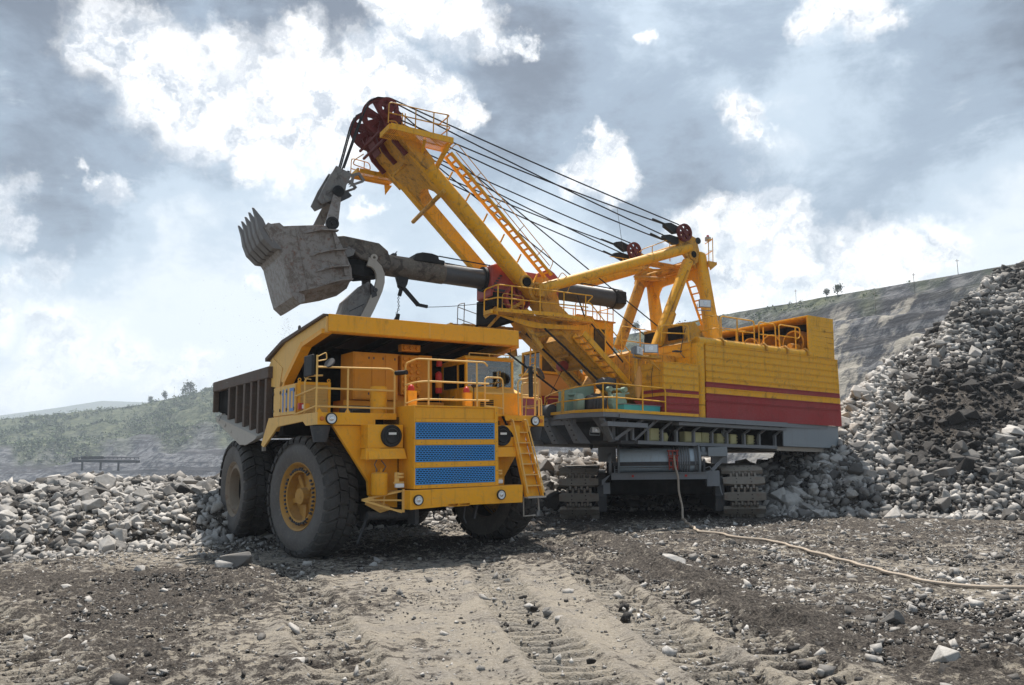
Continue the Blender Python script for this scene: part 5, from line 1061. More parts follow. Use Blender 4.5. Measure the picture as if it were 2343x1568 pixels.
# handle head casting and hinge gear
q = B(); q.prism([(-14.25, 8.98), (-13.82, 9.08), (-12.6, 9.02), (-12.28, 8.80), (-12.15, 8.45), (-12.2, 8.12), (-12.7, 8.28), (-13.25, 8.40), (-13.65, 8.70), (-14.0, 8.4)], *pz(-.62, .62)); hh_ = q.build('handle_head', 'tubedirty', SH, bevel=.05)
q = B(); q.prism([(-13.6, 8.35), (-13.2, 8.42), (-12.35, 8.1), (-12.35, 8.0), (-13.1, 7.84), (-13.7, 7.9)], *pz(-.45, .45)); q.box((-14.1, -.8, 8.05), (-13.5, .8, 8.25)); q.box((-13.95, .7, 7.75), (-13.2, .9, 8.1)); q.build('hinge_casting', 'void', SH)
q = B(); q.lathe([(0, .12), (.06, .12), (.06, .05), (.02, .04)], (-12.78, .62, 8.48), (0, 1, 0), 16); q.build('hinge_boss', 'pale', hh_)
q = B(); q.prism([(-13.85, 8.62), (-13.65, 8.72), (-13.45, 8.62), (-13.5, 8.45), (-13.7, 8.35)], *pz(.62, .7)); q.build('lug', 'bail', hh_)
def arc_bar(pts, wid, v0, v1, name, mat):
    q = B(); n_ = len(pts); vs = []
    for i, (u, w) in enumerate(pts):
        a = Vector(pts[max(0, i - 1)]); b_ = Vector(pts[min(n_ - 1, i + 1)]); d = (b_ - a).normalized(); nn = Vector((-d.y, d.x)) * wid / 2
        for sg in (-1, 1):
            for v in (v0, v1): vs.append((u + nn.x * sg, v, w + nn.y * sg))
    fs = [(0, 1, 3, 2), (4 * n_ - 4, 4 * n_ - 2, 4 * n_ - 1, 4 * n_ - 3)]
    for i in range(n_ - 1):
        o = 4 * i
        for a, b_ in ((0, 1), (1, 3), (3, 2), (2, 0)): fs.append((o + a, o + b_, o + 4 + b_, o + 4 + a))
    q.add(vs, fs); return q.build(name, mat, SH, bevel=.012)
arc = [(-12.98, 8.32), (-12.78, 8.28), (-12.62, 8.14), (-12.53, 7.95), (-12.52, 7.7), (-12.58, 7.42), (-12.70, 7.1), (-12.82, 6.8), (-12.98, 6.45), (-13.1, 6.2)]
arc_bar(arc, .30, .55, .67, 'door_arm', 'pale')
arc2 = [(u - .05, w) for u, w in arc]; arc_bar(arc2, .30, -.67, -.55, 'door_arm', 'dgrey')
q = B(); q.prism([(-12.83, 7.62), (-12.9, 7.68), (-13.5, 7.05), (-13.65, 6.5), (-13.62, 6.1), (-12.95, 6.1), (-12.72, 6.75)], *pz(-.58, .54)); dd = q.build('dipper_door', 'bail', SH, bevel=.01)
q = B(); q.lathe([(0, .075), (.06, .075), (.06, .03), (.03, 0)], (-12.70, .67, 7.38), (0, 1, 0), 16); q.prism([(-12.85, 7.6), (-12.68, 7.45), (-12.62, 7.2), (-12.8, 7.1)], *pz(.56, .68)); q.beam((-13.5, .545, 6.6), (-13.0, .545, 6.9), .02, .03); q.build('door_catch', 'dgrey', dd)
# trip bracket and chain under the handle
q = B(); q.prism([(-11.72, 8.1), (-11.3, 8.12), (-11.35, 7.85), (-11.48, 7.75), (-11.62, 7.80)], *pz(-.12, .12)); q.beam((-11.5, 0, 7.8), (-10.86, 0, 7.2), .12, .12); q.beam((-11.5, 0, 7.8), (-11.58, 0, 7.45), .08, .12); q.beam((-10.9, 0, 7.22), (-10.52, 0, 7.19), .10, .10); q.lathe([(-.16, .12), (.16, .12), (.16, 0)], (-11.5, 0, 7.84), (0, 1, 0), 14); q.build('trip_lever', 'black', SH)
ch_ = None; pts_ = [(-11.6, 0, 7.55), (-11.62, 0, 7.3), (-11.58, 0, 7.1), (-11.63, 0, 6.92), (-11.66, 0, 6.8)]
q = B()
for k in range(13):
    t_ = k / 12; z_ = 7.55 - .78 * t_; u = -11.57 - .09 * t_ - .03 * sin(t_ * 7); ax_ = (0, 1, 0) if k % 2 else (1, .3, 0)
    q.ring((u, .03, z_), ax_, .034, .010, 10, 5)
q.prism([(-11.62, 6.82), (-11.54, 6.80), (-11.58, 6.5), (-11.78, 6.4), (-11.74, 6.6)], *pz(-.05, .05)); q.build('trip_chain', 'black', SH)
B().path(sag((-10.5, 0, 7.18), (-8.1, .1, 7.62), .04, 6), .012, 5).build('trip_wire', 'dgrey', SH)

# ---- A-frame (gantry)
ax_ = []
for s_ in (-1, 1):
    v = 1.6 * s_
    st = B().tube((-6.75, v * .93, 8.05 if s_ > 0 else 7.85), (.25, v, 10.62 if s_ > 0 else 10.42), .20, 18).build('front_strut', 'sy', SH)
    q = B(); q.prism([(-6.95, 7.75), (-6.95, 8.15), (-6.2, 8.42), (-6.05, 8.1), (-6.7, 7.72)], *pz(v * .93 - .16, v * .93 + .16)); q.build('strut_fork', 'sydirty', st)
    lg = B().hexa([(-.02, v - .14, 10.15), (-.02, v + .14, 10.15), (.36, v - .14, 10.05), (.36, v + .14, 10.05), (-1.78, v - .14, 6.4), (-1.78, v + .14, 6.4), (-1.32, v - .14, 6.4), (-1.32, v + .14, 6.4)]).build('gantry_leg', 'sy', SH, bevel=.06) if s_ > 0 else B().tube((.45, v, 10.1), (-.9, v, 6.8), .24, 16).build('gantry_leg', 'sydirty', SH)
    if s_ > 0:
        q = B(); q.beam((.0, v + .16, 9.6), (-1.62, v + .16, 6.5), .06, .05); q.prism([(-.75, 8.0), (-.6, 7.75), (-.75, 7.4), (-1.3, 6.5), (-1.2, 6.4)], *pz(v - .1, v + .1)); q.build('leg_rib', 'sydirty', lg)
    else: 
        q = B(); q.prism([(.2, 10.15), (.75, 10.15), (.8, 9.75), (.55, 9.6), (.1, 9.75)], *pz(v - .2, v + .2)); q.build('leg_fork', 'sydirty', lg)
    q = B(); q.hexa([(.62, v - .18, 10.55), (.62, v + .18, 10.55), (1.02, v - .18, 10.5), (1.02, v + .18, 10.5), (1.12, v - .22, 6.7), (1.12, v + .22, 6.7), (1.80, v - .22, 6.7), (1.80, v + .22, 6.7)]); q.build('rear_leg', 'sy', SH, bevel=.12)
    q = B(); q.prism([(-.35, 11.0), (.0, 11.22), (.55, 11.05), (.70, 10.55), (.60, 10.0), (.25, 9.95), (-.1, 10.3), (-.45, 10.5)], *pz(v - .1, v + .1)); hp = q.build('gantry_head', 'sydirty', SH, bevel=.03)
    q = B(); q.lathe([(0, .22), (.05, .22), (.07, .15), (.02, .14), (.02, 0)], (.32, v + .1 * s_, 10.32), (0, s_, 0), 20); q.build('pin_boss', 'sydirty', hp); B().lathe([(.075, 0), (.08, .14)], (.32, v + .1 * s_, 10.32), (0, s_, 0), 16).build('pin', 'void', hp)
    q = B(); q.lathe([(-.12, .14), (.12, .14), (.12, 0)], (.62, v, 10.95), (0, 1, 0), 16); q.lathe([(-.12, 0), (-.12, .14)], (.62, v, 10.95), (0, 1, 0), 16); q.build('roller', 'black', hp)
    sheave((-.22, v + .14 * s_ * 0 + .22, 11.13), .36, 'gantry_sheave', 6, .10, .14, SH, 'dred', .08)
    for a, b_ in (((-1.05, 11.36), (-.5, 11.3)), ((-1.12, 10.86), (-.5, 10.85))):
        q = B(); q.prism([(a[0] - .05, a[1] + .05), (a[0] + .25, a[1] + .12), (b_[0] + .1, b_[1] + .08), (b_[0] + .1, b_[1] - .18), (b_[0] - .12, b_[1] - .24), (a[0] - .05, a[1] - .08)], *pz(v - .09, v + .09)); q.build('rope_anchor', 'black', SH)
    B().tube((-1.75, v * 1.06, 11.46), (-1.1, v * 1.06, 11.35), .045, 8).build('rope_socket', 'black', SH); B().tube((-1.75, v * .975, 10.90), (-1.15, v * .975, 10.76), .045, 8).build('rope_socket', 'black', SH)
q = B(); q.tube((-.05, -1.7, 10.7), (-.05, 1.7, 10.7), .14, 12); q.box((.55, -1.5, 9.85), (1.0, 1.5, 10.25)); q.tube((.35, -1.7, 10.0), (.35, 1.7, 10.0), .12, 12); q.build('gantry_cross_beam', 'sydirty', SH)
# arched web between the rear legs
q = B(); vs = []; fs = []; arcv = [(1.40 * sin(t_), 9.85 - 1.25 + 1.25 * cos(t_)) for t_ in np.linspace(-pi / 2, pi / 2, 16)]
for v, w in arcv:
    f_ = lambda w_: .82 + (10.2 - w_) * .17
    vs += [(f_(w) - .06, v, min(w, 9.55)), (f_(10.2) - .06, v, 10.2), (f_(w) + .06, v, min(w, 9.55)), (f_(10.2) + .06, v, 10.2)]
for i in range(15): o = 4 * i; fs += [(o, o + 1, o + 5, o + 4), (o + 2, o + 6, o + 7, o + 3), (o, o + 4, o + 6, o + 2), (o + 1, o + 3, o + 7, o + 5)]
q.add(vs, fs); q.build('gantry_web', 'sy', SH)
q = B(); q.box((1.25, -1.4, 7.0), (1.45, 1.4, 7.6)); q.build('lower_cross_member', 'sy', SH)
# gantry ladder
q = B(); [q.beam((1.15, v, 9.75), (2.05, v + .25, 7.15), .05, .09) for v in (.35, .85)]; gl_ = q.build('gantry_ladder', 'sy', SH)
for k in range(9): t_ = (k + .5) / 9; B().beam((1.15 + .9 * t_, .35 + .25 * t_, 9.75 - 2.6 * t_), (1.15 + .9 * t_, .85 + .25 * t_, 9.75 - 2.6 * t_), .05).build('rung', 'sy', gl_)
# top walkway
q = B(); q.box((-1.9, 1.0, 9.85), (1.25, 1.06, 9.98)); q.box((-1.9, -1.0, 9.85), (-1.82, 1.0, 9.93)); q.beam((-1.85, -.9, 9.9), (.6, .9, 9.9), .08); q.beam((-1.2, 1.0, 9.9), (-.2, -1.4, 9.95), .08); q.tube((-.6, -.9, 9.75), (.5, -.2, 9.7), .09, 8); q.box((1.0, 1.2, 10.02), (1.45, 1.9, 10.12)); q.prism([(1.0, 10.02), (1.45, 10.02), (1.1, 9.75)], *pz(1.85, 1.9)); tw_ = q.build('top_walkway', 'sydirty', SH); grating(tw_, -1.8, .9, .55, 1.0, 9.92, 30, 'sydirty')
srail([[(-1.9, 1.05, 10.25), (-2.05, 1.5, 10.25), (-1.7, 1.65, 10.4), (-1.0, 1.65, 10.72), (-.6, 1.5, 10.8)], [(1.0, 1.85, 11.02), (1.30, 1.85, 11.1), (1.30, 1.4, 11.0)], [(1.05, 1.85, 10.55), (1.28, 1.85, 10.6), (1.28, 1.4, 10.5)]], r=.018, posts=[((-1.7, 1.6, 9.9), (-1.7, 1.6, 10.4)), ((-.8, 1.6, 9.9), (-.8, 1.6, 10.78)), ((-1.0, 1.05, 9.95), (-1.0, 1.05, 10.4)), ((1.05, 1.85, 10.1), (1.05, 1.85, 11.05)), ((1.28, 1.85, 10.1), (1.28, 1.85, 11.15)), ((-.5, -.9, 9.95), (-.5, -.9, 10.5)), ((-1.2, -.9, 9.95), (-1.2, -.9, 10.5))], mat='sy')
srail([[(-1.9, -.9, 10.5), (.2, -.9, 10.55)]], r=.016); q = B(); q.box((1.14, 1.55, 11.05), (1.34, 1.7, 11.22)); q.build('lamp_box', 'pale', SH); B().lathe([(0, .06), (.08, .05), (.1, 0)], (1.24, 1.62, 11.22), (0, 0, 1), 12).build('warning_light', 'tred', SH)
B().tube((-1.3, -.6, 10.0), (-1.75, -.6, 12.6), .010, 5).build('aerial', 'dgrey', SH)
B().path(sag((-2.3, -1.4, 9.4), (-3.6, .2, 8.4), .25, 8), .008, 4).build('signal_wire', 'dgrey', SH)

# ---- machinery house
hs = B().box((-1.38, -3.6, 3.60), (6.28, 3.62, 6.30)).build('machinery_house', 'sy', SH)
# near wall clad in lipped horizontal boards
lev = [6.30, 6.08, 5.83, 5.58, 5.33, 5.08, 4.90, 4.71, 4.48, 4.22, 3.56]
for i in range(len(lev) - 1):
    a, b_ = lev[i + 1], lev[i]; red = (a < 4.9 and b_ <= 4.905 and a > 4.7) or b_ <= 4.481
    p_ = B().prism([(-1.0, b_ - .02), (6.30 + .01 * i, b_ - .02), (6.30 + .01 * (i + 1), a), (-1.0, a)], *pz(3.62, 3.70)); 
    p_.box((-1.0, 3.70, b_ - .045), (6.29, 3.735, b_ - .012)); p_.build('siding_board', 'sred' if red else 'sy', hs)
for i in range(4):
    a, b_ = lev[i + 1] + .3, lev[i] + .3
# rounded roof edge and hooks
q = B(); q.tube((-1.25, 3.50, 6.38), (4.78, 3.50, 6.38), .19, 18); q.box((-1.25, 3.2, 6.2), (4.78, 3.5, 6.5)); q.build('roof_edge', 'sy', hs)
q = B(); q.tube((-1.18, 3.55, 3.56), (-1.18, 3.55, 6.32), .19, 18); cp = q.build('corner_post', 'sy', hs); B().lathe([(0, .195), (.02, .195)], (-1.18, 3.55, 4.02), (0, 0, 1), 18).build('post_band', 'void', cp)
for u in (-.08, 2.17, 3.35, 4.52):
    q = B(); q.path([(u, 3.3, 6.56), (u, 3.6, 6.60), (u, 3.74, 6.45), (u, 3.74, 6.32)], .05, 8); q.build('roof_hook', 'sydirty', hs)
# front wall boards
for i in range(8):
    a = 6.36 - .27 * i; q = B(); q.box((-1.44, -1.2, a - .262), (-1.385, 3.36, a)); q.box((-1.46, -1.2, a - .02), (-1.441, 3.36, a - .003)); q.build('siding_board', 'sy' if a > 4.9 else 'sred', hs)
q = B(); q.prism([(-1.44, 6.36), (-1.2, 6.50), (-1.2, 6.36)], *pz(-3.4, 3.3)); q.box((-1.2, -3.5, 6.301), (4.8, 3.3, 6.48)); q.build('roof', 'sydirty', hs)
q = B(); [q.box((-1.9 + .6 * k, 2.9 - .5 * k, 6.0), (-1.6 + .6 * k, 3.1 - .5 * k, 6.05)) for k in range(1)]; q.lathe([(0, .07), (.05, .07), (.05, 0)], (-1.47, 2.2, 5.86), (-1, 0, 0), 12); q.path([(-1.5, 3.2, 6.9), (-1.55, 3.1, 6.5), (-1.5, 2.9, 6.0), (-1.47, 3.1, 5.8)], .015); q.build('wall_conduit', 'dgrey', hs)
# raised tail housing: end box, roof plate, and fan ducts under it
q = B(); q.box((4.66, 3.58, 6.302), (6.2, 3.66, 8.0)); q.box((4.66, -3.6, 7.93), (6.2, 3.579, 8.0)); q.box((6.12, -3.6, 6.302), (6.2, 3.579, 7.929)); q.box((4.66, -3.6, 6.302), (6.119, -3.52, 7.929)); tb_ = q.build('tail_housing', 'sy', hs, bevel=.01)
B().box((5.9, -3.5, 6.31), (6.1, 3.57, 7.92)).build('fan_bay_shade', 'void', hs)  # dark panel before the rear wall, paints the open housing's inside as shade
for v in (2.75, 1.55, .4, -.8, -2.0): B().lathe([(-.45, .50), (-.45, .55), (.5, .55), (.5, .42), (.2, .0)], (5.25, v, 6.95), (1, 0, 0), 24).build('fan_duct', 'sydirty', hs)
q = B(); [q.box((4.84, 3.661, 6.34 + .21 * k), (6.19, 3.668, 6.345 + .21 * k)) for k in range(8)]; [q.box((5.6 + .1 * (k % 3), 3.67, 7.4 - .23 * k), (6.15, 3.685, 7.42 - .23 * k)) for k in range(4)]; q.box((5.1, 3.62, 6.305), (5.9, 3.70, 6.33)); q.build('panel_seams', 'sydirty', tb_)
q = B(); q.tube((4.3, 3.0, 6.75), (4.8, 3.0, 6.75), .14, 12); q.build('pipe_stub', 'sydirty', hs)
# roof hoods beside the gantry
for c_, s2 in (((-.75, 2.35, 6.48), .85), ((-.6, .75, 6.48), .85)):
    u, v, w = c_; q = B(); q.hexa([(u - .4, v - .5, w), (u - .4, v + .5, w), (u + .8, v - .5, w), (u + .8, v + .5, w), (u - .5, v - .45, w + .85 * s2), (u - .5, v + .45, w + .85 * s2), (u + .1, v - .45, w + .95 * s2), (u + .1, v + .45, w + .95 * s2)]); q.build('roof_hood', 'sydirty', hs, bevel=.02)
    B().box((u - .53, v - .38, w + .12), (u - .46, v + .38, w + .7 * s2)).build('hood_opening_shade', 'void', hs)  # dark plate on the solid hood, painted stand-in for a shaded opening
# roof railings
V_ = 3.4
srail([[(-2.5, 3.0, 6.35), (-2.45, 3.0, 6.95), (-1.45, 3.3, 7.0), (-1.42, 3.3, 6.3)], [(-2.48, 3.0, 6.65), (-1.44, 3.3, 6.68)]], r=.026)
srail([[(-.6, 2.2, 6.5), (-.7, 2.2, 7.2), (-.2, V_, 7.5), (.0, V_, 7.48), (.05, V_, 6.5)], [(-.65, 2.2, 6.85), (-.2, V_, 7.0), (.02, V_, 7.0)]], r=.022)
srail([[(.12, V_, 6.5), (.1, V_, 7.5), (1.86, V_, 7.49), (1.86, V_, 6.55)], [(.14, V_, 6.98), (1.86, V_, 7.02)]], r=.026, posts=[((.95, V_, 6.5), (.95, V_, 7.5)), ((.5, 3.0, 6.5), (.5, 3.0, 7.15)), ((1.3, 3.0, 6.5), (1.3, 3.0, 7.15)), ((1.65, 3.0, 6.5), (1.65, 3.0, 7.15))])
srail([[(.2, 3.0, 7.15), (1.8, 3.0, 7.15)]], r=.018)
srail([[(2.12, V_, 6.55), (2.12, V_, 7.49), (3.03, V_, 7.48), (3.06, V_, 6.6)], [(2.12, V_, 7.0), (3.04, V_, 7.02)]], r=.026, posts=[((2.8, 3.0, 6.6), (2.8, 3.0, 7.4))])
srail([[(3.25, V_, 6.6), (3.25, V_, 7.5), (4.46, V_, 7.49), (4.46, V_, 7.08), (4.2, V_, 7.0)], [(3.3, V_, 7.06), (4.3, V_, 7.05)]], r=.026, posts=[((4.2, V_, 6.5), (4.2, V_, 7.48))])
q = B(); [q.beam((u, 3.3, 6.62), (u + .25, 3.62, 6.52), .12, .02) for u in (.0, .9, 1.75, 2.9, 4.0)]; q.build('rail_feet', 'sy', hs)
# small side cabin
cab2 = B().box((-3.18, 2.75, 3.56), (-1.62, 3.90, 5.42)).build('side_cabin', 'sy', SH)
l2 = [5.45, 5.22, 4.97, 4.72, 4.48, 4.36, 4.24, 4.0, 3.78, 3.56]
cols_ = ['sy', 'sy', 'sy', 'sy', 'sred', 'sy', 'sred', 'sred', 'sred']
for i in range(9):
    q = B(); q.box((-3.22, 3.90, l2[i + 1]), (-1.60, 3.95, l2[i] - .018)); q.box((-3.20, 3.95, l2[i] - .04), (-1.62, 3.98, l2[i] - .012)); q.build('siding_board', cols_[i], cab2)
    q = B(); q.box((-3.225, 2.76, l2[i + 1]), (-3.182, 3.898, l2[i] - .018)); q.box((-3.24, 2.8, l2[i] - .03), (-3.226, 3.88, l2[i] - .012)); q.build('siding_board', cols_[i], cab2)
q = B(); q.path([(-3.26, 3.4, 5.3), (-3.28, 3.35, 4.8), (-3.27, 3.42, 4.2)], .01, 5); q.build('hanging_cable', 'black', cab2)
# floodlights
def flood(u, v, w, yaw=0, sz=.5):
    T_ = Matrix.Translation((u, -v, w)) @ Matrix.Rotation(yaw, 4, 'Z')
    q = MB(T=T_); h = sz / 2; q.hexa([(-h, 0, -h * .6), (-h * .6, .25, -h * .4), (-h, 0, h * .6), (-h * .6, .25, h * .4), (h, 0, -h * .6), (h * .6, .25, -h * .4), (h, 0, h * .6), (h * .6, .25, h * .4)])
    q.beam((-h - .02, .1, 0), (-h - .02, .1, -h), .02); q.beam((h + .02, .1, 0), (h + .02, .1, -h), .02); q.beam((-h - .02, .1, -h), (h + .02, .1, -h), .03)
    f_ = q.build('floodlight', 'lgrey', SH); MB(T=T_).box((-h * .86, -.02, -h * .5), (h * .86, -.003, h * .5)).build('lens', 'glasslamp', f_); MB(T=T_).box((-h * .3, -.03, -h * .25), (h * .3, -.021, h * .3)).build('lamp_tube', 'chrome', f_)
flood(-3.78, 3.95, 5.84, radians(-25), .52); flood(-4.28, 3.95, 5.72, radians(25), .5); flood(-.5, 3.2, 7.95, radians(-20), .5)
q = B(); q.box((-4.5, 3.7, 5.50), (-3.4, 4.05, 5.54)); q.beam((-3.9, 3.9, 5.5), (-3.3, 3.9, 5.1), .04); q.beam((-4.2, 3.9, 5.5), (-3.6, 3.9, 5.3), .03); q.beam((-4.45, 3.9, 5.5), (-4.45, 3.9, 4.5), .04); q.box((-3.8, 3.8, 5.54), (-3.5, 4.0, 5.6)); q.build('floodlight_bracket', 'sydirty', SH)
q = B(); q.path([(-.5, 3.2, 7.7), (-.5, 3.2, 7.5), (-.3, V_, 7.45)], .02); q.build('floodlight_stand', 'sydirty', SH)

# ---- operator's cab on the far side and the upper service cabin
oc = B().box((-4.10, -4.3, 3.62), (-1.45, -2.75, 5.55)).build('operator_cab', 'sorange', SH, bevel=.02)
for a, b_, m_ in ((4.28, 4.62, 'sred'), (3.62, 4.2, 'sred')):
    B().prism([(-4.12, a), (-4.12, b_), (-1.5, b_ + .12), (-1.5, a + .05)], *pz(-2.745, -2.70)).build('stripe_panel', m_, oc); B().box((-4.15, -4.3, a), (-4.105, -2.7, b_)).build('stripe_panel', m_, oc)
q = B(); q.box((-4.2, -4.4, 5.56), (-1.45, -2.65, 5.66)); q.box((-4.12, -4.3, 6.5), (-3.0, -2.75, 6.6)); [q.box((u, v, 5.66), (u + .08, v + .08, 6.5)) for u in (-4.12, -3.1) for v in (-4.3, -2.83)]; q.build('cab_roof', 'sy', oc); B().box((-4.06, -4.25, 5.67), (-3.1, -2.84, 6.45)).build('cab_windows', 'darkglass', oc)
srail([[(-4.9, -2.6, 3.6), (-4.85, -2.6, 4.55), (-4.2, -2.5, 4.6), (-4.2, -2.5, 3.6)], [(-4.9, -2.6, 4.05), (-4.2, -2.5, 4.1)]], r=.022); srail([[(-4.0, -2.4, 3.6), (-4.0, -2.4, 4.5), (-3.1, -2.2, 4.5), (-3.1, -2.2, 3.9), (-4.0, -2.4, 3.85)]], r=.022, posts=[((-3.5, -2.3, 3.6), (-3.5, -2.3, 4.5))])
q = B(); [q.beam((-4.5, -2.6, 5.2 + .25 * k), (-4.5, -3.0, 5.2 + .25 * k), .03) for k in range(5)]; q.beam((-4.5, -2.6, 4.6), (-4.45, -2.6, 6.9), .045); q.beam((-4.5, -3.0, 4.6), (-4.45, -3.0, 6.9), .045); q.build('cab_ladder', 'sy', SH)
uc = B().box((-2.62, -3.6, 6.5), (-.58, -2.4, 8.0)).build('service_cabin', 'sy', SH, bevel=.015)
q = B(); q.box((-2.68, -3.66, 8.0), (-.5, -2.34, 8.06)); q.prism([(-2.6, 8.06), (-2.3, 8.28), (-1.5, 8.26), (-1.3, 8.06)], *pz(-3.4, -2.7)); q.build('cabin_roof', 'sydirty', uc)
B().box((-1.60, -2.398, 6.7), (-1.10, -2.375, 7.62)).build('window', 'darkglass', uc, bevel=.005); q = B(); q.box((-1.64, -2.399, 6.66), (-1.06, -2.385, 6.70)); q.box((-1.64, -2.399, 7.62), (-1.06, -2.385, 7.66)); q.box((-1.64, -2.398, 6.701), (-1.601, -2.384, 7.619)); q.box((-1.099, -2.398, 6.701), (-1.06, -2.384, 7.619)); q.build('window_frame', 'void', uc)
srail([[(-2.6, -2.4, 8.06), (-2.6, -2.4, 8.72), (-.6, -2.4, 8.72), (-.6, -2.4, 8.06)], [(-2.6, -2.4, 8.4), (-.6, -2.4, 8.4)], [(-2.6, -3.6, 8.7), (-.6, -3.6, 8.7), (-.6, -2.4, 8.7)]], r=.022, posts=[((u, -2.4, 8.06), (u, -2.4, 8.72)) for u in (-2.2, -1.7, -1.3, -.9)] + [((u, -3.6, 8.06), (u, -3.6, 8.7)) for u in (-2.6, -1.9, -1.2, -.6)])
srail([[(-3.0, 1.3, 6.0), (-3.0, 1.3, 7.1), (-.3, 1.3, 7.0), (-.3, 1.3, 6.2)], [(-3.0, 1.3, 6.55), (-.3, 1.3, 6.5)]], r=.02, posts=[((u, 1.3, 6.0), (u, 1.3, 7.05)) for u in (-2.1, -1.2)])

# ---- stair from the crowd platform down to the deck
q = B(); A1, A2 = Vector((-5.25, 1.35, 6.5)), Vector((-3.15, 1.35, 4.75)); [q.beam(A1 + Vector((0, dv, 0)), A2 + Vector((0, dv, 0)), .08, .2) for dv in (0, .65)]; stw = q.build('stairway', 'sy', SH)
for k in range(9): p_ = A1.lerp(A2, (k + .5) / 9); B().box((p_.x - .1, p_.y + .03, p_.z - .02), (p_.x + .12, p_.y + .62, p_.z + .01)).build('stair_tread', 'sydirty', stw)
srail([[(-5.2, 2.02, 7.6), (-5.0, 2.02, 7.65), (-3.2, 2.02, 6.0), (-2.8, 2.02, 5.95), (-2.8, 2.02, 5.0)], [(-5.2, 2.02, 7.1), (-5.0, 2.02, 7.1), (-3.1, 2.02, 5.45)]], r=.022, posts=[((-4.3, 2.02, 5.8), (-4.3, 2.02, 7.0)), ((-3.2, 2.02, 4.8), (-3.2, 2.02, 6.0))])
srail([[(-3.4, 2.7, 4.6), (-3.4, 2.7, 5.75), (-2.7, 2.7, 5.8), (-2.5, 2.7, 5.5), (-2.5, 2.7, 4.9), (-3.4, 2.7, 5.0)]], r=.022, posts=[((-3.0, 2.7, 4.4), (-3.0, 2.7, 5.8))])
q = B(); q.lathe([(0, .05), (.3, .11), (.8, .12), (1.15, .03)], (-3.75, 3.2, 4.15), (.05, 0, 1), 12); q.build('canvas_roll', 'sorange', SH)
q = B(); q.box((-3.1, 1.0, 4.3), (-1.5, 2.6, 5.9)); q.build('winch_guard', 'sydirty', SH)
# ---- deck machinery
q = B(); q.prism([(-5.5, 3.58), (-5.5, 4.52), (-4.95, 4.62), (-4.4, 4.70), (-4.4, 3.58)], *pz(.75, 1.45)); q.box((-5.75, 1.0, 3.58), (-5.45, 1.7, 4.05)); q.tube((-5.6, 1.5, 4.3), (-5.0, 1.55, 4.35), .05, 8); q.tube((-5.6, 1.5, 4.15), (-5.0, 1.55, 4.2), .04, 8); [q.box((-5.42 + .22 * k, 1.451, 3.9), (-5.36 + .22 * k, 1.47, 4.5)) for k in range(4)]; q.build('hoist_gearbox', 'green', SH, bevel=.03)
q = B(); q.lathe([(-.16, 0), (-.16, .30), (-.1, .36), (.12, .36), (.16, .3), (.16, 0)], (-5.58, 2.2, 3.92), (.9, .4, 0), 26); q.box((-5.7, 2.0, 3.56), (-5.45, 2.3, 3.75)); q.build('coupling_guard', 'green', SH, bevel=.02)
q = B(); q.lathe([(-.32, 0), (-.32, .25), (-.26, .29), (.2, .29), (.32, .24), (.34, 0)], (-5.18, 2.6, 3.93), (1, .25, 0), 24); [q.box((-5.45 + .13 * k, 2.88, 3.75), (-5.41 + .13 * k, 2.92, 4.12)) for k in range(5)]; q.box((-5.4, 2.4, 3.56), (-4.9, 2.8, 3.72)); q.box((-5.3, 2.5, 4.15), (-5.0, 2.7, 4.28)); q.build('hoist_motor', 'dgrey', SH, bevel=.01)
q = B(); q.lathe([(-.28, 0), (-.28, .14), (-.1, .23), (.2, .26), (.36, .2), (.4, 0)], (-4.35, 2.0, 4.72), (1, .2, .05), 14); q.box((-4.05, 1.85, 4.5), (-3.92, 2.2, 4.93)); q.build('tarpaulin_cover', 'dgrey', SH, bevel=.04)
q = B(); q.lathe([(-.12, 0), (-.12, .34), (.12, .34), (.12, 0)], (-4.52, 3.0, 3.98), (0, 1, 0), 10); q.box((-4.8, 2.85, 3.56), (-4.25, 3.1, 3.75)); [q.lathe([(0, .03), (.02, .03), (.02, 0)], (-4.52 + .27 * cos(a), 3.12, 3.98 + .27 * sin(a)), (0, 1, 0), 8) for a in np.linspace(0, 2 * pi, 9)[:-1]]; brk = q.build('brake_drum', 'green', SH, bevel=.01)
q = B(); q.beam((-4.82, 3.0, 4.05), (-4.86, 3.0, 4.45), .09); q.lathe([(-.1, .09), (.1, .09), (.1, 0)], (-4.86, 3.0, 4.43), (0, 1, 0), 14); q.lathe([(-.1, .09), (.1, .09), (.1, 0)], (-4.22, 3.0, 4.45), (0, 1, 0), 14); q.beam((-4.25, 3.0, 4.15), (-4.22, 3.0, 4.45), .08); q.tube((-4.86, 3.0, 4.43), (-4.1, 3.0, 4.45), .035, 8); q.beam((-4.7, 3.0, 4.22), (-4.0, 3.0, 4.34), .06); q.build('brake_levers', 'green', brk)
q = B(); q.box((-4.84, 3.45, 3.60), (-3.26, 3.80, 3.86)); tc_ = q.build('tool_chest', 'teal', SH, bevel=.01); B().box((-4.87, 3.42, 3.861), (-3.24, 3.83, 3.885)).build('chest_lid', 'lgrey', tc_)
q = B(); q.tube((-5.9, .2, 3.72), (-5.9, .75, 3.72), .22, 20); q.lathe([(0, .0), (0, .27), (.03, .27), (.03, 0)], (-5.9, .2, 3.72), (0, 1, 0), 22); q.lathe([(0, 0), (0, .24), (.25, .24), (.25, 0)], (-5.9, .72, 3.72), (0, 1, 0), 22); q.build('tag_line_reel', 'dgrey', SH)
B().path([(-4.6, -.2, 5.6), (-5.9, .4, 3.9)], .012, 5).build('tag_line', 'rope', SH)

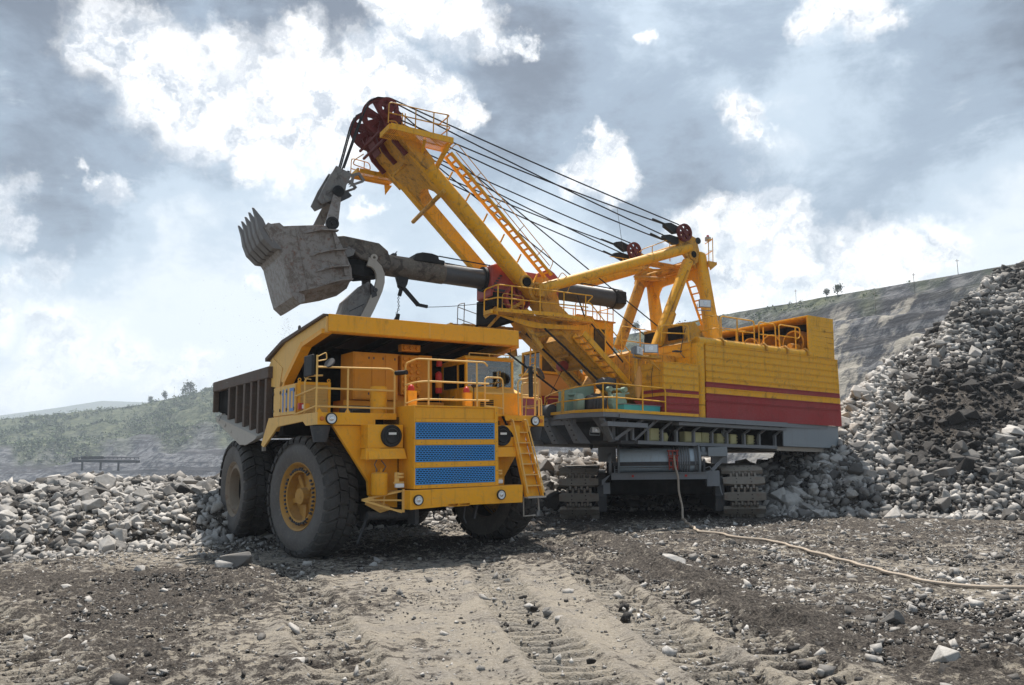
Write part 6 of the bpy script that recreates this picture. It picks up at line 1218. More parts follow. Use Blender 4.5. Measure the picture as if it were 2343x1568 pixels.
# ---- revolving deck: toe board, girders, equipment bays
EDGE = [(-5.35, -1.2), (-5.95, .9), (-6.05, 2.6), (-5.75, 3.85), (-5.3, 4.02), (-1.7, 4.02)]
q = B(); q.prism([(-5.3, -3.9), (-5.6, 0), (-6.0, 1.5), (-6.05, 2.6), (-5.75, 3.85), (-5.3, 3.98), (2.9, 3.98), (2.9, 3.70), (6.3, 3.6), (6.3, -3.6), (-1.4, -3.9)], lambda u, v: (u, v, 3.40), lambda u, v: (u, v, 3.555)); dk = q.build('revolving_deck', 'grey', SH)
q = B()
for (a, b_), (c_, d_) in zip(EDGE[:-1], EDGE[1:]): q.beam((a, b_, 3.61), (c_, d_, 3.61), .03, .10)
q.build('toe_board', 'sy', dk)
def off(p, k=.0): return (p[0], p[1], 0)
srail([[(-5.35, -.4, 4.35), (-5.75, .75, 4.38), (-5.98, 1.75, 4.42)], [(-5.35, -.4, 3.98), (-5.75, .75, 4.0), (-5.98, 1.75, 4.02)]], r=.024, posts=[((-5.35, -.4, 3.56), (-5.35, -.4, 4.35)), ((-5.98, 1.72, 3.56), (-5.98, 1.72, 4.42)), ((-5.6, .3, 3.56), (-5.6, .3, 4.0))])
srail([[(-6.0, 1.85, 3.56), (-6.0, 1.85, 4.42), (-5.9, 2.9, 4.48), (-5.70, 3.85, 4.52), (-5.3, 4.0, 4.50), (-3.2, 4.0, 4.48), (-3.2, 4.0, 3.56)], [(-6.0, 1.85, 4.0), (-5.75, 3.8, 4.05), (-5.3, 4.0, 4.05), (-3.2, 4.0, 4.02)]], r=.026, posts=[((-5.72, 3.8, 3.56), (-5.72, 3.8, 4.5)), ((-5.3, 4.0, 3.56), (-5.3, 4.0, 4.5)), ((-4.2, 4.0, 3.56), (-4.2, 4.0, 4.49))])
# under-deck plate work
q = B(); q.prism([(-5.3, -3.8), (-5.0, 0), (-5.0, 2.2), (-4.6, 3.3), (2.9, 3.35), (2.9, -3.4)], lambda u, v: (u, v, 2.56), lambda u, v: (u, v, 2.66)); q.box((-4.4, -3.0, 2.66), (6.2, 2.6, 3.4)); q.build('deck_girders', 'dgrey', dk)
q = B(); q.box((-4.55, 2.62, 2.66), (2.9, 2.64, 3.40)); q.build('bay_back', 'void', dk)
for (v, lean) in ((-1.1, 0), (.55, 0), (1.95, 0)):
    q = B(); q.hexa([(-5.95, v - .32, 3.42), (-5.95, v + .10, 3.42), (-5.75, v - .32, 3.42), (-5.75, v + .1, 3.42), (-5.55, v - .12, 2.55), (-5.55, v + .30, 2.55), (-5.1, v - .12, 2.55), (-5.1, v + .3, 2.55)]); cl2 = q.build('front_column', 'grey', dk, bevel=.01)
    q = B(); [q.tube((-5.93 + .075 * k * .95 - .0, v - .28 + .045 * k, 3.34 - .17 * k), (-5.99 + .075 * k * .95, v - .28 + .045 * k, 3.34 - .17 * k), .022, 6) for k in range(5)]; [q.tube((-5.93 + .075 * k * .95, v + .05 + .045 * k, 3.34 - .17 * k), (-5.99 + .075 * k * .95, v + .05 + .045 * k, 3.34 - .17 * k), .022, 6) for k in range(5)]; q.build('rivets', 'dgrey', cl2, kind='stuff')
q = B(); q.box((-5.8, -1.4, 3.2), (-5.7, 2.2, 3.398)); q.prism([(-5.6, 3.4), (-5.3, 3.4), (-4.5, 2.66), (-4.9, 2.6)], *pz(3.0, 3.1)); q.beam((-5.7, 3.7, 3.36), (-5.0, 3.3, 2.68), .16, .10); q.beam((-4.0, 3.75, 3.38), (-4.85, 3.3, 2.68), .12, .10); q.beam((-3.4, 3.75, 3.38), (-4.0, 3.3, 2.68), .08, .08); q.box((-5.6, 3.5, 3.1), (-3.9, 3.9, 3.25)); q.box((-4.9, 2.7, 2.66), (-4.75, 3.2, 3.4)); q.box((-4.3, 2.7, 2.66), (-4.2, 3.2, 3.4)); q.build('deck_braces', 'grey', dk)
q = B(); q.box((-3.95, 3.30, 2.56), (2.92, 3.42, 2.68)); q.box((-5.2, 3.96, 3.38), (2.9, 4.03, 3.50)); q.box((-2.5, 3.5, 3.25), (2.9, 3.9, 3.36)); q.build('bay_sill', 'grey', dk)
us = [-4.15, -3.49, -2.84, -2.17, -1.35, -.46, .29, 1.18, 1.97, 2.84]
for u in us:
    q = B(); q.box((u - .04, 3.30, 2.68), (u + .04, 3.42, 3.08)); q.hexa([(u - .04, 3.30, 3.08), (u - .04, 3.42, 3.08), (u + .04, 3.30, 3.08), (u + .04, 3.42, 3.08), (u + .02, 3.82, 3.40), (u + .02, 3.95, 3.40), (u + .10, 3.82, 3.40), (u + .10, 3.95, 3.40)]); q.build('bay_post', 'grey', dk)
for (u, w_, h_) in ((-3.22, .44, .44), (-1.57, .36, .38), (-1.11, .35, .37), (-.72, .34, .37), (.02, .34, .36), (.68, .34, .36), (1.59, .34, .36)):
    q = B(); q.box((u, 2.85, 2.70), (u + w_, 3.15, 2.70 + h_)); eb = q.build('equipment_box', 'cream', dk, bevel=.008)
    B().box((u + .03, 3.151, 2.73), (u + w_ - .03, 3.175, 2.70 + h_ - .03)).build('box_lid', 'cream', eb, bevel=.006)
    q = B(); [q.box((u - .015, 3.13, 2.70 + h_ * t_), (u + .0, 3.18, 2.74 + h_ * t_)) for t_ in (.15, .45, .75)]; [q.box((u + w_, 3.13, 2.70 + h_ * t_), (u + w_ + .015, 3.18, 2.74 + h_ * t_)) for t_ in (.15, .45, .75)]; q.build('clasps', 'cream', eb)
q = B(); q.lathe([(0, .12), (.15, .16), (.3, .1)], (-2.42, 3.0, 2.70), (0, 0, 1), 14); q.build('junction_pot', 'cream', dk)
q = B(); q.lathe([(0, .04), (.1, .09), (.22, .10), (.26, .04), (.34, .03)], (.32, 3.2, 2.95), (0, 0, 1), 14); q.build('bay_lamp', 'lgrey', dk)
q = B(); [q.path([(u, 2.9, 3.3), (u + .2, 2.9, 3.05), (u + .1, 2.9, 2.72)], .02, 5) for u in (-3.6, -2.2, -1.5, .7, 1.6)]; q.build('bay_cables', 'black', dk)
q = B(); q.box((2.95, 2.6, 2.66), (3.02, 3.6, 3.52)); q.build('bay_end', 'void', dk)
flood(-5.35, 2.9, 3.0, radians(-10), .34)
# counterweight
q = B(); q.box((3.04, -3.5, 2.66), (6.28, 3.62, 3.545)); q.build('counterweight', 'lgrey', SH, bevel=.02)
q = B(); q.box((2.9, -3.4, 2.50), (6.2, 3.4, 2.655)); q.build('counterweight_base', 'pale', SH)
q = B(); q.tube((0, 0, 2.0), (0, 0, 2.6), 1.6, 32); [q.lathe([(0, .03), (.08, .06), (.16, .05), (.18, 0)], (u, v, 2.56 - .2), (0, 0, 1), 10) for u, v in ((3.3, 3.0), (4.6, 2.6), (-4.9, 2.0))]; q.build('slew_ring', 'void', SH)
q = B(); [q.path([(3.2 + .3 * k, 3.0, 2.5), (3.35 + .3 * k, 3.0, 2.38), (3.5 + .3 * k, 3.0, 2.5)], .02, 5) for k in range(6)]; q.build('under_deck_cables', 'black', SH)

# ---- crawler undercarriage: own heading, same tilt; local frame x across, y away from the viewer
UC = Matrix.Translation((5.27, 28.75, 0.02)) @ Matrix.Rotation(radians(-6.5), 4, 'Z')
UT = SHM.inverted() @ UC
def U_(): return MB(T=UT)
q = U_(); q.box((-1.9, .5, .9), (1.9, 6.8, 1.95)); q.box((-2.3, 1.0, .8), (2.3, 5.8, 1.5)); q.box((-1.15, .2, 1.28), (1.0, .6, 1.5)); q.build('undercarriage_frame', 'void', SH)
U_().box((-2.2, .35, 2.05), (-1.55, .9, 2.60)).build('end_box', 'grey', SH); U_().box((1.9, .42, 1.95), (2.45, .7, 2.50)).build('end_box', 'grey', SH)
q = U_(); q.tube((-1.45, .42, 2.10), (1.45, .42, 2.10), .44, 32); drm = q.build('cable_drum', 'drum', SH)
for x in (-1.5, 1.38): U_().lathe([(0, .0), (0, .60), (.07, .60), (.07, 0)], (x, .42, 2.10), (1, 0, 0), 36).build('drum_flange', 'lgrey', drm)
for k in range(9): U_().ring((.52 + .085 * k + (.14 if k > 6 else 0), .42, 2.10), (1, .04, 0), .475, .035, 30, 6).build('cable_turn', 'grey', drm)
q = U_(); q.box((-1.75, -.12, 1.42), (1.63, -.02, 1.66)); q.box((-1.75, -.2, 1.645), (1.63, -.12, 1.665)); q.box((-1.75, -.2, 1.415), (1.63, -.12, 1.435)); fb = q.build('front_beam', 'grey', SH)
for x in (-.98, .9): U_().tube((x, -.15, 1.54), (x, -.125, 1.54), .045, 14).build('reflector', 'tred', fb)
q = U_(); q.box((-1.68, -.05, 1.90), (1.58, .0, 2.04)); q.box((-1.68, -.05, 1.83), (.45, -.02, 1.85)); q.box((1.54, -.07, 1.66), (1.6, .0, 2.12)); q.build('upper_rail', 'dgrey', SH)
U_().lathe([(-.05, .30), (-.05, .38), (.05, .38), (.05, .30), (-.05, .30)], (-1.78, .1, 1.98), (1, 0, 0), 26).build('guide_wheel', 'grey', SH)
q = U_(); [q.beam((-1.62, -.02, 1.66 + .06 * k), (-1.45, -.02, 1.66 + .06 * k), .02) for k in range(4)]; q.box((-1.64, -.03, 1.64), (-1.6, .0, 1.9)); q.box((-1.47, -.03, 1.64), (-1.43, 0, 1.9)); q.build('step_irons', 'grey', SH)
q = U_(); q.box((.28, -.16, 2.40), (.68, .1, 2.45)); q.box((.29, -.16, 2.24), (.67, .1, 2.27)); [q.tube((x, -.12, 1.75), (x, -.12, 2.42), .025, 8) for x in (.33, .46, .62)]; [q.tube((.33, -.14, z_), (.60, -.14, z_), .04, 10) for z_ in (1.85, 2.08, 2.18)]; q.build('cable_guide', 'saddle', SH)
q = U_(); q.box((1.72, -.05, 2.20), (2.40, .4, 2.53)); q.tube((1.45, .2, 2.3), (1.72, .2, 2.3), .10, 14); q.lathe([(0, .1), (.15, .1), (.2, .06)], (1.58, .2, 2.35), (0, 0, 1), 12); q.build('drum_motor', 'lgrey', SH, bevel=.02)
q = U_(); q.beam((2.35, .2, 2.2), (1.8, .2, 1.65), .12, .12); q.box((1.65, .05, 1.15), (2.10, .9, 1.70)); q.build('drum_bracket', 'grey', SH); q = U_(); q.box((-2.05, .2, .9), (-1.8, 1.2, 1.3)); q.prism([(-2.1, 1.4), (-1.75, 1.62), (-2.1, 1.2)], lambda x, z: (x, .0, z), lambda x, z: (x, .3, z)); q.build('drum_bracket', 'grey', SH)
q = U_(); q.path([(2.08, -.0, 1.2), (2.12, -.02, .95), (2.16, 0, .85)], .02); q.path([(1.6, .0, 1.8), (1.75, -.1, 1.85), (1.85, 0, 1.7)], .02); q.build('hoses', 'grey', SH)
def track(x0, x1, inner):
    wd = x1 - x0; xc = (x0 + x1) / 2; yF, yR, r_ = .95, 6.3, .82
    q = U_(); q.box((x0 + .22, .9, .35), (x1 - .22, 6.3, 1.35)); q.tube((x0 + .25, yF, .88), (x1 - .25, yF, .88), .66, 26); q.tube((x0 + .25, yR, .88), (x1 - .25, yR, .88), .66, 26)
    tf = q.build('track_frame', 'dgrey', SH)
    a, b_ = (x1 - .05, x1 + .28) if inner > 0 else (x0 - .28, x0 + .05)
    q = U_(); q.prism([(.35, .25), (.20, .8), (.35, 1.45), (.8, 1.62), (6.5, 1.62), (6.9, .9), (6.6, .25)], lambda y, z: (a, y, z), lambda y, z: (b_, y, z)); [q.tube((a if inner < 0 else b_, y, z_), ((a - .03) if inner < 0 else (b_ + .03), y, z_), .04, 6) for y in (.5, .5) for z_ in (.5, 1.2)]; q.build('inner_side_frame', 'dgrey', tf, bevel=.02)
    pitch_ = .50; C0 = pi * r_; Ls = yR - yF; tot = 2 * (C0 + Ls); N_ = int(tot / pitch_); pitch_ = tot / N_
    # one shoe, built around origin: x across, y along the travel, z outward
    sh = MB(); L_ = pitch_ * .60
    sh.prism([(-wd / 2, -L_ / 2 + .03), (-wd / 2, L_ / 2 - .03), (-wd / 2 + .28, L_ / 2), (wd / 2 - .28, L_ / 2), (wd / 2, L_ / 2 - .03), (wd / 2, -L_ / 2 + .03), (wd / 2 - .28, -L_ / 2), (-wd / 2 + .28, -L_ / 2)], lambda x, y: (x, y, -.02), lambda x, y: (x, y, .13))
    for k in range(5): x = -wd * .29 + wd * .145 * k; sh.box((x - .042, L_ / 2 - .01, -.03), (x + .042, L_ / 2 + .17, .10))
    for k in range(4): x = -wd * .29 + wd * .145 * (k + .5); sh.box((x - .042, -L_ / 2 - .15, -.03), (x + .042, -L_ / 2 + .01, .10))
    me0 = None
    for k in range(N_):
        s_ = (k + .35) * pitch_
        if s_ < C0: th = -pi / 2 + s_ / r_; y, z, n_ = yF - r_ * cos(th), .88 + r_ * sin(th), (-cos(th), sin(th))
        elif s_ < C0 + Ls: y, z, n_ = yF + (s_ - C0), .88 + r_, (0, 1)
        elif s_ < 2 * C0 + Ls: th = pi / 2 - (s_ - C0 - Ls) / r_; y, z, n_ = yR + r_ * cos(th), .88 + r_ * sin(th), (cos(th), sin(th))
        else: y, z, n_ = yR - (s_ - 2 * C0 - Ls), .88 - r_, (0, -1)
        nz = Vector((0, n_[0], n_[1])); tx = Vector((1, 0, 0)); ty = nz.cross(tx)
        R_ = Matrix((tx, ty, nz)).transposed().to_4x4(); Mx = UT @ (Matrix.Translation((xc, y, z)) @ R_)
        if me0 is None: me0 = sh.build('track_shoe', 'shoe', tf, bevel=.012); me0.matrix_local = Mx
        else: clone(me0, Mx)
        if k in (2, 3, 4, 5, 6): pass
    q = U_()
    for k in range(N_ // 3):
        s_ = (k + .35) * pitch_
        th = -pi / 2 + s_ / r_
        if s_ > C0: break
        for dx_, dz_ in ((-.26, -.05), (-.25, .05), (.26, -.05), (.24, .05)):
            a_ = th + dz_ / r_ * 1.2; p_ = Vector((xc + dx_, yF - (r_ + .10) * cos(a_), .88 + (r_ + .10) * sin(a_))); n2 = Vector((0, -cos(a_), sin(a_))); q.tube(p_, p_ + n2 * .034, .024, 8)
    q.build('bolt_holes', 'void', tf, kind='stuff')
track(-3.66, -2.22, 1); track(2.22, 3.68, -1)

# ================================================================ rocks
def rock_variant(seed, n=15):
    r_ = np.random.default_rng(seed); bm = bmesh.new()
    d = r_.normal(size=(n, 3)); d /= np.linalg.norm(d, axis=1)[:, None]
    d = np.sign(d) * np.abs(d) ** 0.6; d /= np.abs(d).max(1)[:, None] ** 0.75
    d *= np.array([1.0, r_.uniform(.6, .9), r_.uniform(.42, .75)]) * r_.uniform(.82, 1.0, (n, 1))
    for p in d: bm.verts.new(p)
    bmesh.ops.convex_hull(bm, input=bm.verts); bmesh.ops.delete(bm, geom=[v for v in bm.verts if not v.link_faces], context='VERTS')
    bmesh.ops.triangulate(bm, faces=bm.faces)
    bm.verts.index_update(); V = np.array([v.co[:] for v in bm.verts]); Fc = np.array([[v.index for v in f.verts] for f in bm.faces]); bm.free()
    V -= V.mean(0); V /= np.abs(V).max(); return V, Fc
VAR = [rock_variant(100 + i, 12 + i % 7) for i in range(36)]
VARS = [rock_variant(300 + i, 8) for i in range(16)]
def rand_rot(n, flat=.6):
    ang = RNG.uniform(0, 2 * pi, n); tx = RNG.normal(0, flat, n); ty = RNG.normal(0, flat, n)
    cz, sz = np.cos(ang), np.sin(ang); cx, sx = np.cos(tx), np.sin(tx); cy, sy = np.cos(ty), np.sin(ty)
    Rz = np.zeros((n, 3, 3)); Rz[:, 0, 0] = cz; Rz[:, 0, 1] = -sz; Rz[:, 1, 0] = sz; Rz[:, 1, 1] = cz; Rz[:, 2, 2] = 1
    Rx = np.zeros((n, 3, 3)); Rx[:, 0, 0] = 1; Rx[:, 1, 1] = cx; Rx[:, 1, 2] = -sx; Rx[:, 2, 1] = sx; Rx[:, 2, 2] = cx
    Ry = np.zeros((n, 3, 3)); Ry[:, 1, 1] = 1; Ry[:, 0, 0] = cy; Ry[:, 0, 2] = sy; Ry[:, 2, 0] = -sy; Ry[:, 2, 2] = cy
    return np.einsum('nij,njk,nkl->nil', Rx, Ry, Rz)
def rock_mass(name, P_, S_, T_, Rm, variants, vi):
    vs, fs, tn, k = [], [], [], 0
    for j, (V, Fc) in enumerate(variants):
        m_ = np.where(vi == j)[0]
        if not len(m_): continue
        X_ = np.einsum('nij,vj->nvi', Rm[m_], V) * S_[m_][:, None, None] + P_[m_][:, None, :]
        vs.append(X_.reshape(-1, 3)); nv = len(V)
        fs.append((Fc[None] + (k + np.arange(len(m_)) * nv)[:, None, None]).reshape(-1, 3)); tn.append(np.repeat(T_[m_], nv)); k += nv * len(m_)
    V = np.concatenate(vs); Fc = np.concatenate(fs); T2 = np.concatenate(tn)
    me = bpy.data.meshes.new(name); me.vertices.add(len(V)); me.vertices.foreach_set('co', V.ravel().astype(np.float32))
    me.loops.add(Fc.size); me.loops.foreach_set('vertex_index', Fc.ravel().astype(np.int32))
    me.polygons.add(len(Fc)); me.polygons.foreach_set('loop_start', np.arange(0, Fc.size, 3, dtype=np.int32)); me.polygons.foreach_set('loop_total', np.full(len(Fc), 3, np.int32))
    a = me.attributes.new('tone', 'FLOAT', 'POINT'); a.data.foreach_set('value', T2.astype(np.float32))
    me.update(calc_edges=True); me.materials.append(MT['rock']); o = bpy.data.objects.new(name, me); COL.objects.link(o); return o
CAMP = np.array([0, 0, CAMZ]); FW, RT, UPV = np.array(fwd), np.array(rt), np.array(up)
def toscreen(P_):
    v = P_ - CAMP; z = v @ FW; return 1171 + 1800 * (v @ RT) / z, 784 - 1800 * (v @ UPV) / z, z
PR, PS, PT = [], [], []
def field(n, xr, yr, cond, smin, smax, alpha, tone, sink=.25):
    x = RNG.uniform(*xr, n); y = RNG.uniform(*yr, n); m_ = cond(x, y); x, y = x[m_], y[m_]; k = len(x)
    u = RNG.random(k); s_ = (smin ** -alpha + u * (smax ** -alpha - smin ** -alpha)) ** (-1 / alpha)
    z = terrain(x, y) + s_ * (.5 - sink) * .8
    PR.append(np.stack([x, y, z], 1)); PS.append(s_); PT.append(np.clip(tone(x, y, z) + RNG.normal(0, .27, k), 0, 1))
ln = lambda x, y: sdist(x, y)
tl = lambda x, y, z: .62 + 1.3 * fbm(x, y, .25, 3, 200)
# left bank
tl = lambda x, y, z: .48 + 1.2 * fbm(x, y, .25, 3, 200)
field(46000, (-24, 1.5), (10, 42), lambda x, y: (ln(x, y) > -.5) & (ln(x, y) < 8.0), .05, .20, 1.5, tl)
field(9000, (-24, 1.5), (10, 42), lambda x, y: (ln(x, y) > -.1) & (ln(x, y) < 7.5), .12, .38, 2.1, tl, .3)
field(170, (-24, 1.5), (10, 42), lambda x, y: (ln(x, y) > .4) & (ln(x, y) < 6.0), .28, .46, 1.5, tl, .35)
# middle, behind the machines
tm = lambda x, y, z: .58 + 1.1 * fbm(x, y, .25, 3, 200)
field(17000, (-1, 13), (28, 46), lambda x, y: (x + RNG.normal(0, 1, len(x)) < 10.5) & (ln(x, y) > -.6) & (ln(x, y) < 11), .06, .22, 1.5, tm)
field(2200, (-1, 12), (28, 44), lambda x, y: (x < 10.5) & (ln(x, y) > .1) & (ln(x, y) < 9), .18, .6, 2.2, tm, .3)
# right slope: pale rubble with a dark, earthy seam running up it
def seam(x, y, z): return np.clip(1.25 * np.exp(-(((z - (3.0 + (x - 16) * .36)) / (1.1 + .05 * (x - 15))) ** 2)) * sstep(14.5, 18, x) * (.85 + 1.5 * fbm(x, z, .6, 4, 17)), 0, 1)
tr_ = lambda x, y, z: .42 + .28 * np.exp(-((x - 16) / 4.5) ** 2) * sstep(2.5, 4.5, z) - .06 * sstep(3.5, 1, z) + .10 * sstep(2.2, .4, z) + 1.1 * fbm(x, y, .3, 3, 210) - .75 * seam(x, y, z)
inpile = lambda x, y: (ln(x, y) > -.5) & (np.degrees(np.arctan2(x, y)) < 37) & (np.hypot(x, y) < np.interp(np.degrees(np.arctan2(x, y)), [12, 20, 27, 34, 38], [38, 41, 46, 58, 62]))
field(125000, (8.5, 40), (22, 58), lambda x, y: inpile(x, y) & (RNG.random(len(x)) < 1.0 - .80 * seam(x, y, terrain(x, y))), .055, .22, 1.5, tr_)
field(17000, (8.5, 40), (22, 58), lambda x, y: inpile(x, y) & (RNG.random(len(x)) < 1.0 - .86 * seam(x, y, terrain(x, y))), .15, .40, 2.3, tr_, .3)
field(500, (8.5, 40), (22, 58), lambda x, y: inpile(x, y) & (ln(x, y) > .2), .32, .52, 2.0, tr_, .3)
P_ = np.concatenate(PR); S_ = np.concatenate(PS); T_ = np.concatenate(PT)
sx_, sy_, sz_ = toscreen(P_); ok = (sx_ > -260) & (sx_ < 2600) & (sz_ > 5) & (P_[:, 2] > -2.5)
P_, S_, T_, sx_, sy_, sz_ = (a[ok] for a in (P_, S_, T_, sx_, sy_, sz_))
Rm = rand_rot(len(P_)); vi = RNG.integers(0, len(VAR), len(P_))
# foreground stones
PR, PS, PT = [], [], []
tz = lambda x, y, z: .50 + .9 * fbm(x, y, .6, 3, 220)
fg = lambda x, y: (ln(x, y) < -.2) & (np.hypot(x, y) > 6.5)
rightw = lambda x, y: sstep(1.5, 6.5, x - (y - 14) * .05) * sstep(30, 22, y) * .9 + .06
field(70000, (-9, 16), (7, 31), lambda x, y: fg(x, y) & (RNG.random(len(x)) < rightw(x, y) * (.35 + 2.2 * np.clip(fbm(x, y, .5, 4, 230) + .25, 0, 1))), .018, .13, 2.2, tz, .35)
field(24000, (-16, 4), (7, 30), lambda x, y: fg(x, y) & (RNG.random(len(x)) < .10 + .9 * sstep(-4.5, -.5, ln(x, y))), .02, .16, 2.1, tz, .35)
field(9000, (-8, 10), (6.3, 18), lambda x, y: fg(x, y), .008, .04, 2.2, tz, .3)
field(60, (3, 14), (9, 27), fg, .08, .17, 2.0, tz, .3)
dz_ = lambda x, y: np.clip(darkness(x, y) + 1.6 * np.exp(-(pdist(x, y, WIND) / .6) ** 2), 0, 1.5) / 1.5
field(60000, (-9, 12), (6.4, 24), lambda x, y: fg(x, y) & (RNG.random(len(x)) < .55 * dz_(x, y) ** 1.5), .018, .07, 2.0, lambda x, y, z: .12 + 0 * x, .25)
P2_ = np.concatenate(PR); S2_ = np.concatenate(PS); T2_ = np.concatenate(PT)
P2_[:, 2] += 0.0
# single stones the photograph shows lying apart: (x, y, size, tone)
ONE = [(-6.45, 18.5, .42, .30, 'dark angular boulder lying in the shade before the front wheel of the truck'), (-8.35, 18.0, .17, .72, 'pale stone with a dark underside alone on the dirt near the left bank'),
       (-8.6, 15.6, .12, .9, 'small upright white stone on the bare dirt at the far left'), (-6.6, 18.2, .2, .9, 'flat pale slab on the shadow edge before the truck'),
       (3.45, 17.6, .26, .86, 'flat square pale slab beside the black cable near the middle'), (5.35, 11.6, .20, .45, 'layered grey stone beside the hole at lower right'),
       (5.0, 9.55, .19, .85, 'tall pale slab standing in the churned dark soil at lower right'), (6.25, 9.3, .17, .6, 'rounded grey stone near the right corner of the dirt'), (.30, 13.1, .07, .1, 'small dark clod in the middle of the tyre tracks'), (0.9, 9.9, .06, .1, 'tiny dark clod low in the middle of the dirt')]
o = rock_mass('ground_gravel', P2_, S2_, T2_, rand_rot(len(P2_), .5), VARS, RNG.integers(0, len(VARS), len(P2_)))
tag(o, 'small broken stones strewn over the dirt of the mine floor', 'gravel', kind='stuff')
# the largest visible ones are objects of their own
px = S_ / sz_
hid = ((sx_ > 480) & (sx_ < 1215) & (sy_ > 720) & (sy_ < 1180)) | ((sx_ > 1225) & (sx_ < 1925) & (sy_ > 600) & (sy_ < 1035)) | ((sx_ > 1280) & (sx_ < 1750) & (sy_ > 1035) & (sy_ < 1185)) | (sx_ < -5) | (sx_ > 2347) | ((sx_ > 485) & (sx_ < 800) & (sy_ > 1000))
behind = sdist(P_[:, 0], P_[:, 1]) > np.interp(P_[:, 0], [-30, 8, 12, 40], [5.0, 6.0, 12, 30])
cost = np.where(hid | behind, -1, px); top = np.argsort(-cost)[:288]; ismain = np.zeros(len(P_), bool); ismain[top] = True
rest = ~ismain; ALLV = VAR + VARS; vj = np.where(S_ < .13, 36 + RNG.integers(0, 16, len(P_)), vi)
o = rock_mass('rubble', P_[rest], S_[rest], T_[rest], Rm[rest], ALLV, vj[rest]); print('TRIS', len(o.data.polygons), len(P_)); tag(o, 'blasted grey rubble heaped in banks around the mine floor', 'rubble', kind='stuff')
RM = {}
def rmesh(v, tone):
    k = (int(v), int(round(tone * 5)))
    if k not in RM:
        V, Fc = VAR[k[0]]; me = bpy.data.meshes.new('boulder'); me.from_pydata(V.tolist(), [], Fc.tolist())
        bm = bmesh.new(); bm.from_mesh(me); bmesh.ops.dissolve_limit(bm, angle_limit=.12, verts=bm.verts, edges=bm.edges); es = [e_ for e_ in bm.edges]
        bmesh.ops.bevel(bm, geom=es, offset=.035, segments=1, affect='EDGES'); bmesh.ops.triangulate(bm, faces=bm.faces); bm.to_mesh(me); bm.free()
        a = me.attributes.new('tone', 'FLOAT', 'POINT'); a.data.foreach_set('value', np.full(len(me.vertices), k[1] / 5, np.float32)); me.materials.append(MT['rock']); RM[k] = me
    return RM[k]
def place(P, s_, R_, v, tone, label, group=None, cat='boulder', name='boulder'):
    o = bpy.data.objects.new(name, rmesh(v, tone)); COL.objects.link(o)
    M_ = Matrix(R_.tolist()).to_4x4(); o.matrix_world = Matrix.Translation(Vector(P)) @ M_ @ Matrix.Scale(float(s_), 4); tag(o, label, cat, group); return o
TONE = lambda t_: 'dark' if t_ < .3 else 'mid-grey' if t_ < .55 else 'pale' if t_ < .8 else 'whitish'
def where(x, y, X_, Y_):
    if X_ < 170: a = 'of the left bank\'s outer end'
    elif X_ < 330: a = 'of the left bank\'s middle'
    elif X_ < 500: a = 'of the left bank by the wheel'
    elif X_ < 1300: a = 'of the heap behind the truck ladder'
    elif X_ < 1850: a = 'of the heap right of the crawler'
    elif X_ < 2000: a = 'of the slope beside the red house'
    elif X_ < 2170: a = 'of the right slope\'s middle'
    else: a = 'of the slope at the right edge'
    s_ = float(sdist(np.array([x]), np.array([y]))[0])
    return ('at the foot ' if s_ < 1.2 else 'in the lower part ' if s_ < 3.0 else 'in the upper part ' if s_ < 6 else 'near the top ') + a
SZ = lambda s_: 'huge' if s_ > .46 else 'large' if s_ > .38 else 'medium' if s_ > .31 else 'smaller'
SHP = ['blocky', 'angular', 'wedge-shaped', 'slab-like']
LB = {}
for i in top:
    asp = np.abs(VAR[vi[i]][0]).max(0); sh_ = SHP[3] if asp[2] < .5 else SHP[vi[i] % 3]
    LB.setdefault(f"{SZ(S_[i])} {TONE(T_[i])} {sh_} boulder {where(P_[i, 0], P_[i, 1], sx_[i], sy_[i])}", []).append(i)
ORD = ['leftmost', 'second', 'third', 'fourth', 'fifth', 'sixth', 'seventh', 'eighth', 'ninth']
for lab, ids in LB.items():
    ids = sorted(ids, key=lambda i: sx_[i])
    for k, i in enumerate(ids):
        pre = '' if len(ids) == 1 else ('leftmost ' if k == 0 else 'rightmost ' if k == len(ids) - 1 else ORD[min(k, 8)] + ' ')
        place(P_[i], S_[i], Rm[i], vi[i], T_[i], pre + lab, 'boulders on the rubble banks')
for k, (x, y, s_, tn, lab) in enumerate(ONE):
    R1 = rand_rot(1, .15)[0]; zt = float(terrain(np.array([x]), np.array([y]))[0]); place((x, y, zt + s_ * .35), s_, R1, (k * 5) % 36, tn, lab, 'single stones on the mine floor', 'stone', 'stone')

# ================================================================ trailing power cable
def gz(x, y):
    x = np.array([x]); y = np.array([y]); return float(terrain(x, y)[0])
CP = [(5.50, 24.6), (5.41, 23.62), (5.82, 23.0), (6.10, 21.9), (6.72, 21.3), (6.96, 19.74), (7.2, 18.46), (7.42, 16.96), (7.61, 15.7), (7.85, 14.88), (8.28, 14.39), (8.85, 14.17), (9.9, 13.7), (12, 13.0)]
UCW = UC; g0 = UCW @ Vector((.50, -.2, 2.26))
pts = [g0, UCW @ Vector((.52, -.25, 1.9)), UCW @ Vector((.60, -.32, 1.5)), UCW @ Vector((.60, -.45, 1.0)), UCW @ Vector((.66, -.8, .5)), Vector((5.65, 26.9, .2))] + [Vector((x, y, gz(x, y) + .07)) for x, y in CP]
fine = []
for i in range(len(pts) - 1):
    a = pts[max(0, i - 1)]; b_ = pts[i]; c_ = pts[i + 1]; d_ = pts[min(len(pts) - 1, i + 2)]
    for k in range(8):
        t_ = k / 8; p = .5 * ((2 * b_) + (c_ - a) * t_ + (2 * a - 5 * b_ + 4 * c_ - d_) * t_ ** 2 + (3 * b_ - a - 3 * c_ + d_) * t_ ** 3)
        if i > 4: p.x += .04 * sin(7 * p.y + 3 * p.x); p.z = max(p.z, gz(p.x, p.y) + .05)
        fine.append(p)
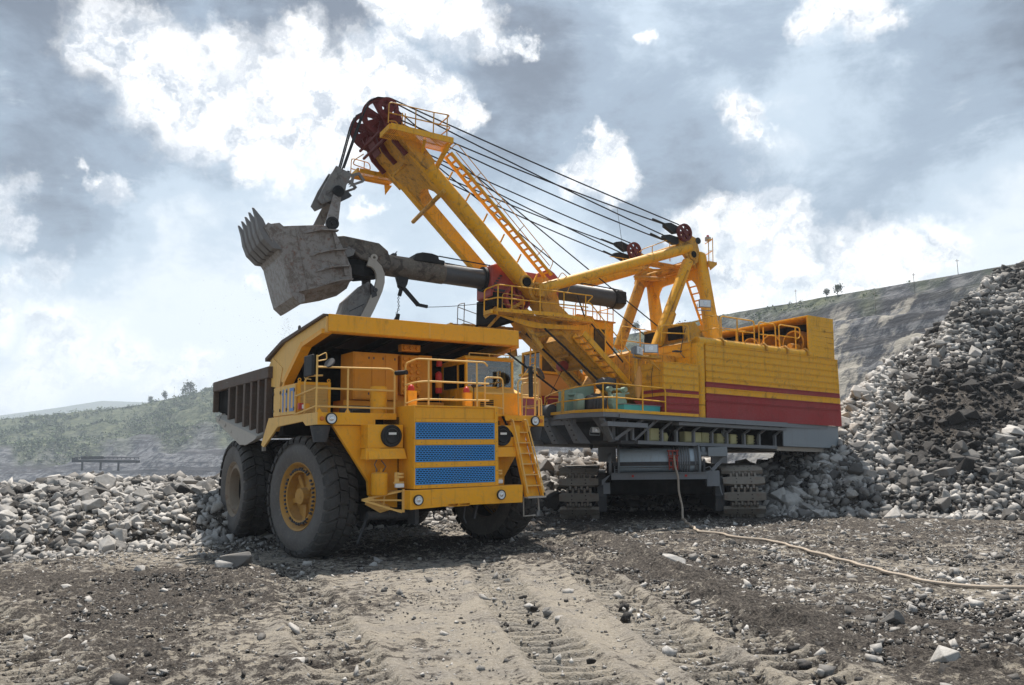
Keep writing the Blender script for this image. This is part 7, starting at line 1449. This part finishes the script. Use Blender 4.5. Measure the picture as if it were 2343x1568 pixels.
tag(MB().path(fine, .037, 8).build('power_cable', 'cable'), 'thick tan electric cable trailing from the shovel across the dirt', 'cable')

# ================================================================ distant things
def hillpoint(azd, t_):
    i = int(np.clip(round(t_ * (NT_ - 1)), 0, NT_ - 1)); j = int(np.argmin(np.abs(np.degrees(aza) - azd))); return Vector((HX[i, j], HY[i, j], HZ[i, j]))
def azof(X): return math.degrees(atan2(X - 1171, 1800))
# conveyor gallery on legs in the old pit
p0 = Vector((-210, 395, -2)) * 1.0; A0 = Vector((sin(radians(azof(178))) * 440, cos(radians(azof(178))) * 440, .2)); A1 = Vector((sin(radians(azof(322))) * 425, cos(radians(azof(322))) * 425, -.4))
cg = empty('conveyor_gallery', Matrix.Translation(A0)); tag(cg, 'long dark conveyor gallery on thin legs in the distant pit at left', 'conveyor')
dlt = A1 - A0
q = MB(); q.beam((0, 0, 0), dlt, 3.0, 1.2); q.box((-.8, -1.5, -.6), (.8, 1.5, 1.6)); q.build('gallery', 'void', cg)
q = MB(); [q.beam(dlt * t_ + Vector((0, 0, 1.0)), dlt * (t_ + .0) + Vector((0, 0, 1.8)), .3) for t_ in np.linspace(0, 1, 16)]; q.beam((0, 0, 1.8), dlt + Vector((0, 0, 1.8)), .3); q.build('handrail', 'void', cg)
for t_ in (.11, .125, .40, .415, .68, .695): q = MB(); q.beam(dlt * t_, dlt * t_ + Vector((0, 0, -4.5)), .4); q.build('leg', 'void', cg)
MB().box(tuple(dlt * .22 + Vector((-3, -2, .8))), tuple(dlt * .32 + Vector((3, 2, 2.4)))).build('machine_hut', 'void', cg)
# skyline trees
def tree(azd, t_, h, lab, seed, w=.55):
    p = hillpoint(azd, t_); r_ = np.random.default_rng(seed); T0 = empty('tree', Matrix.Translation(p + Vector((0, 0, -.5)))); tag(T0, lab, 'tree', 'trees on the skyline')
    q = MB(); q.path([(0, 0, 0), (.05 * h * r_.normal() * .3, 0, h * .45), (.02 * h, 0, h * .8)], .03 * h, 6)
    for k in range(4): a = r_.uniform(0, 6.28); q.path([(0, 0, h * (.3 + .1 * k)), (cos(a) * h * .2, sin(a) * h * .2, h * (.5 + .1 * k))], .012 * h, 5)
    q.build('trunk', 'bark', T0)
    n = 26; th = r_.uniform(0, 6.28, n); rr_ = r_.uniform(0, 1, n) ** .5 * h * w * .45; zc = h * (.35 + .55 * r_.uniform(0, 1, n)); rr_ *= 1 - .5 * (zc / h - .4)
    c = scatter_mass('crown', np.stack([rr_ * np.cos(th), rr_ * np.sin(th), zc - .1 * h], 1), r_.uniform(.14, .26, n) * h, MT['leaf'], 12, tone=r_.uniform(.0, .5)); c.parent = T0
tree(azof(430), .995, 13, 'tall bushy dark tree on the green ridge left of the truck', 1, .8); tree(azof(424), .99, 10, 'lower rounded tree just left of the tallest ridge tree', 2, .9)
tree(azof(372), .995, 9, 'narrow tree on the ridge left of the tall bushy tree', 3, .35); tree(azof(340), .995, 7, 'small tree where the green ridge starts to climb', 4, .6)
tree(azof(1933), 1.0, 4.2, 'dark little tree alone on the right skyline above the slope', 5, .55); tree(azof(1905), 1.0, 3.2, 'very small tree left of the lone dark skyline tree', 6, .6)
tree(azof(1455), 1.0, 6.5, 'bushy tree on the skyline seen through the yellow gantry', 9, .7); tree(azof(1530), 1.0, 4.5, 'low tree on the skyline right of the gantry leg', 10, .9)
# masts and poles on the skyline
def pole(azd, t_, h, lab):
    p = hillpoint(azd, t_); T0 = empty('utility_pole', Matrix.Translation(p + Vector((0, 0, -.5)))); tag(T0, lab, 'pole', 'poles along the pit rim')
    MB().tube((0, 0, 0), (0, 0, h), .07, 6).build('mast', 'bark', T0); MB().box((-.5, -.05, h * .9), (.5, .05, h * .92)).build('crossarm', 'bark', T0)
pole(azof(1834), .99, 6, 'thin pole on the skyline just left of the tail housing'); pole(azof(2016), .86, 7, 'thin pole standing below the right rim above the dark ledge'); pole(azof(2112), .93, 6, 'thin pole below the right rim nearest the photo edge'); pole(azof(2214), 1.0, 4.5, 'short pole on the skyline where the rubble slope begins'); pole(azof(397), .995, 12, 'slim mast on the green ridge left of the truck')

# ================================================================ dust, falling grit, haze
n = 520; t_ = RNG.random(n) ** .7
g0_ = SHM @ Vector((-15.15, .9, 6.5)); dp = np.stack([g0_.x + RNG.normal(0, .05 + .22 * t_, n), g0_.y + RNG.normal(0, .05 + .22 * t_, n), g0_.z - 1.9 * t_], 1)
n2 = 150; dp2 = np.stack([RNG.uniform(g0_.x - 2.6, g0_.x + .3, n2), RNG.uniform(g0_.y - 1.5, g0_.y + 1.5, n2), RNG.uniform(g0_.z - 2.6, g0_.z + 1.3, n2)], 1)
dpp = np.concatenate([dp, dp2]); sz = RNG.uniform(.005, .014, len(dpp))
o = rock_mass('falling_grit', dpp, sz, RNG.uniform(.3, .8, len(dpp)), rand_rot(len(dpp)), VARS, RNG.integers(0, len(VARS), len(dpp))); tag(o, 'grit falling from the raised bucket into the truck body', 'grit', kind='stuff')
hz = bpy.data.materials.new('haze_air'); hz.use_nodes = True; t = NT(hz.node_tree); t.n.clear(); ou = t.n.new('ShaderNodeOutputMaterial')
pv = t.node('ShaderNodeVolumePrincipled', {'Color': (0.72, 0.81, 0.93, 1), 'Density': 0.00033, 'Anisotropy': 0.2}); t.l.new(pv.outputs[0], ou.inputs['Volume'])
MT['haze'] = hz
if True:
    q = MB().box((-3400, -60, -48), (3400, 3300, 210)).build('haze', 'haze'); q['kind'] = 'stuff'
